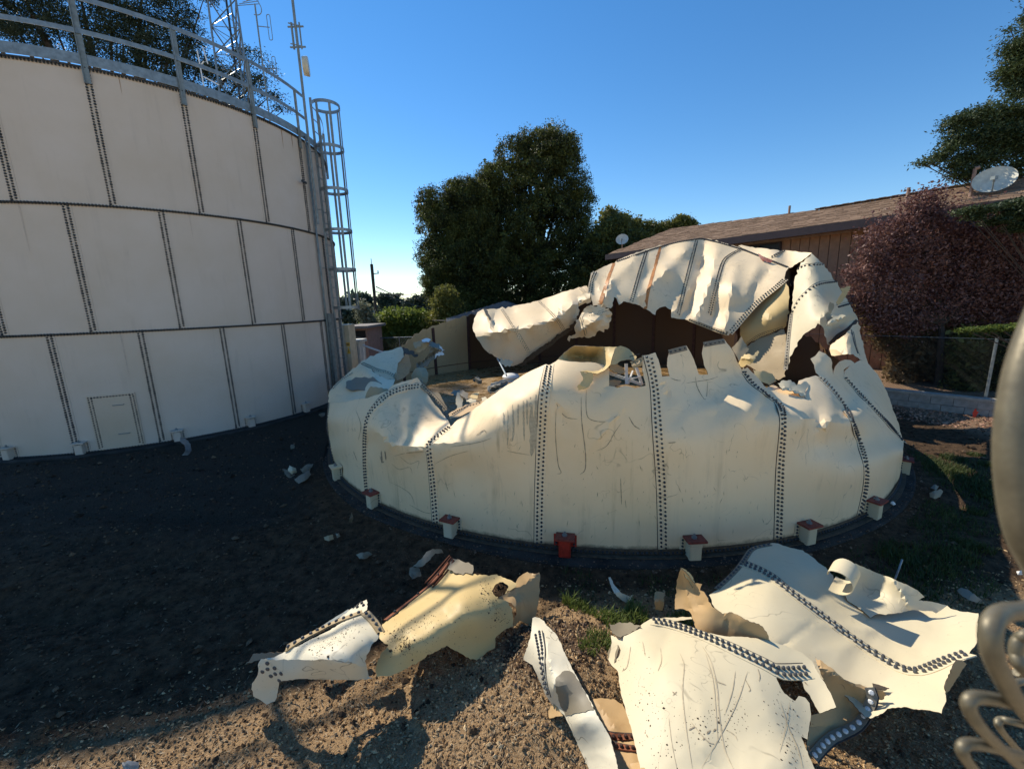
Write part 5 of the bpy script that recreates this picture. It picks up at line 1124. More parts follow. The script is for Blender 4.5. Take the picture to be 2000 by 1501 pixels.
seam(S, [(1050, 1235), (1058, 1275), (1062, 1310), (1070, 1352)], d, rows=2, pitch=.034, gap=.034, width=.07, mat='paint_white', each=True, bmat='bolt_grey', r=.0105, h=.016)
sheet('soiled_patch', S, [(1084, 1338), (1087, 1322), (1098, 1312), (1112, 1310), (1123, 1318), (1132, 1332), (1148, 1362), (1160, 1386), (1132, 1392), (1105, 1397), (1094, 1372)], 'soiled', None, d, 7, off=.004, thick=.003, jag=1.5, seed=5, edge='soiled')
part('corner_flap', [(1060, 1408), (1068, 1392), (1080, 1376), (1088, 1372), (1100, 1380), (1106, 1396), (1090, 1398), (1072, 1402)], [(1060, 1408, .06, 'z'), (1080, 1376, .16, 'z'), (1104, 1394, .2, 'z')], 'inner_brown', 'paint', (), (.004, 12), 6, 1, (), d, seed=68)
# brown ribbed plate
d = piece('torn_sheet', 'brown stained plate with two rusty bolted ribs beneath the largest pale sheet', (1200, 1440))
S = part('plate', [(1150, 1366), (1175, 1362), (1198, 1364), (1216, 1375), (1228, 1400), (1238, 1430), (1250, 1495), (1256, 1530), (1212, 1530), (1207, 1501), (1192, 1450), (1177, 1410), (1160, 1384)], [(1150, 1366, .10, 'z'), (1198, 1364, .12, 'z'), (1236, 1430, .12, 'z'), (1177, 1410, .10, 'z'), (1240, 1525, .12, 'z')], 'inner_brown', 'paint', [(1165, 1370, 1200, 1420, -.02, 12)], (.005, 20), 7, .8, (), d, seed=69)
for ln in ([(1181, 1434), (1205, 1439), (1240, 1440)], [(1187, 1452), (1212, 1460), (1242, 1464)]):
    seam(S, ln, d, rows=1, width=.035, mat='rust', pitch=.035, each=True, bmat='rust_bar' if 'rust_bar' in M else 'bolt', r=.012, h=.016, lift=.012)
part('rolled_edge', [(1230, 1490), (1250, 1487), (1258, 1489), (1266, 1484), (1280, 1484), (1296, 1492), (1300, 1530), (1245, 1530)], [(1230, 1490, .30, 'z'), (1280, 1484, .36, 'z'), (1300, 1528, .3, 'z'), (1245, 1528, .3, 'z')], 'inner_brown', 'paint', [(1250, 1500, 1290, 1500, -.03, 8)], (.006, 9), 6, .8, (), d, seed=70)
# largest pale sheet
d = piece('torn_sheet', 'largest pale cream sheet at the bottom with double bolt rows and long scratches', (1380, 1400))
S5 = part('plate', [(1262, 1213), (1270, 1208), (1300, 1205), (1350, 1204), (1352, 1208), (1318, 1212), (1330, 1220), (1360, 1231), (1420, 1242), (1460, 1243), (1502, 1250), (1535, 1260), (1568, 1275), (1586, 1290), (1595, 1308), (1602, 1322), (1610, 1331), (1622, 1352), (1633, 1380), (1618, 1386), (1601, 1392), (1592, 1378), (1582, 1357), (1571, 1344), (1565, 1325), (1550, 1323), (1535, 1320), (1516, 1323), (1523, 1338), (1532, 1353), (1553, 1368), (1560, 1358), (1572, 1361), (1581, 1372), (1584, 1395), (1580, 1420), (1577, 1443), (1565, 1437), (1574, 1462), (1591, 1500), (1600, 1530), (1254, 1530), (1250, 1495), (1240, 1455), (1234, 1425), (1226, 1400), (1219, 1374), (1213, 1355), (1210, 1335), (1207, 1311), (1195, 1299), (1188, 1287), (1192, 1272), (1195, 1254), (1193, 1240), (1203, 1243), (1212, 1244), (1230, 1237), (1246, 1228), (1252, 1220)],
  [(1265, 1212, .40, 'z'), (1350, 1205, .42, 'z'), (1420, 1240, .50, 'z'), (1502, 1250, .50, 'z'), (1586, 1292, .46, 'z'), (1633, 1380, .44, 'z'), (1584, 1395, .40, 'z'), (1580, 1440, .38, 'z'), (1590, 1515, .42, 'z'), (1254, 1515, .34, 'z'), (1210, 1335, .30, 'z'), (1188, 1287, .22, 'z'), (1195, 1245, .30, 'z'), (1300, 1300, .48, 'z'), (1400, 1350, .50, 'z'), (1500, 1400, .47, 'z'), (1300, 1450, .42, 'z'), (1420, 1480, .44, 'z'), (1540, 1480, .46, 'z'), (1260, 1260, .42, 'z')],
  'paint_debris', 'inner', [(1305, 1240, 1260, 1340, .02, 22), (1350, 1250, 1380, 1450, -.012, 40), (1280, 1216, 1240, 1235, -.015, 8), (1480, 1340, 1540, 1460, -.012, 30)], (.004, 45), 7, .6, (), d, seed=71, folds=(6, .010, 40, 150))
seam(S5, [(1272, 1213), (1300, 1217), (1345, 1231), (1400, 1253), (1450, 1276), (1500, 1300), (1520, 1311), (1550, 1312), (1580, 1310)], d, rows=2, pitch=.038, gap=.042, width=.10, mat='paint_debris', each=True, bmat='bolt_grey', r=.0125, h=.02)
marks('scratches', S5, [([(1328, 1275), (1336, 1300), (1333, 1350), (1340, 1420), (1352, 1500)], 2), ([(1372, 1262), (1388, 1290), (1400, 1340), (1405, 1400), (1415, 1460), (1432, 1500)], 2.6), ([(1378, 1275), (1393, 1330), (1399, 1400), (1402, 1450)], 1.6), ([(1460, 1310), (1440, 1370), (1410, 1430), (1370, 1500)], 1.8), ([(1436, 1310), (1430, 1350), (1415, 1395)], 1.6), ([(1306, 1400), (1312, 1450), (1322, 1500)], 1.2), ([(1524, 1370), (1540, 1420), (1558, 1460), (1568, 1500)], 1.5), ([(1542, 1370), (1535, 1420), (1522, 1470)], 1.3), ([(1290, 1265), (1292, 1290), (1285, 1310)], 2), ([(1255, 1252), (1260, 1280)], 2), ([(1232, 1262), (1225, 1300), (1215, 1310)], 2), ([(1350, 1410), (1380, 1445), (1395, 1452)], 2), ([(1400, 1330), (1418, 1337)], 2), ([(1420, 1425), (1435, 1435), (1440, 1445)], 1.5)], 'drip', d)
marks('scuffs', S5, [([(1345, 1425), (1358, 1418)], 3), ([(1380, 1432), (1388, 1425)], 4), ([(1392, 1428), (1399, 1422)], 3), ([(1372, 1444), (1378, 1440)], 3), ([(1455, 1325), (1465, 1345), (1462, 1350)], 1.5), ([(1313, 1350), (1322, 1357)], 2), ([(1322, 1350), (1314, 1358)], 2), ([(1570, 1330), (1578, 1338)], 2), ([(1448, 1400), (1452, 1404)], 2), ([(1262, 1433), (1266, 1440)], 2), ([(1220, 1308), (1222, 1304)], 2), ([(1480, 1305), (1484, 1320), (1482, 1330)], 1.5)], 'scratch', d)
part('curled_corner', [(1190, 1218), (1205, 1216), (1235, 1216), (1252, 1222), (1232, 1235), (1212, 1244), (1196, 1236)], [(1190, 1218, .30, 'z'), (1250, 1222, .42, 'z'), (1212, 1244, .36, 'z'), (1215, 1225, .30, 'z')], 'soiled', 'paint', (), (.006, 12), 6, 1, (), d, seed=72)
part('curled_corner', [(1186, 1286), (1188, 1270), (1196, 1254), (1206, 1255), (1209, 1265), (1205, 1280), (1200, 1294)], [(1186, 1286, .16, 'z'), (1208, 1260, .32, 'z'), (1200, 1294, .26, 'z')], 'soiled', 'paint', (), (.004, 12), 6, 1, (), d, seed=73)
specks('soil_crumbs', S5, [[(1350, 1425), (1400, 1410), (1450, 1380)], [(1240, 1300), (1300, 1480)], [(1520, 1360), (1560, 1480)]], 420, 22, .0028, 'soil', d, 5)
# big sheet on the right with the long curved seam
d = piece('torn_sheet', 'big pale sheet on the right crossed by a long curving double row of bolts', (1650, 1290))
S6 = part('plate', [(1450, 1103), (1460, 1086), (1472, 1068), (1490, 1063), (1514, 1060), (1535, 1066), (1568, 1074), (1582, 1084), (1595, 1095), (1613, 1107), (1640, 1140), (1680, 1150), (1740, 1160), (1775, 1168), (1800, 1176), (1823, 1178), (1850, 1182), (1857, 1188), (1880, 1194), (1911, 1197), (1909, 1225), (1908, 1254), (1893, 1275), (1887, 1287), (1880, 1290), (1872, 1305), (1863, 1320), (1850, 1340), (1846, 1353), (1848, 1368), (1842, 1380), (1839, 1392), (1822, 1388), (1805, 1385), (1785, 1384), (1772, 1380), (1754, 1380), (1733, 1383), (1724, 1392), (1700, 1402), (1690, 1400), (1640, 1345), (1590, 1315), (1530, 1275), (1480, 1250), (1430, 1232), (1397, 1188), (1385, 1161), (1400, 1152), (1414, 1135), (1430, 1122)],
  [(1450, 1103, .36, 'z'), (1472, 1068, .34, 'z'), (1535, 1066, .36, 'z'), (1613, 1107, .36, 'z'), (1400, 1152, .30, 'z'), (1390, 1180, .34, 'z'), (1450, 1240, .40, 'z'), (1550, 1290, .36, 'z'), (1640, 1345, .28, 'z'), (1700, 1402, .26, 'z'), (1772, 1380, .36, 'z'), (1842, 1385, .46, 'z'), (1848, 1355, .42, 'z'), (1885, 1288, .36, 'z'), (1910, 1230, .30, 'z'), (1857, 1188, .24, 'z'), (1800, 1178, .20, 'z'), (1740, 1165, .18, 'z'), (1680, 1160, .20, 'z'), (1500, 1150, .42, 'z'), (1560, 1200, .38, 'z'), (1650, 1240, .26, 'z'), (1750, 1290, .24, 'z'), (1800, 1260, .22, 'z'), (1820, 1320, .34, 'z'), (1720, 1340, .28, 'z'), (1850, 1240, .22, 'z'), (1600, 1130, .32, 'z')],
  'paint_debris', 'inner', [(1600, 1170, 1720, 1240, -.02, 18), (1720, 1240, 1800, 1270, .03, 25)], (.004, 40), 7, 1.0, (), d, seed=74, folds=(9, .014, 34, 140))
seam(S6, [(1452, 1100), (1499, 1121), (1550, 1161), (1610, 1206), (1658, 1242), (1715, 1281), (1760, 1306), (1790, 1312), (1820, 1303), (1850, 1290), (1892, 1276)], d, rows=2, pitch=.046, gap=.046, width=.11, mat='paint_debris', each=True, bmat='bolt_grey', r=.0135, h=.02)
seam(S6, [(1400, 1150), (1432, 1120), (1452, 1096), (1470, 1072), (1505, 1063)], d, rows=1, pitch=.05, width=.05, mat='soiled', each=True, bmat='bolt_grey')
part('raised_lip', [(1648, 1150), (1652, 1120), (1660, 1100), (1672, 1100), (1688, 1107), (1715, 1119), (1745, 1130), (1775, 1143), (1792, 1152), (1806, 1165), (1794, 1172), (1810, 1173), (1823, 1175), (1850, 1182), (1842, 1188), (1829, 1197), (1822, 1193), (1800, 1192), (1785, 1190), (1760, 1196), (1735, 1198), (1712, 1199), (1700, 1206), (1682, 1190), (1655, 1172)],
  [(1655, 1110, .44, 'z'), (1688, 1107, .42, 'z'), (1745, 1130, .42, 'z'), (1800, 1160, .36, 'z'), (1850, 1182, .30, 'z'), (1785, 1190, .24, 'z'), (1735, 1198, .22, 'z'), (1700, 1205, .22, 'z'), (1655, 1165, .26, 'z'), (1700, 1150, .26, 'z')], 'paint_debris', 'inner', [(1745, 1135, 1780, 1185, -.03, 8)], (.004, 20), 7, .8, (), d, seed=75)
# spiral curl
b = MB(); c0 = atZ(1642, 1122, .52); ax = np.array([.75, .62, .10]); ax /= np.linalg.norm(ax); up = np.array([0, 0, 1.]); sd = np.cross(ax, up); up = np.cross(sd, ax)
V = []; n = 26
for k in range(n):
    t_ = -2.0+5.2*k/(n-1); r = .13-.006*k/3
    p = c0+r*(cos(t_)*sd+sin(t_)*up); hw = .11*(1-.5*max(0, k-18)/8)
    V += [p-ax*hw, p+ax*hw]
V = np.array(V); cen = c0
Vi = cen+(V-cen)*1.0; n2 = len(V)
inner = np.array([v-(v-(cen+ax*((v-cen)@ax)))*.06 for v in V])
b.add(np.concatenate([V, inner]), [(2*i, 2*i+1, 2*i+3, 2*i+2) for i in range(n-1)]+[(n2+2*i, n2+2*i+2, n2+2*i+3, n2+2*i+1) for i in range(n-1)]+[(2*i, 2*i+2, n2+2*i+2, n2+2*i) for i in range(n-1)]+[(2*i+1, n2+2*i+1, n2+2*i+3, 2*i+3) for i in range(n-1)])
b.build('spiral_curl', M['paint_debris'], d, True)
part('rolled_edge', [(1880, 1289), (1888, 1296), (1878, 1310), (1866, 1330), (1856, 1345), (1848, 1354), (1846, 1340), (1854, 1318), (1864, 1296), (1870, 1288)], [(1880, 1289, .40, 'z'), (1888, 1296, .34, 'z'), (1848, 1354, .40, 'z'), (1862, 1310, .46, 'z'), (1858, 1342, .36, 'z')], 'inner', 'paint', (), (.003, 12), 6, .8, (), d, seed=76)
# standing shard
d = piece('torn_sheet', 'tall pointed shard standing up between the two big pale sheets', (1350, 1230))
part('plate', [(1330, 1109), (1340, 1117), (1348, 1128), (1354, 1137), (1362, 1138), (1371, 1140), (1367, 1152), (1375, 1155), (1383, 1168), (1390, 1183), (1400, 1190), (1411, 1198), (1420, 1197), (1429, 1195), (1448, 1204), (1468, 1215), (1482, 1218), (1492, 1227), (1499, 1238), (1505, 1252), (1480, 1250), (1420, 1243), (1390, 1236), (1360, 1229), (1354, 1215), (1351, 1200), (1345, 1192), (1332, 1188), (1318, 1189), (1318, 1170), (1320, 1148), (1324, 1128)],
  [(1330, 1109, .72, 'z'), (1371, 1140, .66, 'z'), (1318, 1189, .34, 'z'), (1351, 1200, .42, 'z'), (1390, 1183, .58, 'z'), (1429, 1195, .60, 'z'), (1468, 1215, .60, 'z'), (1505, 1252, .50, 'z'), (1420, 1243, .42, 'z'), (1360, 1229, .38, 'z'), (1340, 1150, .52, 'z')], 'inner_brown', 'paint', [(1330, 1115, 1352, 1190, -.03, 8), (1375, 1180, 1340, 1190, .02, 8)], (.006, 18), 6, 1, (), d, seed=77)
part('plate_tip', [(1329, 1108), (1340, 1112), (1350, 1122), (1357, 1135), (1353, 1148), (1347, 1136), (1338, 1125)], [(1329, 1108, .73, 'z'), (1350, 1122, .66, 'z'), (1353, 1148, .58, 'z')], 'inner_yellow', 'paint', (), (.003, 12), 5, 1, (), d, seed=78)
# brown folded piece with curved bolted edge
d = piece('torn_sheet', 'brown curled piece with a dark bolted strip between the two big sheets', (1640, 1400))
S = part('plate', [(1592, 1284), (1606, 1290), (1617, 1300), (1628, 1306), (1640, 1318), (1649, 1327), (1668, 1334), (1685, 1338), (1703, 1344), (1704, 1362), (1700, 1380), (1691, 1395), (1682, 1408), (1673, 1419), (1660, 1427), (1646, 1432), (1616, 1446), (1600, 1462), (1583, 1482), (1576, 1464), (1576, 1448), (1578, 1440), (1584, 1396), (1600, 1392), (1632, 1382), (1622, 1352), (1605, 1320)],
  [(1592, 1284, .46, 'z'), (1649, 1327, .38, 'z'), (1703, 1344, .36, 'z'), (1704, 1362, .32, 'z'), (1673, 1419, .16, 'z'), (1583, 1482, .12, 'z'), (1584, 1396, .2, 'z'), (1632, 1384, .2, 'z'), (1625, 1330, .38, 'z'), (1660, 1370, .22, 'z'), (1620, 1430, .12, 'z')], 'inner_brown', 'paint', [(1600, 1300, 1690, 1350, -.03, 9)], (.005, 20), 7, .8, (), d, seed=79)
seam(S, [(1697, 1342), (1703, 1358), (1695, 1388), (1680, 1412), (1655, 1428), (1628, 1438), (1604, 1458), (1586, 1480)], d, rows=1, pitch=.05, width=.055, mat='soiled', each=True, bmat='white', r=.016, h=.01, lift=.012)
part('curled_tab', [(1704, 1346), (1715, 1347), (1725, 1348), (1730, 1356), (1727, 1364), (1718, 1366), (1704, 1362)], [(1704, 1346, .36, 'z'), (1728, 1352, .36, 'z'), (1720, 1366, .3, 'z')], 'inner_brown', 'paint', (), (.003, 12), 5, .6, (), d, seed=80)
part('curled_tab', [(1704, 1333), (1712, 1335), (1728, 1340), (1737, 1343), (1731, 1346), (1706, 1344)], [(1704, 1333, .32, 'z'), (1737, 1343, .32, 'z'), (1706, 1344, .32, 'z')], 'edge', 'edge', (), (0, 12), 5, .6, (), d, seed=81)

# small scattered fragments: each its own thing
def frag(poly, z, label, mat='frag', back='inner', tilt=.05, seed=0):
    P = np.array(poly, float); lo, hi = P.min(0), P.max(0)
    ctrl = [(lo[0], lo[1], z+tilt, 'z'), (hi[0], lo[1], z+tilt*.6, 'z'), (lo[0], hi[1], z+tilt*.2, 'z'), (hi[0], hi[1], z, 'z'), (P[:, 0].mean(), P[:, 1].mean(), z+tilt, 'z')]
    S = Surf(ctrl, crumple=(.006, 9), seed=seed); o = sheet('metal_fragment', S, poly, mat, back, None, 5, jag=.8, seed=seed, thick=.005)
    tag(o, label, 'debris', 'torn metal fragments on the ground'); return o
frag([(800, 1108), (806, 1106), (820, 1110), (823, 1124), (805, 1130), (799, 1120)], .02, 'cup-shaped pale fragment on dark dirt left of the yellow sheet', seed=1)
frag([(806, 1106), (822, 1092), (832, 1078), (845, 1071), (862, 1072), (866, 1080), (850, 1080), (838, 1094), (824, 1106)], .03, 'curved arching strip beside the foundation rim above the cup-shaped fragment', tilt=.12, seed=2)
frag([(695, 1082), (705, 1078), (720, 1077), (727, 1081), (716, 1090), (702, 1091)], -.06, 'grey diamond fragment on dark dirt below the left foundation edge', seed=3)
frag([(632, 1048), (640, 1045), (650, 1043), (652, 1052), (642, 1056), (634, 1054)], -.06, 'tan folded fragment left of the foundation edge', 'inner', seed=4)
frag([(682, 1012), (687, 1000), (690, 1010), (688, 1020), (681, 1019)], -.05, 'small upright triangular sliver near the left foundation edge', tilt=.12, seed=5)
frag([(655, 1041), (662, 1040), (665, 1047), (658, 1050)], -.06, 'tiny pale chip right beside the tan folded fragment', 'frag', seed=6)
frag([(120, 1140), (135, 1134), (150, 1130), (176, 1127), (172, 1133), (150, 1137), (130, 1141)], -.05, 'long thin pale strip lying on the dark dirt far left', seed=7)
frag([(548, 914), (560, 917), (572, 924), (585, 930), (583, 937), (566, 934), (552, 925)], -.06, 'bent cream strip in the small debris heap between the tanks', seed=8)
frag([(565, 908), (578, 914), (580, 922), (570, 926), (562, 918)], -.04, 'white block-like fragment topping the small heap between the tanks', 'paint_debris', tilt=.14, seed=9)
frag([(533, 944), (545, 941), (575, 938), (572, 944), (550, 946)], -.06, 'thin sliver at the near left of the heap between the tanks', seed=10)
frag([(575, 935), (590, 925), (605, 918), (608, 926), (596, 938), (580, 946)], -.05, 'grey creased shard at the right of the heap between the tanks', 'soiled', tilt=.12, seed=11)
frag([(586, 916), (600, 906), (612, 905), (606, 918), (592, 924)], -.05, 'dull beige shard behind the grey creased one near the foundation', tilt=.1, seed=12)
frag([(568, 868), (576, 866), (575, 876), (566, 880)], -.05, 'small upright white chip alone on dirt between the tanks', 'frag', tilt=.12, seed=13)
frag([(618, 812), (628, 806), (640, 805), (640, 815), (625, 820)], -.05, 'crumpled pale scrap against the left end of the wreck', tilt=.12, seed=14)
frag([(578, 862), (590, 858), (606, 852), (602, 860), (585, 866)], -.06, 'flat dark scrap beyond the lone white chip', 'soiled', seed=15)
frag([(1188, 1127), (1192, 1126), (1200, 1142), (1215, 1158), (1230, 1164), (1237, 1160), (1234, 1172), (1222, 1176), (1205, 1164), (1194, 1146)], -.03, 'boomerang-shaped white strip in the grass before the tank', 'paint_white', tilt=.16, seed=16)
frag([(1279, 1156), (1285, 1154), (1299, 1155), (1297, 1175), (1294, 1192), (1280, 1190), (1278, 1172)], .0, 'upright beige rectangular scrap right of the grass tuft', 'inner', tilt=.16, seed=17)
frag([(1869, 1152), (1876, 1147), (1890, 1150), (1906, 1162), (1918, 1172), (1912, 1178), (1895, 1172), (1880, 1164)], -.06, 'grey elongated slab in shade at the right near the fence', 'soiled', tilt=.08, seed=18)
frag([(1817, 952), (1824, 946), (1834, 949), (1828, 957)], -.06, 'small grey chip on shaded grass right of the tank', 'soiled', seed=19)
frag([(1815, 962), (1824, 958), (1838, 955), (1842, 959), (1836, 970), (1826, 974), (1816, 970)], -.05, 'cream crumpled scrap on shaded grass right of the tank', seed=20, tilt=.1)
frag([(1738, 983), (1744, 978), (1750, 984), (1744, 986)], .0, 'tiny white triangle on the foundation right of the last anchor', 'white', tilt=.05, seed=21)
frag([(352, 853), (362, 855), (372, 866), (374, 880), (366, 889), (355, 889), (362, 880), (360, 868), (352, 862)], .10, 'curled pale strip hanging at an anchor of the standing tank', 'galv', tilt=.2, seed=22)
frag([(238, 1488), (252, 1484), (272, 1487), (270, 1500), (242, 1505)], .03, 'pale flat stone-like scrap at the bottom left edge', 'block', tilt=.03, seed=23)
frag([(1985, 1115), (1995, 1112), (1998, 1122), (1988, 1122)], -.06, 'small white chip on sunlit dirt near the right edge', 'white', seed=24)
b = MB(); b.tube([atZ(1762, 1092, .05), atZ(1755, 1112, -.02), atZ(1748, 1130, .08)], .009, 6); o = b.build('thin_rod', M['galv'], smooth=True); tag(o, 'thin grey rod standing in the shaded grass behind the right sheet', 'rod')
b = MB(); b.tube([atZ(238, 1069, -.05), atZ(262, 1077, -.04), atZ(310, 1054, -.03)], .014, 5); o = b.build('bent_stick', M['wood'], smooth=True); tag(o, 'dark bent stick lying on the shaded dirt at left', 'stick')

# ------------------------------------------------------------------ brown house on the right
e0 = np.array([5.13, 22.4]); hd = np.array([.615, -.789]); hn = np.array([.789, .615]); EZ = 5.2; SL = .33; HL = 19.
def hp(s, n_, z): p = e0+hd*s+hn*n_; return np.array([p[0], p[1], z])
house = empty('brown_house', (e0[0], e0[1], 0), 'long brown house with vertical siding and brown shingle roof behind the wreck', 'house')
hx = (np.r_[hd, 0], np.r_[hn, 0], np.array([0, 0, 1.]))
b = MB(); b.box((hp(HL/2+.5, 3.75, 2.3)), (HL-1.0, 6.2, 4.95+.6), hx); b.build('wall_core', M['dark'], house)
bd = MB(); bd.box((0, 0, 0), (.286, .03, 5.55), hx); bme = bd.mesh('siding_board', M['siding'])
WX0, WX1, WZ0, WZ1 = 6.3, 7.9, 3.9, 4.85
for i in range(int((HL-1)/.305)):
    s = .75+i*.305
    segs = [(-.48, 5.07)] if not (WX0-.1 < s < WX1+.1) else [(-.48, WZ0), (WZ1, 5.07)]
    for za, zb in segs:
        if (za, zb) == (-.48, 5.07): o = bpy.data.objects.new('siding_board', bme)
        else:
            q_ = MB(); q_.box((0, 0, 0), (.295, .03, zb-za), hx); o = bpy.data.objects.new('siding_board', q_.mesh('siding_board', M['siding']))
        col.objects.link(o); o.parent = house; o.location = Vector(hp(s, .62, (za+zb)/2))-Vector(house.location)
w = MB()
for (a, c, ww) in ((hp(WX0, .58, WZ0), hp(WX1, .58, WZ0), .08), (hp(WX0, .58, WZ1), hp(WX1, .58, WZ1), .08), (hp(WX0, .58, WZ0), hp(WX0, .58, WZ1), .08), (hp(WX1, .58, WZ0), hp(WX1, .58, WZ1), .08), (hp((WX0+WX1)/2, .59, WZ0), hp((WX0+WX1)/2, .59, WZ1), .05)): w.bar(a, c, ww, .05)
wo_ = w.build('window_frame', M['fascia'], house)
w = MB(); w.box(hp((WX0+WX1)/2, .64, (WZ0+WZ1)/2), (WX1-WX0, .01, WZ1-WZ0), hx); w.build('pane', M['glass'], wo_)
# roof: deck plus shingle courses
rz = lambda n_: EZ+SL*n_
RW = lambda s: 4.6-1.6*min(1, max(0, (s-.8)/7.5))
b = MB(); V = [hp(0, 0, EZ-.02), hp(HL, 0, EZ-.02), hp(HL, 3., rz(3.)-.02), hp(8.3, 3., rz(3.)-.02), hp(.8, 4.6, rz(4.6)-.02), hp(0, 7.5, EZ-.02), hp(HL, 7.5, EZ-.02)]
b.add(V, [(0, 1, 2, 3, 4), (0, 4, 5), (4, 3, 2, 6, 5)]); roof = b.build('roof', M['shingle'], house)
sh = MB(); rg = np.random.default_rng(5)
for j in range(34):
    n0 = j*.14
    s = -.05+rg.uniform(0, .2)
    while s < HL:
        L = rg.uniform(.22, .42); 
        if n0 < RW(s)-.02:
            n1 = min(n0+.2, RW(s)+.04); t_ = rg.uniform(.012, .03); smin = 0.18*n0
            if s > smin-.1:
                A = hp(s, n0, rz(n0)+t_); B_ = hp(s+L-.012, n0, rz(n0)+t_); C_ = hp(s+L-.012, n1, rz(n1)+.002); D_ = hp(s, n1, rz(n1)+.002)
                dn = np.array([0, 0, -.02]); sh.add([A, B_, C_, D_, A+dn, B_+dn], [(0, 1, 2, 3), (0, 4, 5, 1)])
        s += L
o = sh.build('shingle_courses', M['shingle'], roof); o['kind'] = 'stuff'
rc = MB()
for k in range(60):
    s = 8.3+k*.18; rc.box(hp(s, 3., rz(3.)+.035+.01*(k % 2)), (.2, .32, .025), hx)
o = rc.build('ridge_caps', M['shingle'], roof); o['kind'] = 'stuff'
b = MB(); b.bar(hp(-.05, -.04, EZ-.14), hp(HL, -.04, EZ-.14), .05, .26, up=(0, 0, 1)); b.bar(hp(-.03, -.05, EZ-.14), hp(-.03, 7.5, EZ-.14), .05, .26); b.build('fascia_board', M['fascia'], house)
b = MB(); b.box(hp(HL/2, .32, EZ-.20), (HL-.1, .62, .02), hx); b.build('soffit', M['trimlight'], house)
b = MB(); b.bar(hp(.3, .58, EZ-.26), hp(HL, .58, EZ-.26), .03, .08, up=(0, 0, 1)); b.build('frieze_board', M['trimlight'], house)
def onroof(x, y):
    r = ray([(x, y)])[0]; n3 = np.array([hn[0], hn[1]]); t_ = (EZ-CZ-SL*(e0@n3))/(r[2]-SL*(r[:2]@n3)); return CAM+r*t_
for (x, y, ytop) in ((1541, 418, 406), (1770, 402, 379), (1895, 385, 352)):
    P = onroof(x, y); h = (y-ytop)/FPX*np.linalg.norm(P-CAM); b = MB(); b.tube([P-[0, 0, .05], P+[0, 0, h]], .045, 8)
    if ytop == 352: b.tube([P+[0, 0, h], P+[.07, -.07, h+.02]], .05, 8)
    b.build('vent_pipe', M['pipe'], house, True)
def dish(P, R, face, label, mat='dish'):
    e = empty('satellite_dish', tuple(P-np.array([0, 0, R*1.5])), label, 'satellite dish'); f = np.array(face, float); f /= np.linalg.norm(f)
    x = np.cross([0, 0, 1], f); x /= np.linalg.norm(x); y = np.cross(f, x); V = [P-f*R*.22]; Fs = []; n = 32; rings = 6
    for j in range(1, rings+1):
        r = R*j/rings
        for k in range(n): V.append(P+r*(cos(2*pi*k/n)*x*1.0+sin(2*pi*k/n)*y*.92)-f*R*.22*(1-(j/rings)**2))
    for k in range(n): Fs.append((0, 1+k, 1+(k+1) % n))
    for j in range(rings-1):
        for k in range(n): a = 1+j*n; Fs.append((a+k, a+n+k, a+n+(k+1) % n, a+(k+1) % n))
    b = MB(); b.add(V, Fs); m_ = len(V); b.add([v-f*.012 for v in V], [tuple(reversed(q)) for q in Fs]); b.build('reflector', M[mat], e, True)
    b = MB(); b.tube([P-f*R*.2, P-f*R*.45, P-f*R*.4-np.array([0, 0, R*1.5])], .028, 8); b.build('mount', M['pipe'], e, True)
    b = MB(); b.tube([P-y*R*.9, P-y*R*.65+f*R*.9], .016, 6); b.box(P-y*R*.6+f*R*.95, (.09, .12, .09)); b.build('feed_arm', M['galv_dull'], e)
P = onroof(1940, 384); dish(atT(1942, 350, 11.8), .44, (-.62, -.55, .42), 'large weathered cream satellite dish on the brown house roof at right')
dish(atT(1215, 467, 22.5), .33, (-.3, -.85, .35), 'small pale satellite dish at the left end of the brown house roof', 'white_box')
# small house behind the left rim
sh_ = empty('grey_roof_house', tuple(atY(945, 640, 25)), 'small house with grey shingle roof below the big dark tree', 'house')
Ra = atY(984, 588, 26.5); La = atY(872, 622, 24.0); Rb = atY(1075, 622, 25.5); back = np.array([0.6, 6., 0])
b = MB(); b.add([La, Ra, Ra+back, La+back+[0, 0, .4]], [(0, 1, 2, 3)]); b.add([Ra, Rb, Rb+back, Ra+back], [(0, 1, 2, 3)]); b.add([La, Rb, Ra], [(0, 1, 2)])
for k in range(9):
    u = k/9.; A = La*(1-u)+Ra*u; B_ = Rb*(1-.0-u*1.)+Ra*u; b.bar(A+[0, 0, .03], B_+[0, -.02, .03], .05, .02)
b.build('roof', M['shingle_grey'], sh_)
b = MB(); b.bar(La+[0, -.03, -.08], Rb+[0, -.03, -.08], .05, .2, up=(0, 0, 1)); b.build('fascia_board', M['farwall'], sh_)
b = MB(); b.box(((La+Rb)/2+[.2, 2.8, -1.7]), (Rb[0]-La[0]-1.0, 4.5, 3.2)); b.build('wall', M['siding'], sh_)

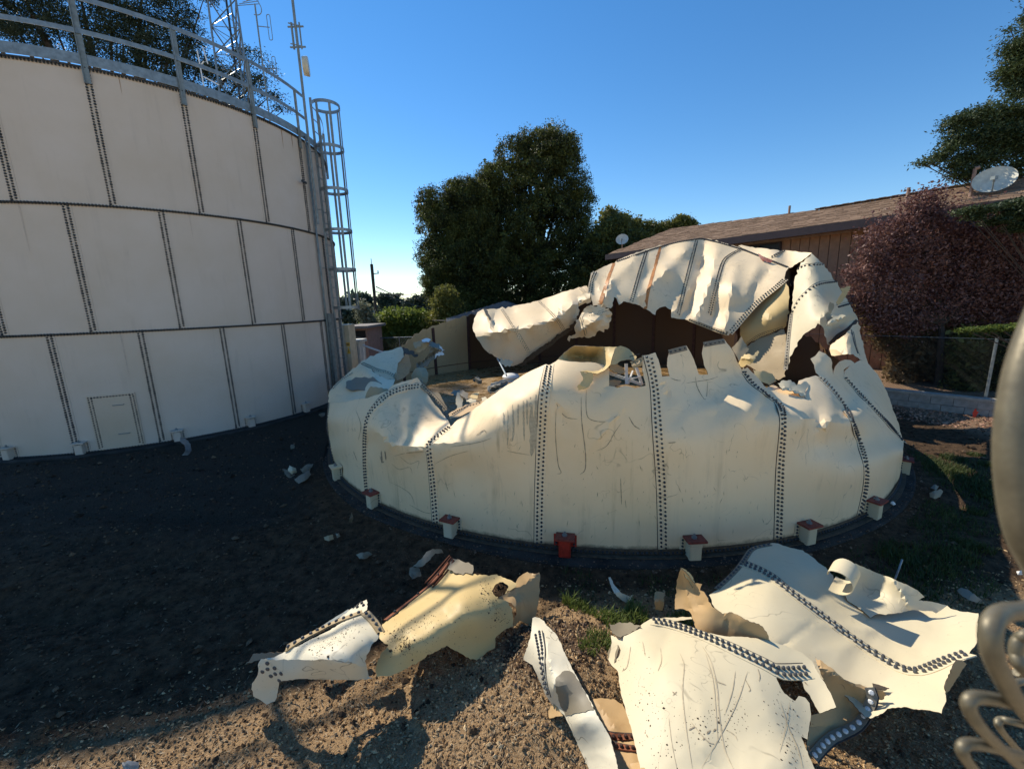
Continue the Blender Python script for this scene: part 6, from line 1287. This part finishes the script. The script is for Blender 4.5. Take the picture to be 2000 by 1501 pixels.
# low block wall with its fence
A = atZ(1733, 786, -.05); B_ = atZ(1956, 813, -.05); wd_ = (B_-A)[:2]; wd_ /= np.linalg.norm(wd_); wnn = np.array([wd_[1], -wd_[0]])
if wnn@(-A[:2]) < 0: wnn = -wnn
bw = empty('block_wall', (A[0], A[1], -.1), 'low grey concrete block retaining wall at the right beyond the wreck', 'wall')
wx = (np.r_[wd_, 0], np.r_[wnn, 0], np.array([0, 0, 1.]))
def beveled(dx, dy, dz, mat, nm):
    bm_ = MB(); bm_.box((0, 0, 0), (dx, dy, dz), wx); return bm_.mesh(nm, M[mat])
bk = beveled(.392, .19, .192, 'block', 'concrete_block'); ck = beveled(.396, .24, .06, 'cap', 'cap_block')
rg = np.random.default_rng(3)
for i in range(-8, 22):
    for j, (me_, z) in enumerate(((bk, .0), (bk, .2), (ck, .33))):
        s = i*.4+(.2 if j == 1 else 0); p = A[:2]+wd_*s - wnn*.1
        o = bpy.data.objects.new(me_.name.split('.')[0], me_); col.objects.link(o); o.parent = bw
        o.location = Vector((p[0]+rg.uniform(-.004, .004), p[1], z-.04+rg.uniform(-.002, .002)))-Vector(bw.location)
q0 = A[:2]-wd_*3.2-wnn*.35; q1 = A[:2]+wd_*9.5-wnn*.35
fe = chain_fence(tuple(q0), tuple(q1), 1.42, 'weathered chain-link fence standing on the block wall in front of the red tree', 7, .06, .0018, z0=.28, posts=(0, 4.9, 9.6, 12.6), rail=.004, fmat='wire')
pp = atZ(1905, 803, .12); b = MB(); rg = np.random.default_rng(8)
V = [(pp[0]+wnn[0]*.02, pp[1]+wnn[1]*.02, .06)]
for k in range(14): t_ = 2*pi*k/14; r = .10*rg.uniform(.5, 1.2); V.append((pp[0]+wnn[0]*.02+wd_[0]*r*.5*cos(t_), pp[1]+wnn[1]*.02+wd_[1]*r*.5*cos(t_), .06+r*1.2*sin(t_)))
b.add(V, [(0, 1+k, 1+(k+1) % 14) for k in range(14)]); b.build('paint_splash', M['red'], bw)
# yard ground raised behind the block wall
V = []; 
for (s, n_) in ((-30, .2), (12, .2), (12, 6), (-30, 6)): p = A[:2]+wd_*s-wnn*n_; V.append((p[0], p[1], .27))
o = link('yard_ground', mesh_np('yard_ground', np.array(V), [np.array([[0, 1, 2, 3]])], M['earth'])); tag(o, kind='structure')

# ------------------------------------------------------------------ vegetation
def leaf_mesh(name, C_, size, mat, seed=0, flat=0., aspect=2.0, up=None):
    """one small diamond leaf per centre"""
    rg = np.random.default_rng(seed); n = len(C_)
    a = rg.normal(size=(n, 3)); a[:, 2] *= (1-flat); a /= np.linalg.norm(a, axis=1)[:, None]
    if up is not None: a = a*(1-up[1])+np.array(up[0])*up[1]; a /= np.linalg.norm(a, axis=1)[:, None]
    r = rg.normal(size=(n, 3)); 
    if flat: r[:, :2] *= (1-flat)
    b_ = np.cross(a, r); b_ /= np.linalg.norm(b_, axis=1)[:, None]+1e-9
    s = (size*rg.uniform(.6, 1.4, n))[:, None] if np.isscalar(size) else (size*rg.uniform(.6, 1.4, n))[:, None]
    V = np.stack([C_-a*s, C_-b_*s/aspect, C_+a*s, C_+b_*s/aspect], 1).reshape(-1, 3)
    Fq = np.arange(4*n).reshape(n, 4)
    return mesh_np(name, V, [Fq], M[mat])
def blob_pts(blobs, nclump, per, cr, seed=0, shell=.75, flat=1., droop=0):
    rg = np.random.default_rng(seed); vol = np.array([b[1][0]*b[1][1]*b[1][2] for b in blobs])**.67; w = vol/vol.sum(); out = []
    for (c, r), ww in zip(blobs, w):
        k = max(3, int(nclump*ww)); d = rg.normal(size=(k, 3)); d /= np.linalg.norm(d, axis=1)[:, None]
        rad = rg.uniform(shell**3, 1.0, k)**(1/3)*(1+.10*rg.normal(size=k)); cc = np.array(c)+d*np.array(r)*rad[:, None]
        q = np.clip(rg.normal(size=(k, per, 3)), -1.7, 1.7)*cr*np.array([1, 1, flat])
        if droop: q[:, :, 2] -= droop*np.hypot(q[:, :, 0], q[:, :, 1])
        out.append((cc[:, None]+q*rg.uniform(.6, 1.4, (k, 1, 1))).reshape(-1, 3))
    return np.concatenate(out)
def tree(name, label, cat, pxblobs, t, mat, nclump, per, cr, leaf, base=None, trunk_r=.25, seed=0, shell=.7, flat=1., group=None, squash=1., zmin=None, aspect=2., lflat=0., limbs=True, lk=.42, zb=None, depthk=1., fill=True):
    """pxblobs: (px, py, radius px[, dt]) crown lobes placed at distance t"""
    bl = []
    for q in pxblobs:
        tt = t+(q[3] if len(q) > 3 else 0); c = atT(q[0], q[1], tt); r = q[2]/FPX*tt; bl.append((c, (r, r*depthk, r*squash)))
    cen = np.mean([b_[0] for b_ in bl], axis=0); gz = float(hill(cen[0], cen[1])) if zb is None else zb
    if base is not None: bp = atT(base[0], base[1], t); bp = np.array([bp[0], bp[1], gz])
    else: bp = np.array([cen[0], cen[1], gz])
    e = empty(name, tuple(bp), label, cat, group)
    P = blob_pts(bl, nclump, per, cr, seed, shell, flat)
    if zmin is not None: P = P[P[:, 2] > zmin]
    rg = np.random.default_rng(seed+99)
    link('crown', leaf_mesh('crown', P, leaf, mat, seed, lflat, aspect), e)
    if fill:    # inner twig mass so that little sky shows through the heart of the crown
        P2 = blob_pts([(c, tuple(x*.78 for x in r)) for c, r in bl], nclump//3, max(6, per//3), cr*1.2, seed+5, .2, flat)
        if zmin is not None: P2 = P2[P2[:, 2] > zmin]
        link('inner_foliage', leaf_mesh('inner_foliage', P2, leaf*2.2, mat, seed+1, lflat, 1.6), e)
    b = MB(); top = max(bl, key=lambda q: q[0][2])[0]; mid = bp*.55+cen*.45+[0.1, 0, 0]
    b.tube([bp-[0, 0, .3], bp+[0, 0, .3], mid, (mid+top)/2, top], [trunk_r*1.25, trunk_r, trunk_r*.75, trunk_r*.4, .03], 8)
    if limbs:
        for c, r in bl:
            k = mid*.6+c*.4 if rg.uniform() < .5 else mid; k = k+[0, 0, .2]
            b.tube([k, (k+c)/2+rg.normal(size=3)*.1*r[0]+[0, 0, .1*r[0]], c], [trunk_r*lk, trunk_r*lk*.55, .012], 6)
    b.build('trunk', M['bark'], e, True); return e
# the big dark tree and its neighbour behind the wreck
tree('evergreen_tree', 'tallest dark dense evergreen tree behind the wreck', 'tree', [(1065, 335, 68), (1010, 312, 42), (1105, 312, 36), (1030, 290, 30), (1085, 288, 30), (985, 350, 40), (1105, 400, 52), (1030, 400, 60), (968, 385, 42), (1060, 460, 88), (1125, 420, 32, -1), (980, 470, 70), (1000, 545, 85), (1090, 545, 75), (1070, 300, 45), (940, 440, 55, 1), (915, 470, 50, 1), (1140, 480, 45), (1145, 540, 40), (950, 500, 60), (1085, 300, 45), (1040, 300, 40), (1128, 370, 32), (940, 620, 70), (1040, 620, 80), (1120, 610, 60)], 30, 'leaf_dark', 2600, 100, .19, .060, base=(1040, 640), trunk_r=.4, seed=1, shell=.82, zb=-.3)
tree('evergreen_tree', 'shorter dark evergreen tree joined to the left side of the tallest one', 'tree', [(850, 405, 36), (940, 378, 34), (925, 405, 40), (900, 378, 26), (955, 350, 26), (895, 385, 30), (870, 450, 50), (920, 430, 45), (845, 500, 32), (890, 520, 60), (870, 560, 42), (930, 520, 60), (855, 545, 30), (925, 600, 60), (890, 610, 40)], 29, 'leaf_dark', 1700, 100, .18, .058, base=(900, 640), trunk_r=.3, seed=2, shell=.82, zb=-.3)
tree('evergreen_tree', 'low dark tree between the tallest evergreen and the house roof', 'tree', [(1180, 470, 34), (1200, 445, 22), (1165, 520, 45), (1215, 505, 35), (1240, 470, 20), (1160, 580, 50), (1200, 560, 40)], 27, 'leaf_dark', 800, 80, .20, .06, base=(1190, 600), seed=3, shell=.8, zb=-.3)
tree('broadleaf_tree', 'yellow-green tree top rising just above the left end of the house roof', 'tree', [(1190, 428, 16), (1215, 436, 15), (1240, 445, 14), (1265, 450, 16), (1290, 452, 14), (1260, 470, 16)], 33, 'leaf_yel', 420, 40, .20, .08, seed=4, shell=.6, zb=-.5)
tree('broadleaf_tree', 'sunlit yellow-green tree top above the roof right of the other one', 'tree', [(1310, 448, 14), (1332, 438, 14), (1350, 442, 9), (1325, 455, 12)], 33, 'leaf_yel', 220, 40, .18, .08, seed=5, shell=.6, zb=-.5)
tree('shrub', 'tall yellow-green shrub at the left foot of the big trees', 'shrub', [(868, 590, 22), (880, 610, 22), (862, 625, 24), (882, 640, 26), (845, 640, 14), (868, 575, 14)], 25, 'leaf_yel', 420, 40, .18, .07, seed=6, shell=.55, zb=-.3)
tree('hedge', 'bright green clipped hedge behind the chain-link fence', 'hedge', [(735, 638, 22), (765, 630, 22), (790, 630, 22), (815, 632, 22), (845, 636, 22), (750, 665, 26), (785, 665, 28), (820, 665, 26), (850, 660, 22), (730, 680, 22), (800, 690, 26)], 25.5, 'leaf_hedge', 900, 40, .20, .075, seed=7, shell=.7, limbs=False, zb=-.3)
tree('shrub', 'pale silvery blossoming shrub left of the utility pole', 'shrub', [(712, 612, 12), (722, 632, 12), (718, 650, 12), (724, 672, 10), (706, 600, 8)], 24, 'leaf_pale', 240, 34, .14, .05, seed=8, shell=.4, zb=-.3)
# middle and far distance
tree('far_tree', 'dark round tree far off just left of the ladder cage foot', 'tree', [(672, 600, 12), (690, 592, 14), (697, 610, 16), (680, 612, 12)], 85, 'leaf_far', 160, 34, .6, .3, seed=9, fill=True, shell=.5)
tree('far_tree', 'dark upright tree far off beside the utility pole', 'tree', [(712, 586, 8), (708, 600, 9), (716, 598, 9)], 90, 'leaf_far', 110, 34, .5, .3, seed=10, shell=.5)
tree('far_tree', 'windswept flat-topped cypress in the distance right of the pole', 'tree', [(747, 578, 4), (757, 580, 5), (740, 585, 5), (753, 588, 6), (764, 590, 5), (748, 594, 6), (756, 598, 7)], 110, 'leaf_far', 120, 30, .6, .32, seed=11, shell=.3, flat=.4, fill=False)
tree('far_tree', 'spindly layered cypress in the distance with gaps between limbs', 'tree', [(775, 576, 3), (771, 583, 5), (779, 589, 5), (770, 595, 5), (781, 599, 6)], 115, 'leaf_far', 90, 30, .6, .32, seed=12, shell=.3, flat=.35, fill=False)
tree('pine_tree', 'dark green pine clump beyond the hedge left of the big trees', 'tree', [(800, 600, 10), (815, 592, 12), (832, 590, 12), (848, 594, 12), (820, 606, 14), (842, 608, 14), (805, 615, 14), (860, 600, 14)], 62, 'leaf_far', 420, 34, .35, .17, seed=13, shell=.5)
for i, (x, y, r, t, lb) in enumerate(((728, 606, 7, 150, 'small rounded tree on the far ridge behind the pole'), (792, 604, 7, 140, 'small bluish tree on the far ridge left of the pine clump'), (665, 612, 8, 120, 'far tree peeping out beside the standing tank wall'), (760, 612, 8, 130, 'low far tree beneath the windswept cypress'))):
    tree('far_tree', lb, 'tree', [(x, y, r), (x-r*.7, y+r*.5, r*.8), (x+r*.8, y+r*.4, r*.8)], t, 'leaf_far', 60, 26, t*.006, t*.003, seed=20+i, shell=.4)
# scrubby slope and tiny houses beyond
rg = np.random.default_rng(4); n = 700
pts = np.stack([rg.uniform(-40, 4, n), rg.uniform(45, 170, n)], 1); C_ = []
for p in pts:
    k = 26; r = rg.uniform(.6, 1.7); z = float(hill(p[0], p[1])); C_.append(np.c_[p[0]+rg.normal(size=k)*r*.6, p[1]+rg.normal(size=k)*r*.6, z+np.abs(rg.normal(size=k))*r*.55])
o = link('distant_scrub', leaf_mesh('distant_scrub', np.concatenate(C_), .34, 'leaf_far', 3)); tag(o, 'hazy grey-green scrub covering the slope between the far trees', 'scrub', kind='stuff')
for i, (x, y, w_, t, lb) in enumerate(((727, 601, 14, 130, 'long low far house with pale roof behind the utility pole'), (800, 611, 7, 95, 'tiny white far house above the hedge'), (752, 607, 10, 120, 'tiny brownish far house under the windswept cypress'), (774, 612, 8, 110, 'small pale far house right of the windswept cypress'))):
    P = atT(x, y, t); ww = w_/FPX*t; e = empty('far_house', (P[0], P[1], P[2]-2.5), lb, 'house', 'tiny houses on the far slope')
    b = MB(); b.box((P[0], P[1], P[2]-1.4), (ww, ww*.7, 2.2)); b.build('wall', M['farwall'], e)
    b = MB(); h = ww*.14; x0, x1, y0, y1 = P[0]-ww*.55, P[0]+ww*.55, P[1]-ww*.42, P[1]+ww*.42; z = P[2]-.3
    b.add([(x0, y0, z), (x1, y0, z), (x1, y1, z), (x0, y1, z), (x0+ww*.2, P[1], z+h), (x1-ww*.2, P[1], z+h)], [(0, 1, 5, 4), (1, 2, 5), (2, 3, 4, 5), (3, 0, 4)]); b.build('roof', M['farroof'], e)
    b = MB(); [b.box((P[0]+ww*k, y0+ww*.07-.02, P[2]-1.3), (ww*.12, .04, .8)) for k in (-.25, .2)]; b.build('window', M['glass'], e)
# great cypress behind the standing tank
tree('cypress_tree', 'great dark cypress spreading behind the standing tank at upper left', 'tree',
     [(20, 30, 55), (95, 20, 50), (60, 75, 40), (150, 60, 50), (215, 15, 55), (240, 70, 50), (190, 105, 35), (290, 40, 45), (320, 100, 50), (280, 130, 40), (370, 70, 35), (350, 20, 32), (390, 130, 38), (350, 160, 35), (440, 150, 34), (470, 105, 20), (495, 160, 26), (430, 190, 28), (480, 200, 22), (520, 135, 12), (530, 185, 16), (545, 208, 10), (555, 215, 7), (150, -40, 70), (280, -50, 70), (20, -60, 70), (-60, 20, 70), (400, -10, 22), (505, 108, 10)],
     23, 'leaf_cyp', 2300, 52, .27, .06, base=(150, 400), trunk_r=.55, seed=30, shell=.25, flat=.32, zb=0, aspect=2.6, squash=.5, lflat=.35, fill=False)
# cypress limbs at the right edge
tree('cypress_tree', 'green cypress reaching in from the right edge above the house roof', 'tree',
     [(1990, 95, 26), (1985, 140, 28), (1995, 175, 22), (1975, 60, 4), (1990, 225, 30), (1950, 222, 26), (1905, 232, 26), (1868, 245, 20), (1870, 275, 24), (1915, 275, 28), (1960, 270, 32), (1995, 275, 34), (1850, 300, 16), (1890, 310, 24), (1935, 308, 22), (1855, 325, 12), (1815, 316, 7), (1800, 319, 5), (1835, 305, 9), (1870, 338, 14), (1905, 340, 16), (1990, 320, 24), (2050, 120, 60), (2060, 230, 60), (2060, 320, 40), (2080, 20, 60), (1880, 348, 9)],
     12.5, 'leaf_cypr', 1500, 60, .15, .045, base=(2240, 700), trunk_r=.3, lk=.07, seed=31, shell=.1, flat=.5, zb=.2, aspect=2.8, squash=.8, lflat=.3, fill=False, depthk=.8)
tree('cypress_branch', 'low drooping green cypress branches over the red tree at the right edge', 'tree branch',
     [(1900, 410, 12), (1930, 408, 14), (1965, 402, 14), (1995, 394, 16), (1985, 420, 18), (1955, 432, 14), (1990, 445, 16), (2040, 420, 30), (1880, 414, 7), (1905, 424, 9)], 10.3, 'leaf_cypr', 300, 50, .11, .04, base=(2120, 700), trunk_r=.10, lk=.12, seed=32, shell=.2, flat=.3, zb=.2, aspect=2.8, squash=.5, lflat=.35, fill=False)
tree('cypress_branch', 'thin flat green branch hanging just above the fence post at the right', 'tree branch',
     [(1900, 643, 6), (1925, 642, 8), (1950, 640, 9), (1975, 640, 9), (2000, 638, 10), (1885, 645, 4), (2030, 640, 12)], 9.0, 'leaf_hedge', 170, 40, .07, .035, base=(2120, 700), trunk_r=.05, seed=33, shell=.2, flat=.3, zb=.2, aspect=2.8, squash=.5, lflat=.35, fill=False)
# red-leaved tree and ivy behind the block wall
tree('red_tree', 'purple-red leaved small tree in front of the brown house wall', 'tree',
     [(1790, 430, 40), (1740, 450, 35), (1850, 440, 45), (1920, 450, 45), (1980, 480, 50), (1715, 500, 38), (1780, 500, 50), (1850, 520, 55), (1920, 530, 50), (1700, 550, 36), (1750, 570, 45), (1820, 590, 45), (1690, 590, 26), (1720, 620, 30), (1980, 560, 50), (1770, 620, 36), (1815, 385, 22), (1775, 395, 16), (1665, 535, 16), (1690, 470, 16), (1880, 600, 40), (1950, 610, 40), (2040, 500, 50), (1900, 500, 60), (1960, 540, 60), (1880, 560, 60), (1930, 480, 50)],
     11.6, 'leaf_red', 2500, 26, .15, .040, base=(1830, 760), trunk_r=.09, seed=34, shell=.05, zb=.25, depthk=.5, fill=False, aspect=1.8)
tree('brown_shrub', 'brownish-green tangled shrub behind the fence under the red tree', 'shrub',
     [(1720, 640, 26), (1700, 600, 24), (1760, 630, 36), (1850, 640, 40), (1880, 640, 36), (1745, 660, 30), (1775, 690, 34), (1810, 650, 34), (1760, 725, 26), (1810, 715, 36), (1840, 680, 36), (1850, 735, 30)], 12.0, 'leaf_brown', 1000, 34, .11, .034, seed=35, shell=.3, zb=.25, depthk=.5, trunk_r=.05)
tree('ivy_hedge', 'dark green ivy hedge behind the leaning fence post at right', 'hedge',
     [(1900, 690, 40), (1950, 690, 45), (1995, 690, 45), (1890, 740, 36), (1935, 750, 40), (1985, 745, 45), (2040, 710, 50)], 10.9, 'leaf_dark', 900, 36, .10, .032, seed=36, shell=.4, zb=.25, depthk=.5, trunk_r=.04)

# ------------------------------------------------------------------ ground litter: gravel, clods, straw, grass
def stones(name, n, xr, yr, size, mat, label, cat, seed=0, dens_fn=None, sink=.3):
    rg = np.random.default_rng(seed); y = yr[0]*(yr[1]/yr[0])**rg.uniform(0, 1, n); x = rg.uniform(-1, 1, n)*(1.3*y+1.1)
    if dens_fn is not None: k = dens_fn(x, y) > rg.uniform(0, 1, n); x, y = x[k], y[k]
    rr = np.hypot(x-CC[0], y-CC[1]); k = rr > CR+.36; x, y = x[k], y[k]; n = len(x)
    s = size*np.clip(np.exp(rg.normal(size=n)*.5), .3, 2.2)*(.6+.14*y)
    base = np.array([(1, 0, 0), (0, 1, 0), (-1, 0, 0), (0, -1, 0), (0, 0, 1), (0, 0, -1.)]); V = base[None]*rg.uniform(.45, 1.1, (n, 6, 1))
    a = rg.uniform(0, 2*pi, n); ca, sa = np.cos(a)[:, None], np.sin(a)[:, None]
    V = np.stack([V[:, :, 0]*ca-V[:, :, 1]*sa*.7, V[:, :, 0]*sa+V[:, :, 1]*ca*.7, V[:, :, 2]*.65], 2)*s[:, None, None]
    C_ = np.stack([x, y, ground_h(x, y)+s*sink], 1); V = (V+C_[:, None]).reshape(-1, 3)
    T = np.array([(0, 1, 4), (1, 2, 4), (2, 3, 4), (3, 0, 4), (1, 0, 5), (2, 1, 5), (3, 2, 5), (0, 3, 5)]); F_ = (T[None]+6*np.arange(n)[:, None, None]).reshape(-1, 3)
    o = link(name, mesh_np(name, V, [F_], M[mat])); tag(o, label, cat, kind='stuff'); return o
M['stone'] = chipmat('dry_gravel', (.10, .055, .026), (.35, .22, .11), (.60, .43, .24))
M['soilchip'] = chipmat('moist_soil', (.03, .019, .012), (.11, .07, .045), (.22, .15, .10))
M['clod'] = chipmat('shaded_clods', (.02, .013, .008), (.08, .052, .032), (.17, .115, .07))  # soil colour lowered for clods on the shaded side
sunlit_mask = lambda x, y: 1/(1+np.exp(((y-.40*np.minimum(x, .3))-3.55)*6))  # follows the shadow edge: pale gravel on the lit side, darkened clods beyond
stones('gravel', 75000, (-5.6, 5.6), (1.2, 5.0), .0105, 'stone', 'loose dry gravel and soil crumbs over the sunlit foreground', 'gravel', 1, sunlit_mask)
stones('soil_clods', 26000, (-10, 8), (2.2, 9.5), .010, 'clod', 'soil clods darkened for the shade over the churned dirt', 'soil', 2, lambda x, y: 1-sunlit_mask(x, y))
stones('mixed_rubble', 1400, (-9, 7), (1.8, 9), .022, 'clod', 'larger dark stones and clods strewn over the whole yard', 'stones', 6)
stones('coarse_clods', 6000, (-4, 4), (1.6, 4.6), .014, 'stone', 'coarser lumps of dry soil on the spoil mound', 'soil', 3, lambda x, y: sunlit_mask(x, y)*np.exp(-((x-.2)/1.2)**2))
stones('mound_soil', 14000, (0, 0), (2.0, 4.0), .014, 'soilchip', 'moist brown soil crumbs of the dug spoil mound', 'soil', 7, lambda x, y: np.exp(-((x-.22)/.55)**2-((y-2.95)/.5)**2))
rg = np.random.default_rng(21); n = 5200; a = rg.uniform(-pi, .2, n); r = CR+.02+.30*rg.uniform(0, 1, n)**.7; s = .006*np.exp(rg.normal(size=n)*.6)
base = np.array([(1, 0, 0), (0, 1, 0), (-1, 0, 0), (0, -1, 0), (0, 0, .8)]); V = (base[None]*rg.uniform(.5, 1.2, (n, 5, 1))*s[:, None, None]+np.stack([CC[0]+r*np.cos(a), CC[1]+r*np.sin(a), np.full(n, -.006)], 1)[:, None]).reshape(-1, 3)
T = np.array([(0, 1, 4), (1, 2, 4), (2, 3, 4), (3, 0, 4)]); o = link('ring_dirt', mesh_np('ring_dirt', V, [(T[None]+5*np.arange(n)[:, None, None]).reshape(-1, 3)], M['soilchip'])); tag(o, 'brown soil crumbs fallen along the top of the round foundation', 'soil', kind='stuff')
def straws(name, n, xr, yr, L, mat, label, cat, seed, fn=None):
    rg = np.random.default_rng(seed); y = yr[0]*(yr[1]/yr[0])**rg.uniform(0, 1, n); x = rg.uniform(-1, 1, n)*(1.3*y+1.1)
    if fn is not None: k = fn(x, y) > rg.uniform(0, 1, n); x, y = x[k], y[k]
    rr = np.hypot(x-CC[0], y-CC[1]); k = rr > CR+.36; x, y = x[k], y[k]; n = len(x)
    C_ = np.stack([x, y, ground_h(x, y)+rg.uniform(.004, .022, n)], 1)
    me = leaf_mesh(name, C_, L, mat, seed, flat=.85, aspect=9); o = link(name, me); tag(o, label, cat, kind='stuff')
straws('dry_straw', 16000, (-5.5, 5.5), (1.3, 4.8), .022, 'straw', 'dry straw and woodchip bits scattered over the dirt', 'straw', 5, lambda x, y: .05+.95*sunlit_mask(x, y))
# leaf litter by the block wall
rg = np.random.default_rng(9); n = 5200; s = rg.uniform(-4, 9, n); w_ = rg.uniform(0, 1, n)**1.3*1.6
P = np.stack([A[0]+wd_[0]*s+wnn[0]*w_, A[1]+wd_[1]*s+wnn[1]*w_], 1); rr = np.hypot(P[:, 0]-CC[0], P[:, 1]-CC[1]); P = P[rr > CR+.4]
o = link('leaf_litter', leaf_mesh('leaf_litter', np.c_[P, ground_h(P[:, 0], P[:, 1])+.012], .032, 'litter', 4, flat=.7, aspect=1.6)); tag(o, 'fallen reddish leaves strewn along the foot of the block wall', 'fallen leaves', kind='stuff')
def grass(name, patches, mat, label, cat='grass', seed=0, kind='stuff'):
    """patches: (x, y, radius, count, height)"""
    rg = np.random.default_rng(seed); V = []; F_ = []; k = 0
    for (x, y, r, n, h) in patches:
        ang = rg.uniform(0, 2*pi, n); rad = r*np.sqrt(rg.uniform(0, 1, n)); bx, by = x+rad*np.cos(ang), y+rad*np.sin(ang)
        ok = np.hypot(bx-CC[0], by-CC[1]) > CR+.30; bx, by = bx[ok], by[ok]; m = len(bx); bz = ground_h(bx, by)-.005
        H = h*rg.uniform(.4, 1.2, m); a = rg.uniform(0, 2*pi, m); ln = rg.uniform(.2, .9, m)*H; w_ = .0035+.012*H
        dx, dy = np.cos(a), np.sin(a); sx_, sy_ = -dy*w_, dx*w_
        p0 = np.stack([bx-sx_, by-sy_, bz], 1); p1 = np.stack([bx+sx_, by+sy_, bz], 1)
        p2 = np.stack([bx+dx*ln*.35-sx_*.7, by+dy*ln*.35-sy_*.7, bz+H*.6], 1); p3 = np.stack([bx+dx*ln*.35+sx_*.7, by+dy*ln*.35+sy_*.7, bz+H*.6], 1)
        p4 = np.stack([bx+dx*ln, by+dy*ln, bz+H*.95], 1)
        V.append(np.stack([p0, p1, p3, p2, p4], 1).reshape(-1, 3)); i = k+5*np.arange(m)
        F_.append((np.stack([i, i+1, i+2, i+3], 1), np.stack([i+3, i+2, i+4], 1))); k += 5*m
    me = mesh_np(name, np.concatenate(V), [np.concatenate([f[0] for f in F_]), np.concatenate([f[1] for f in F_])], M[mat])
    o = link(name, me); tag(o, label, cat, kind=kind); return o
def gp(px, py, r, n, h, z=-.05): P = atZ(px, py, z); return (P[0], P[1], r, n, h)
grass('grass_tuft', [gp(1205, 1205, .14, 260, .10, .05), gp(1180, 1195, .10, 160, .08, .05), gp(1240, 1190, .12, 220, .13, .05), gp(1170, 1245, .10, 200, .07, .08), gp(1150, 1270, .09, 160, .06, .08), gp(1195, 1260, .07, 120, .06, .08)], 'grass', 'bright green sunlit grass tuft between the mound and the white strip', seed=1, kind=None)
grass('grass_tuft', [gp(1130, 1175, .10, 160, .10, 0), gp(1110, 1165, .06, 60, .16, 0), gp(1150, 1185, .08, 120, .06, 0)], 'grass', 'thin tall grass tuft at the shadow edge left of the brighter one', seed=2, kind=None)
grass('grass_tuft', [gp(1335, 1197, .10, 160, .08, .03), gp(1310, 1198, .05, 70, .06, .03)], 'grass', 'small grass tuft at the foot of the pointed shard', seed=3, kind=None)
rg = np.random.default_rng(12); pt = []
for _ in range(210):
    x = rg.uniform(3.0, 8.6); y = rg.uniform(3.0, 7.2)
    if np.hypot(x-CC[0], y-CC[1]) > CR+.4 and y < 7.4 and y > 2.9+.12*x and x < 1.35*y-.4: pt.append((x, y, rg.uniform(.12, .4), int(rg.uniform(120, 420)), rg.uniform(.04, .10)))
for _ in range(26):
    x = rg.uniform(.6, 3.2); y = rg.uniform(3.7, 4.4); pt.append((x, y, .18, int(rg.uniform(20, 90)), rg.uniform(.05, .12)))
grass('grass', pt, 'grass_dark', 'shaded green grass between the wreck foundation and the fence', seed=4)

# ------------------------------------------------------------------ galvanised fence fabric right beside the camera
nf = empty('chain_link_fence', tuple(atT(2060, 1300, .15)), 'blurred coated fence wire loops close to the camera at the right edge', 'fence')
def wire(pts, t, r):
    X = smooth_poly([p[:2] for p in pts], 8); tt = smooth_poly([(i, (p[2] if len(p) > 2 else t)) for i, p in enumerate(pts)], 8)[:, 1]
    b = MB(); b.tube(CAM+ray(X)*tt[:, None], r, 14); b.build('wire', M['vinyl'], nf, True)
wire([(2050, 600), (2014, 690), (1994, 770), (1983, 860), (1987, 950), (2004, 1040), (2045, 1120)], .13, .0050)
wire([(2090, 1150, .16), (2010, 1188, .14), (1960, 1196, .13), (1936, 1222, .125), (1938, 1275, .125), (1960, 1325, .13), (1990, 1375, .14), (2040, 1420, .16)], .13, .0027)
wire([(2070, 1240, .19), (2015, 1238), (1990, 1250), (1984, 1275), (1996, 1305), (2030, 1325, .19)], .17, .0022)
wire([(2060, 1265, .22), (2020, 1262), (2003, 1276), (2006, 1296), (2040, 1308, .22)], .2, .0016)
wire([(2100, 1400, .18), (2000, 1378, .15), (1940, 1364, .14), (1900, 1362, .135), (1892, 1382, .135), (1915, 1420, .14), (1960, 1465, .16), (2030, 1530, .2)], .14, .0020)
wire([(2100, 1500, .2), (2000, 1476, .17), (1930, 1456, .155), (1888, 1452, .15), (1880, 1470, .15), (1905, 1505, .16), (1950, 1550, .18)], .15, .0019)
wire([(2080, 1345, .3), (2000, 1330, .28), (1975, 1345, .28), (1990, 1390, .29), (2050, 1450, .32)], .3, .0022)
wire([(2080, 1440, .34), (1990, 1412, .30), (1955, 1405, .30), (1952, 1420, .30), (1985, 1460, .32), (2060, 1540, .35)], .3, .0023)
wire([(2080, 1310, .3), (2010, 1325, .3), (1985, 1312, .3)], .3, .0025)
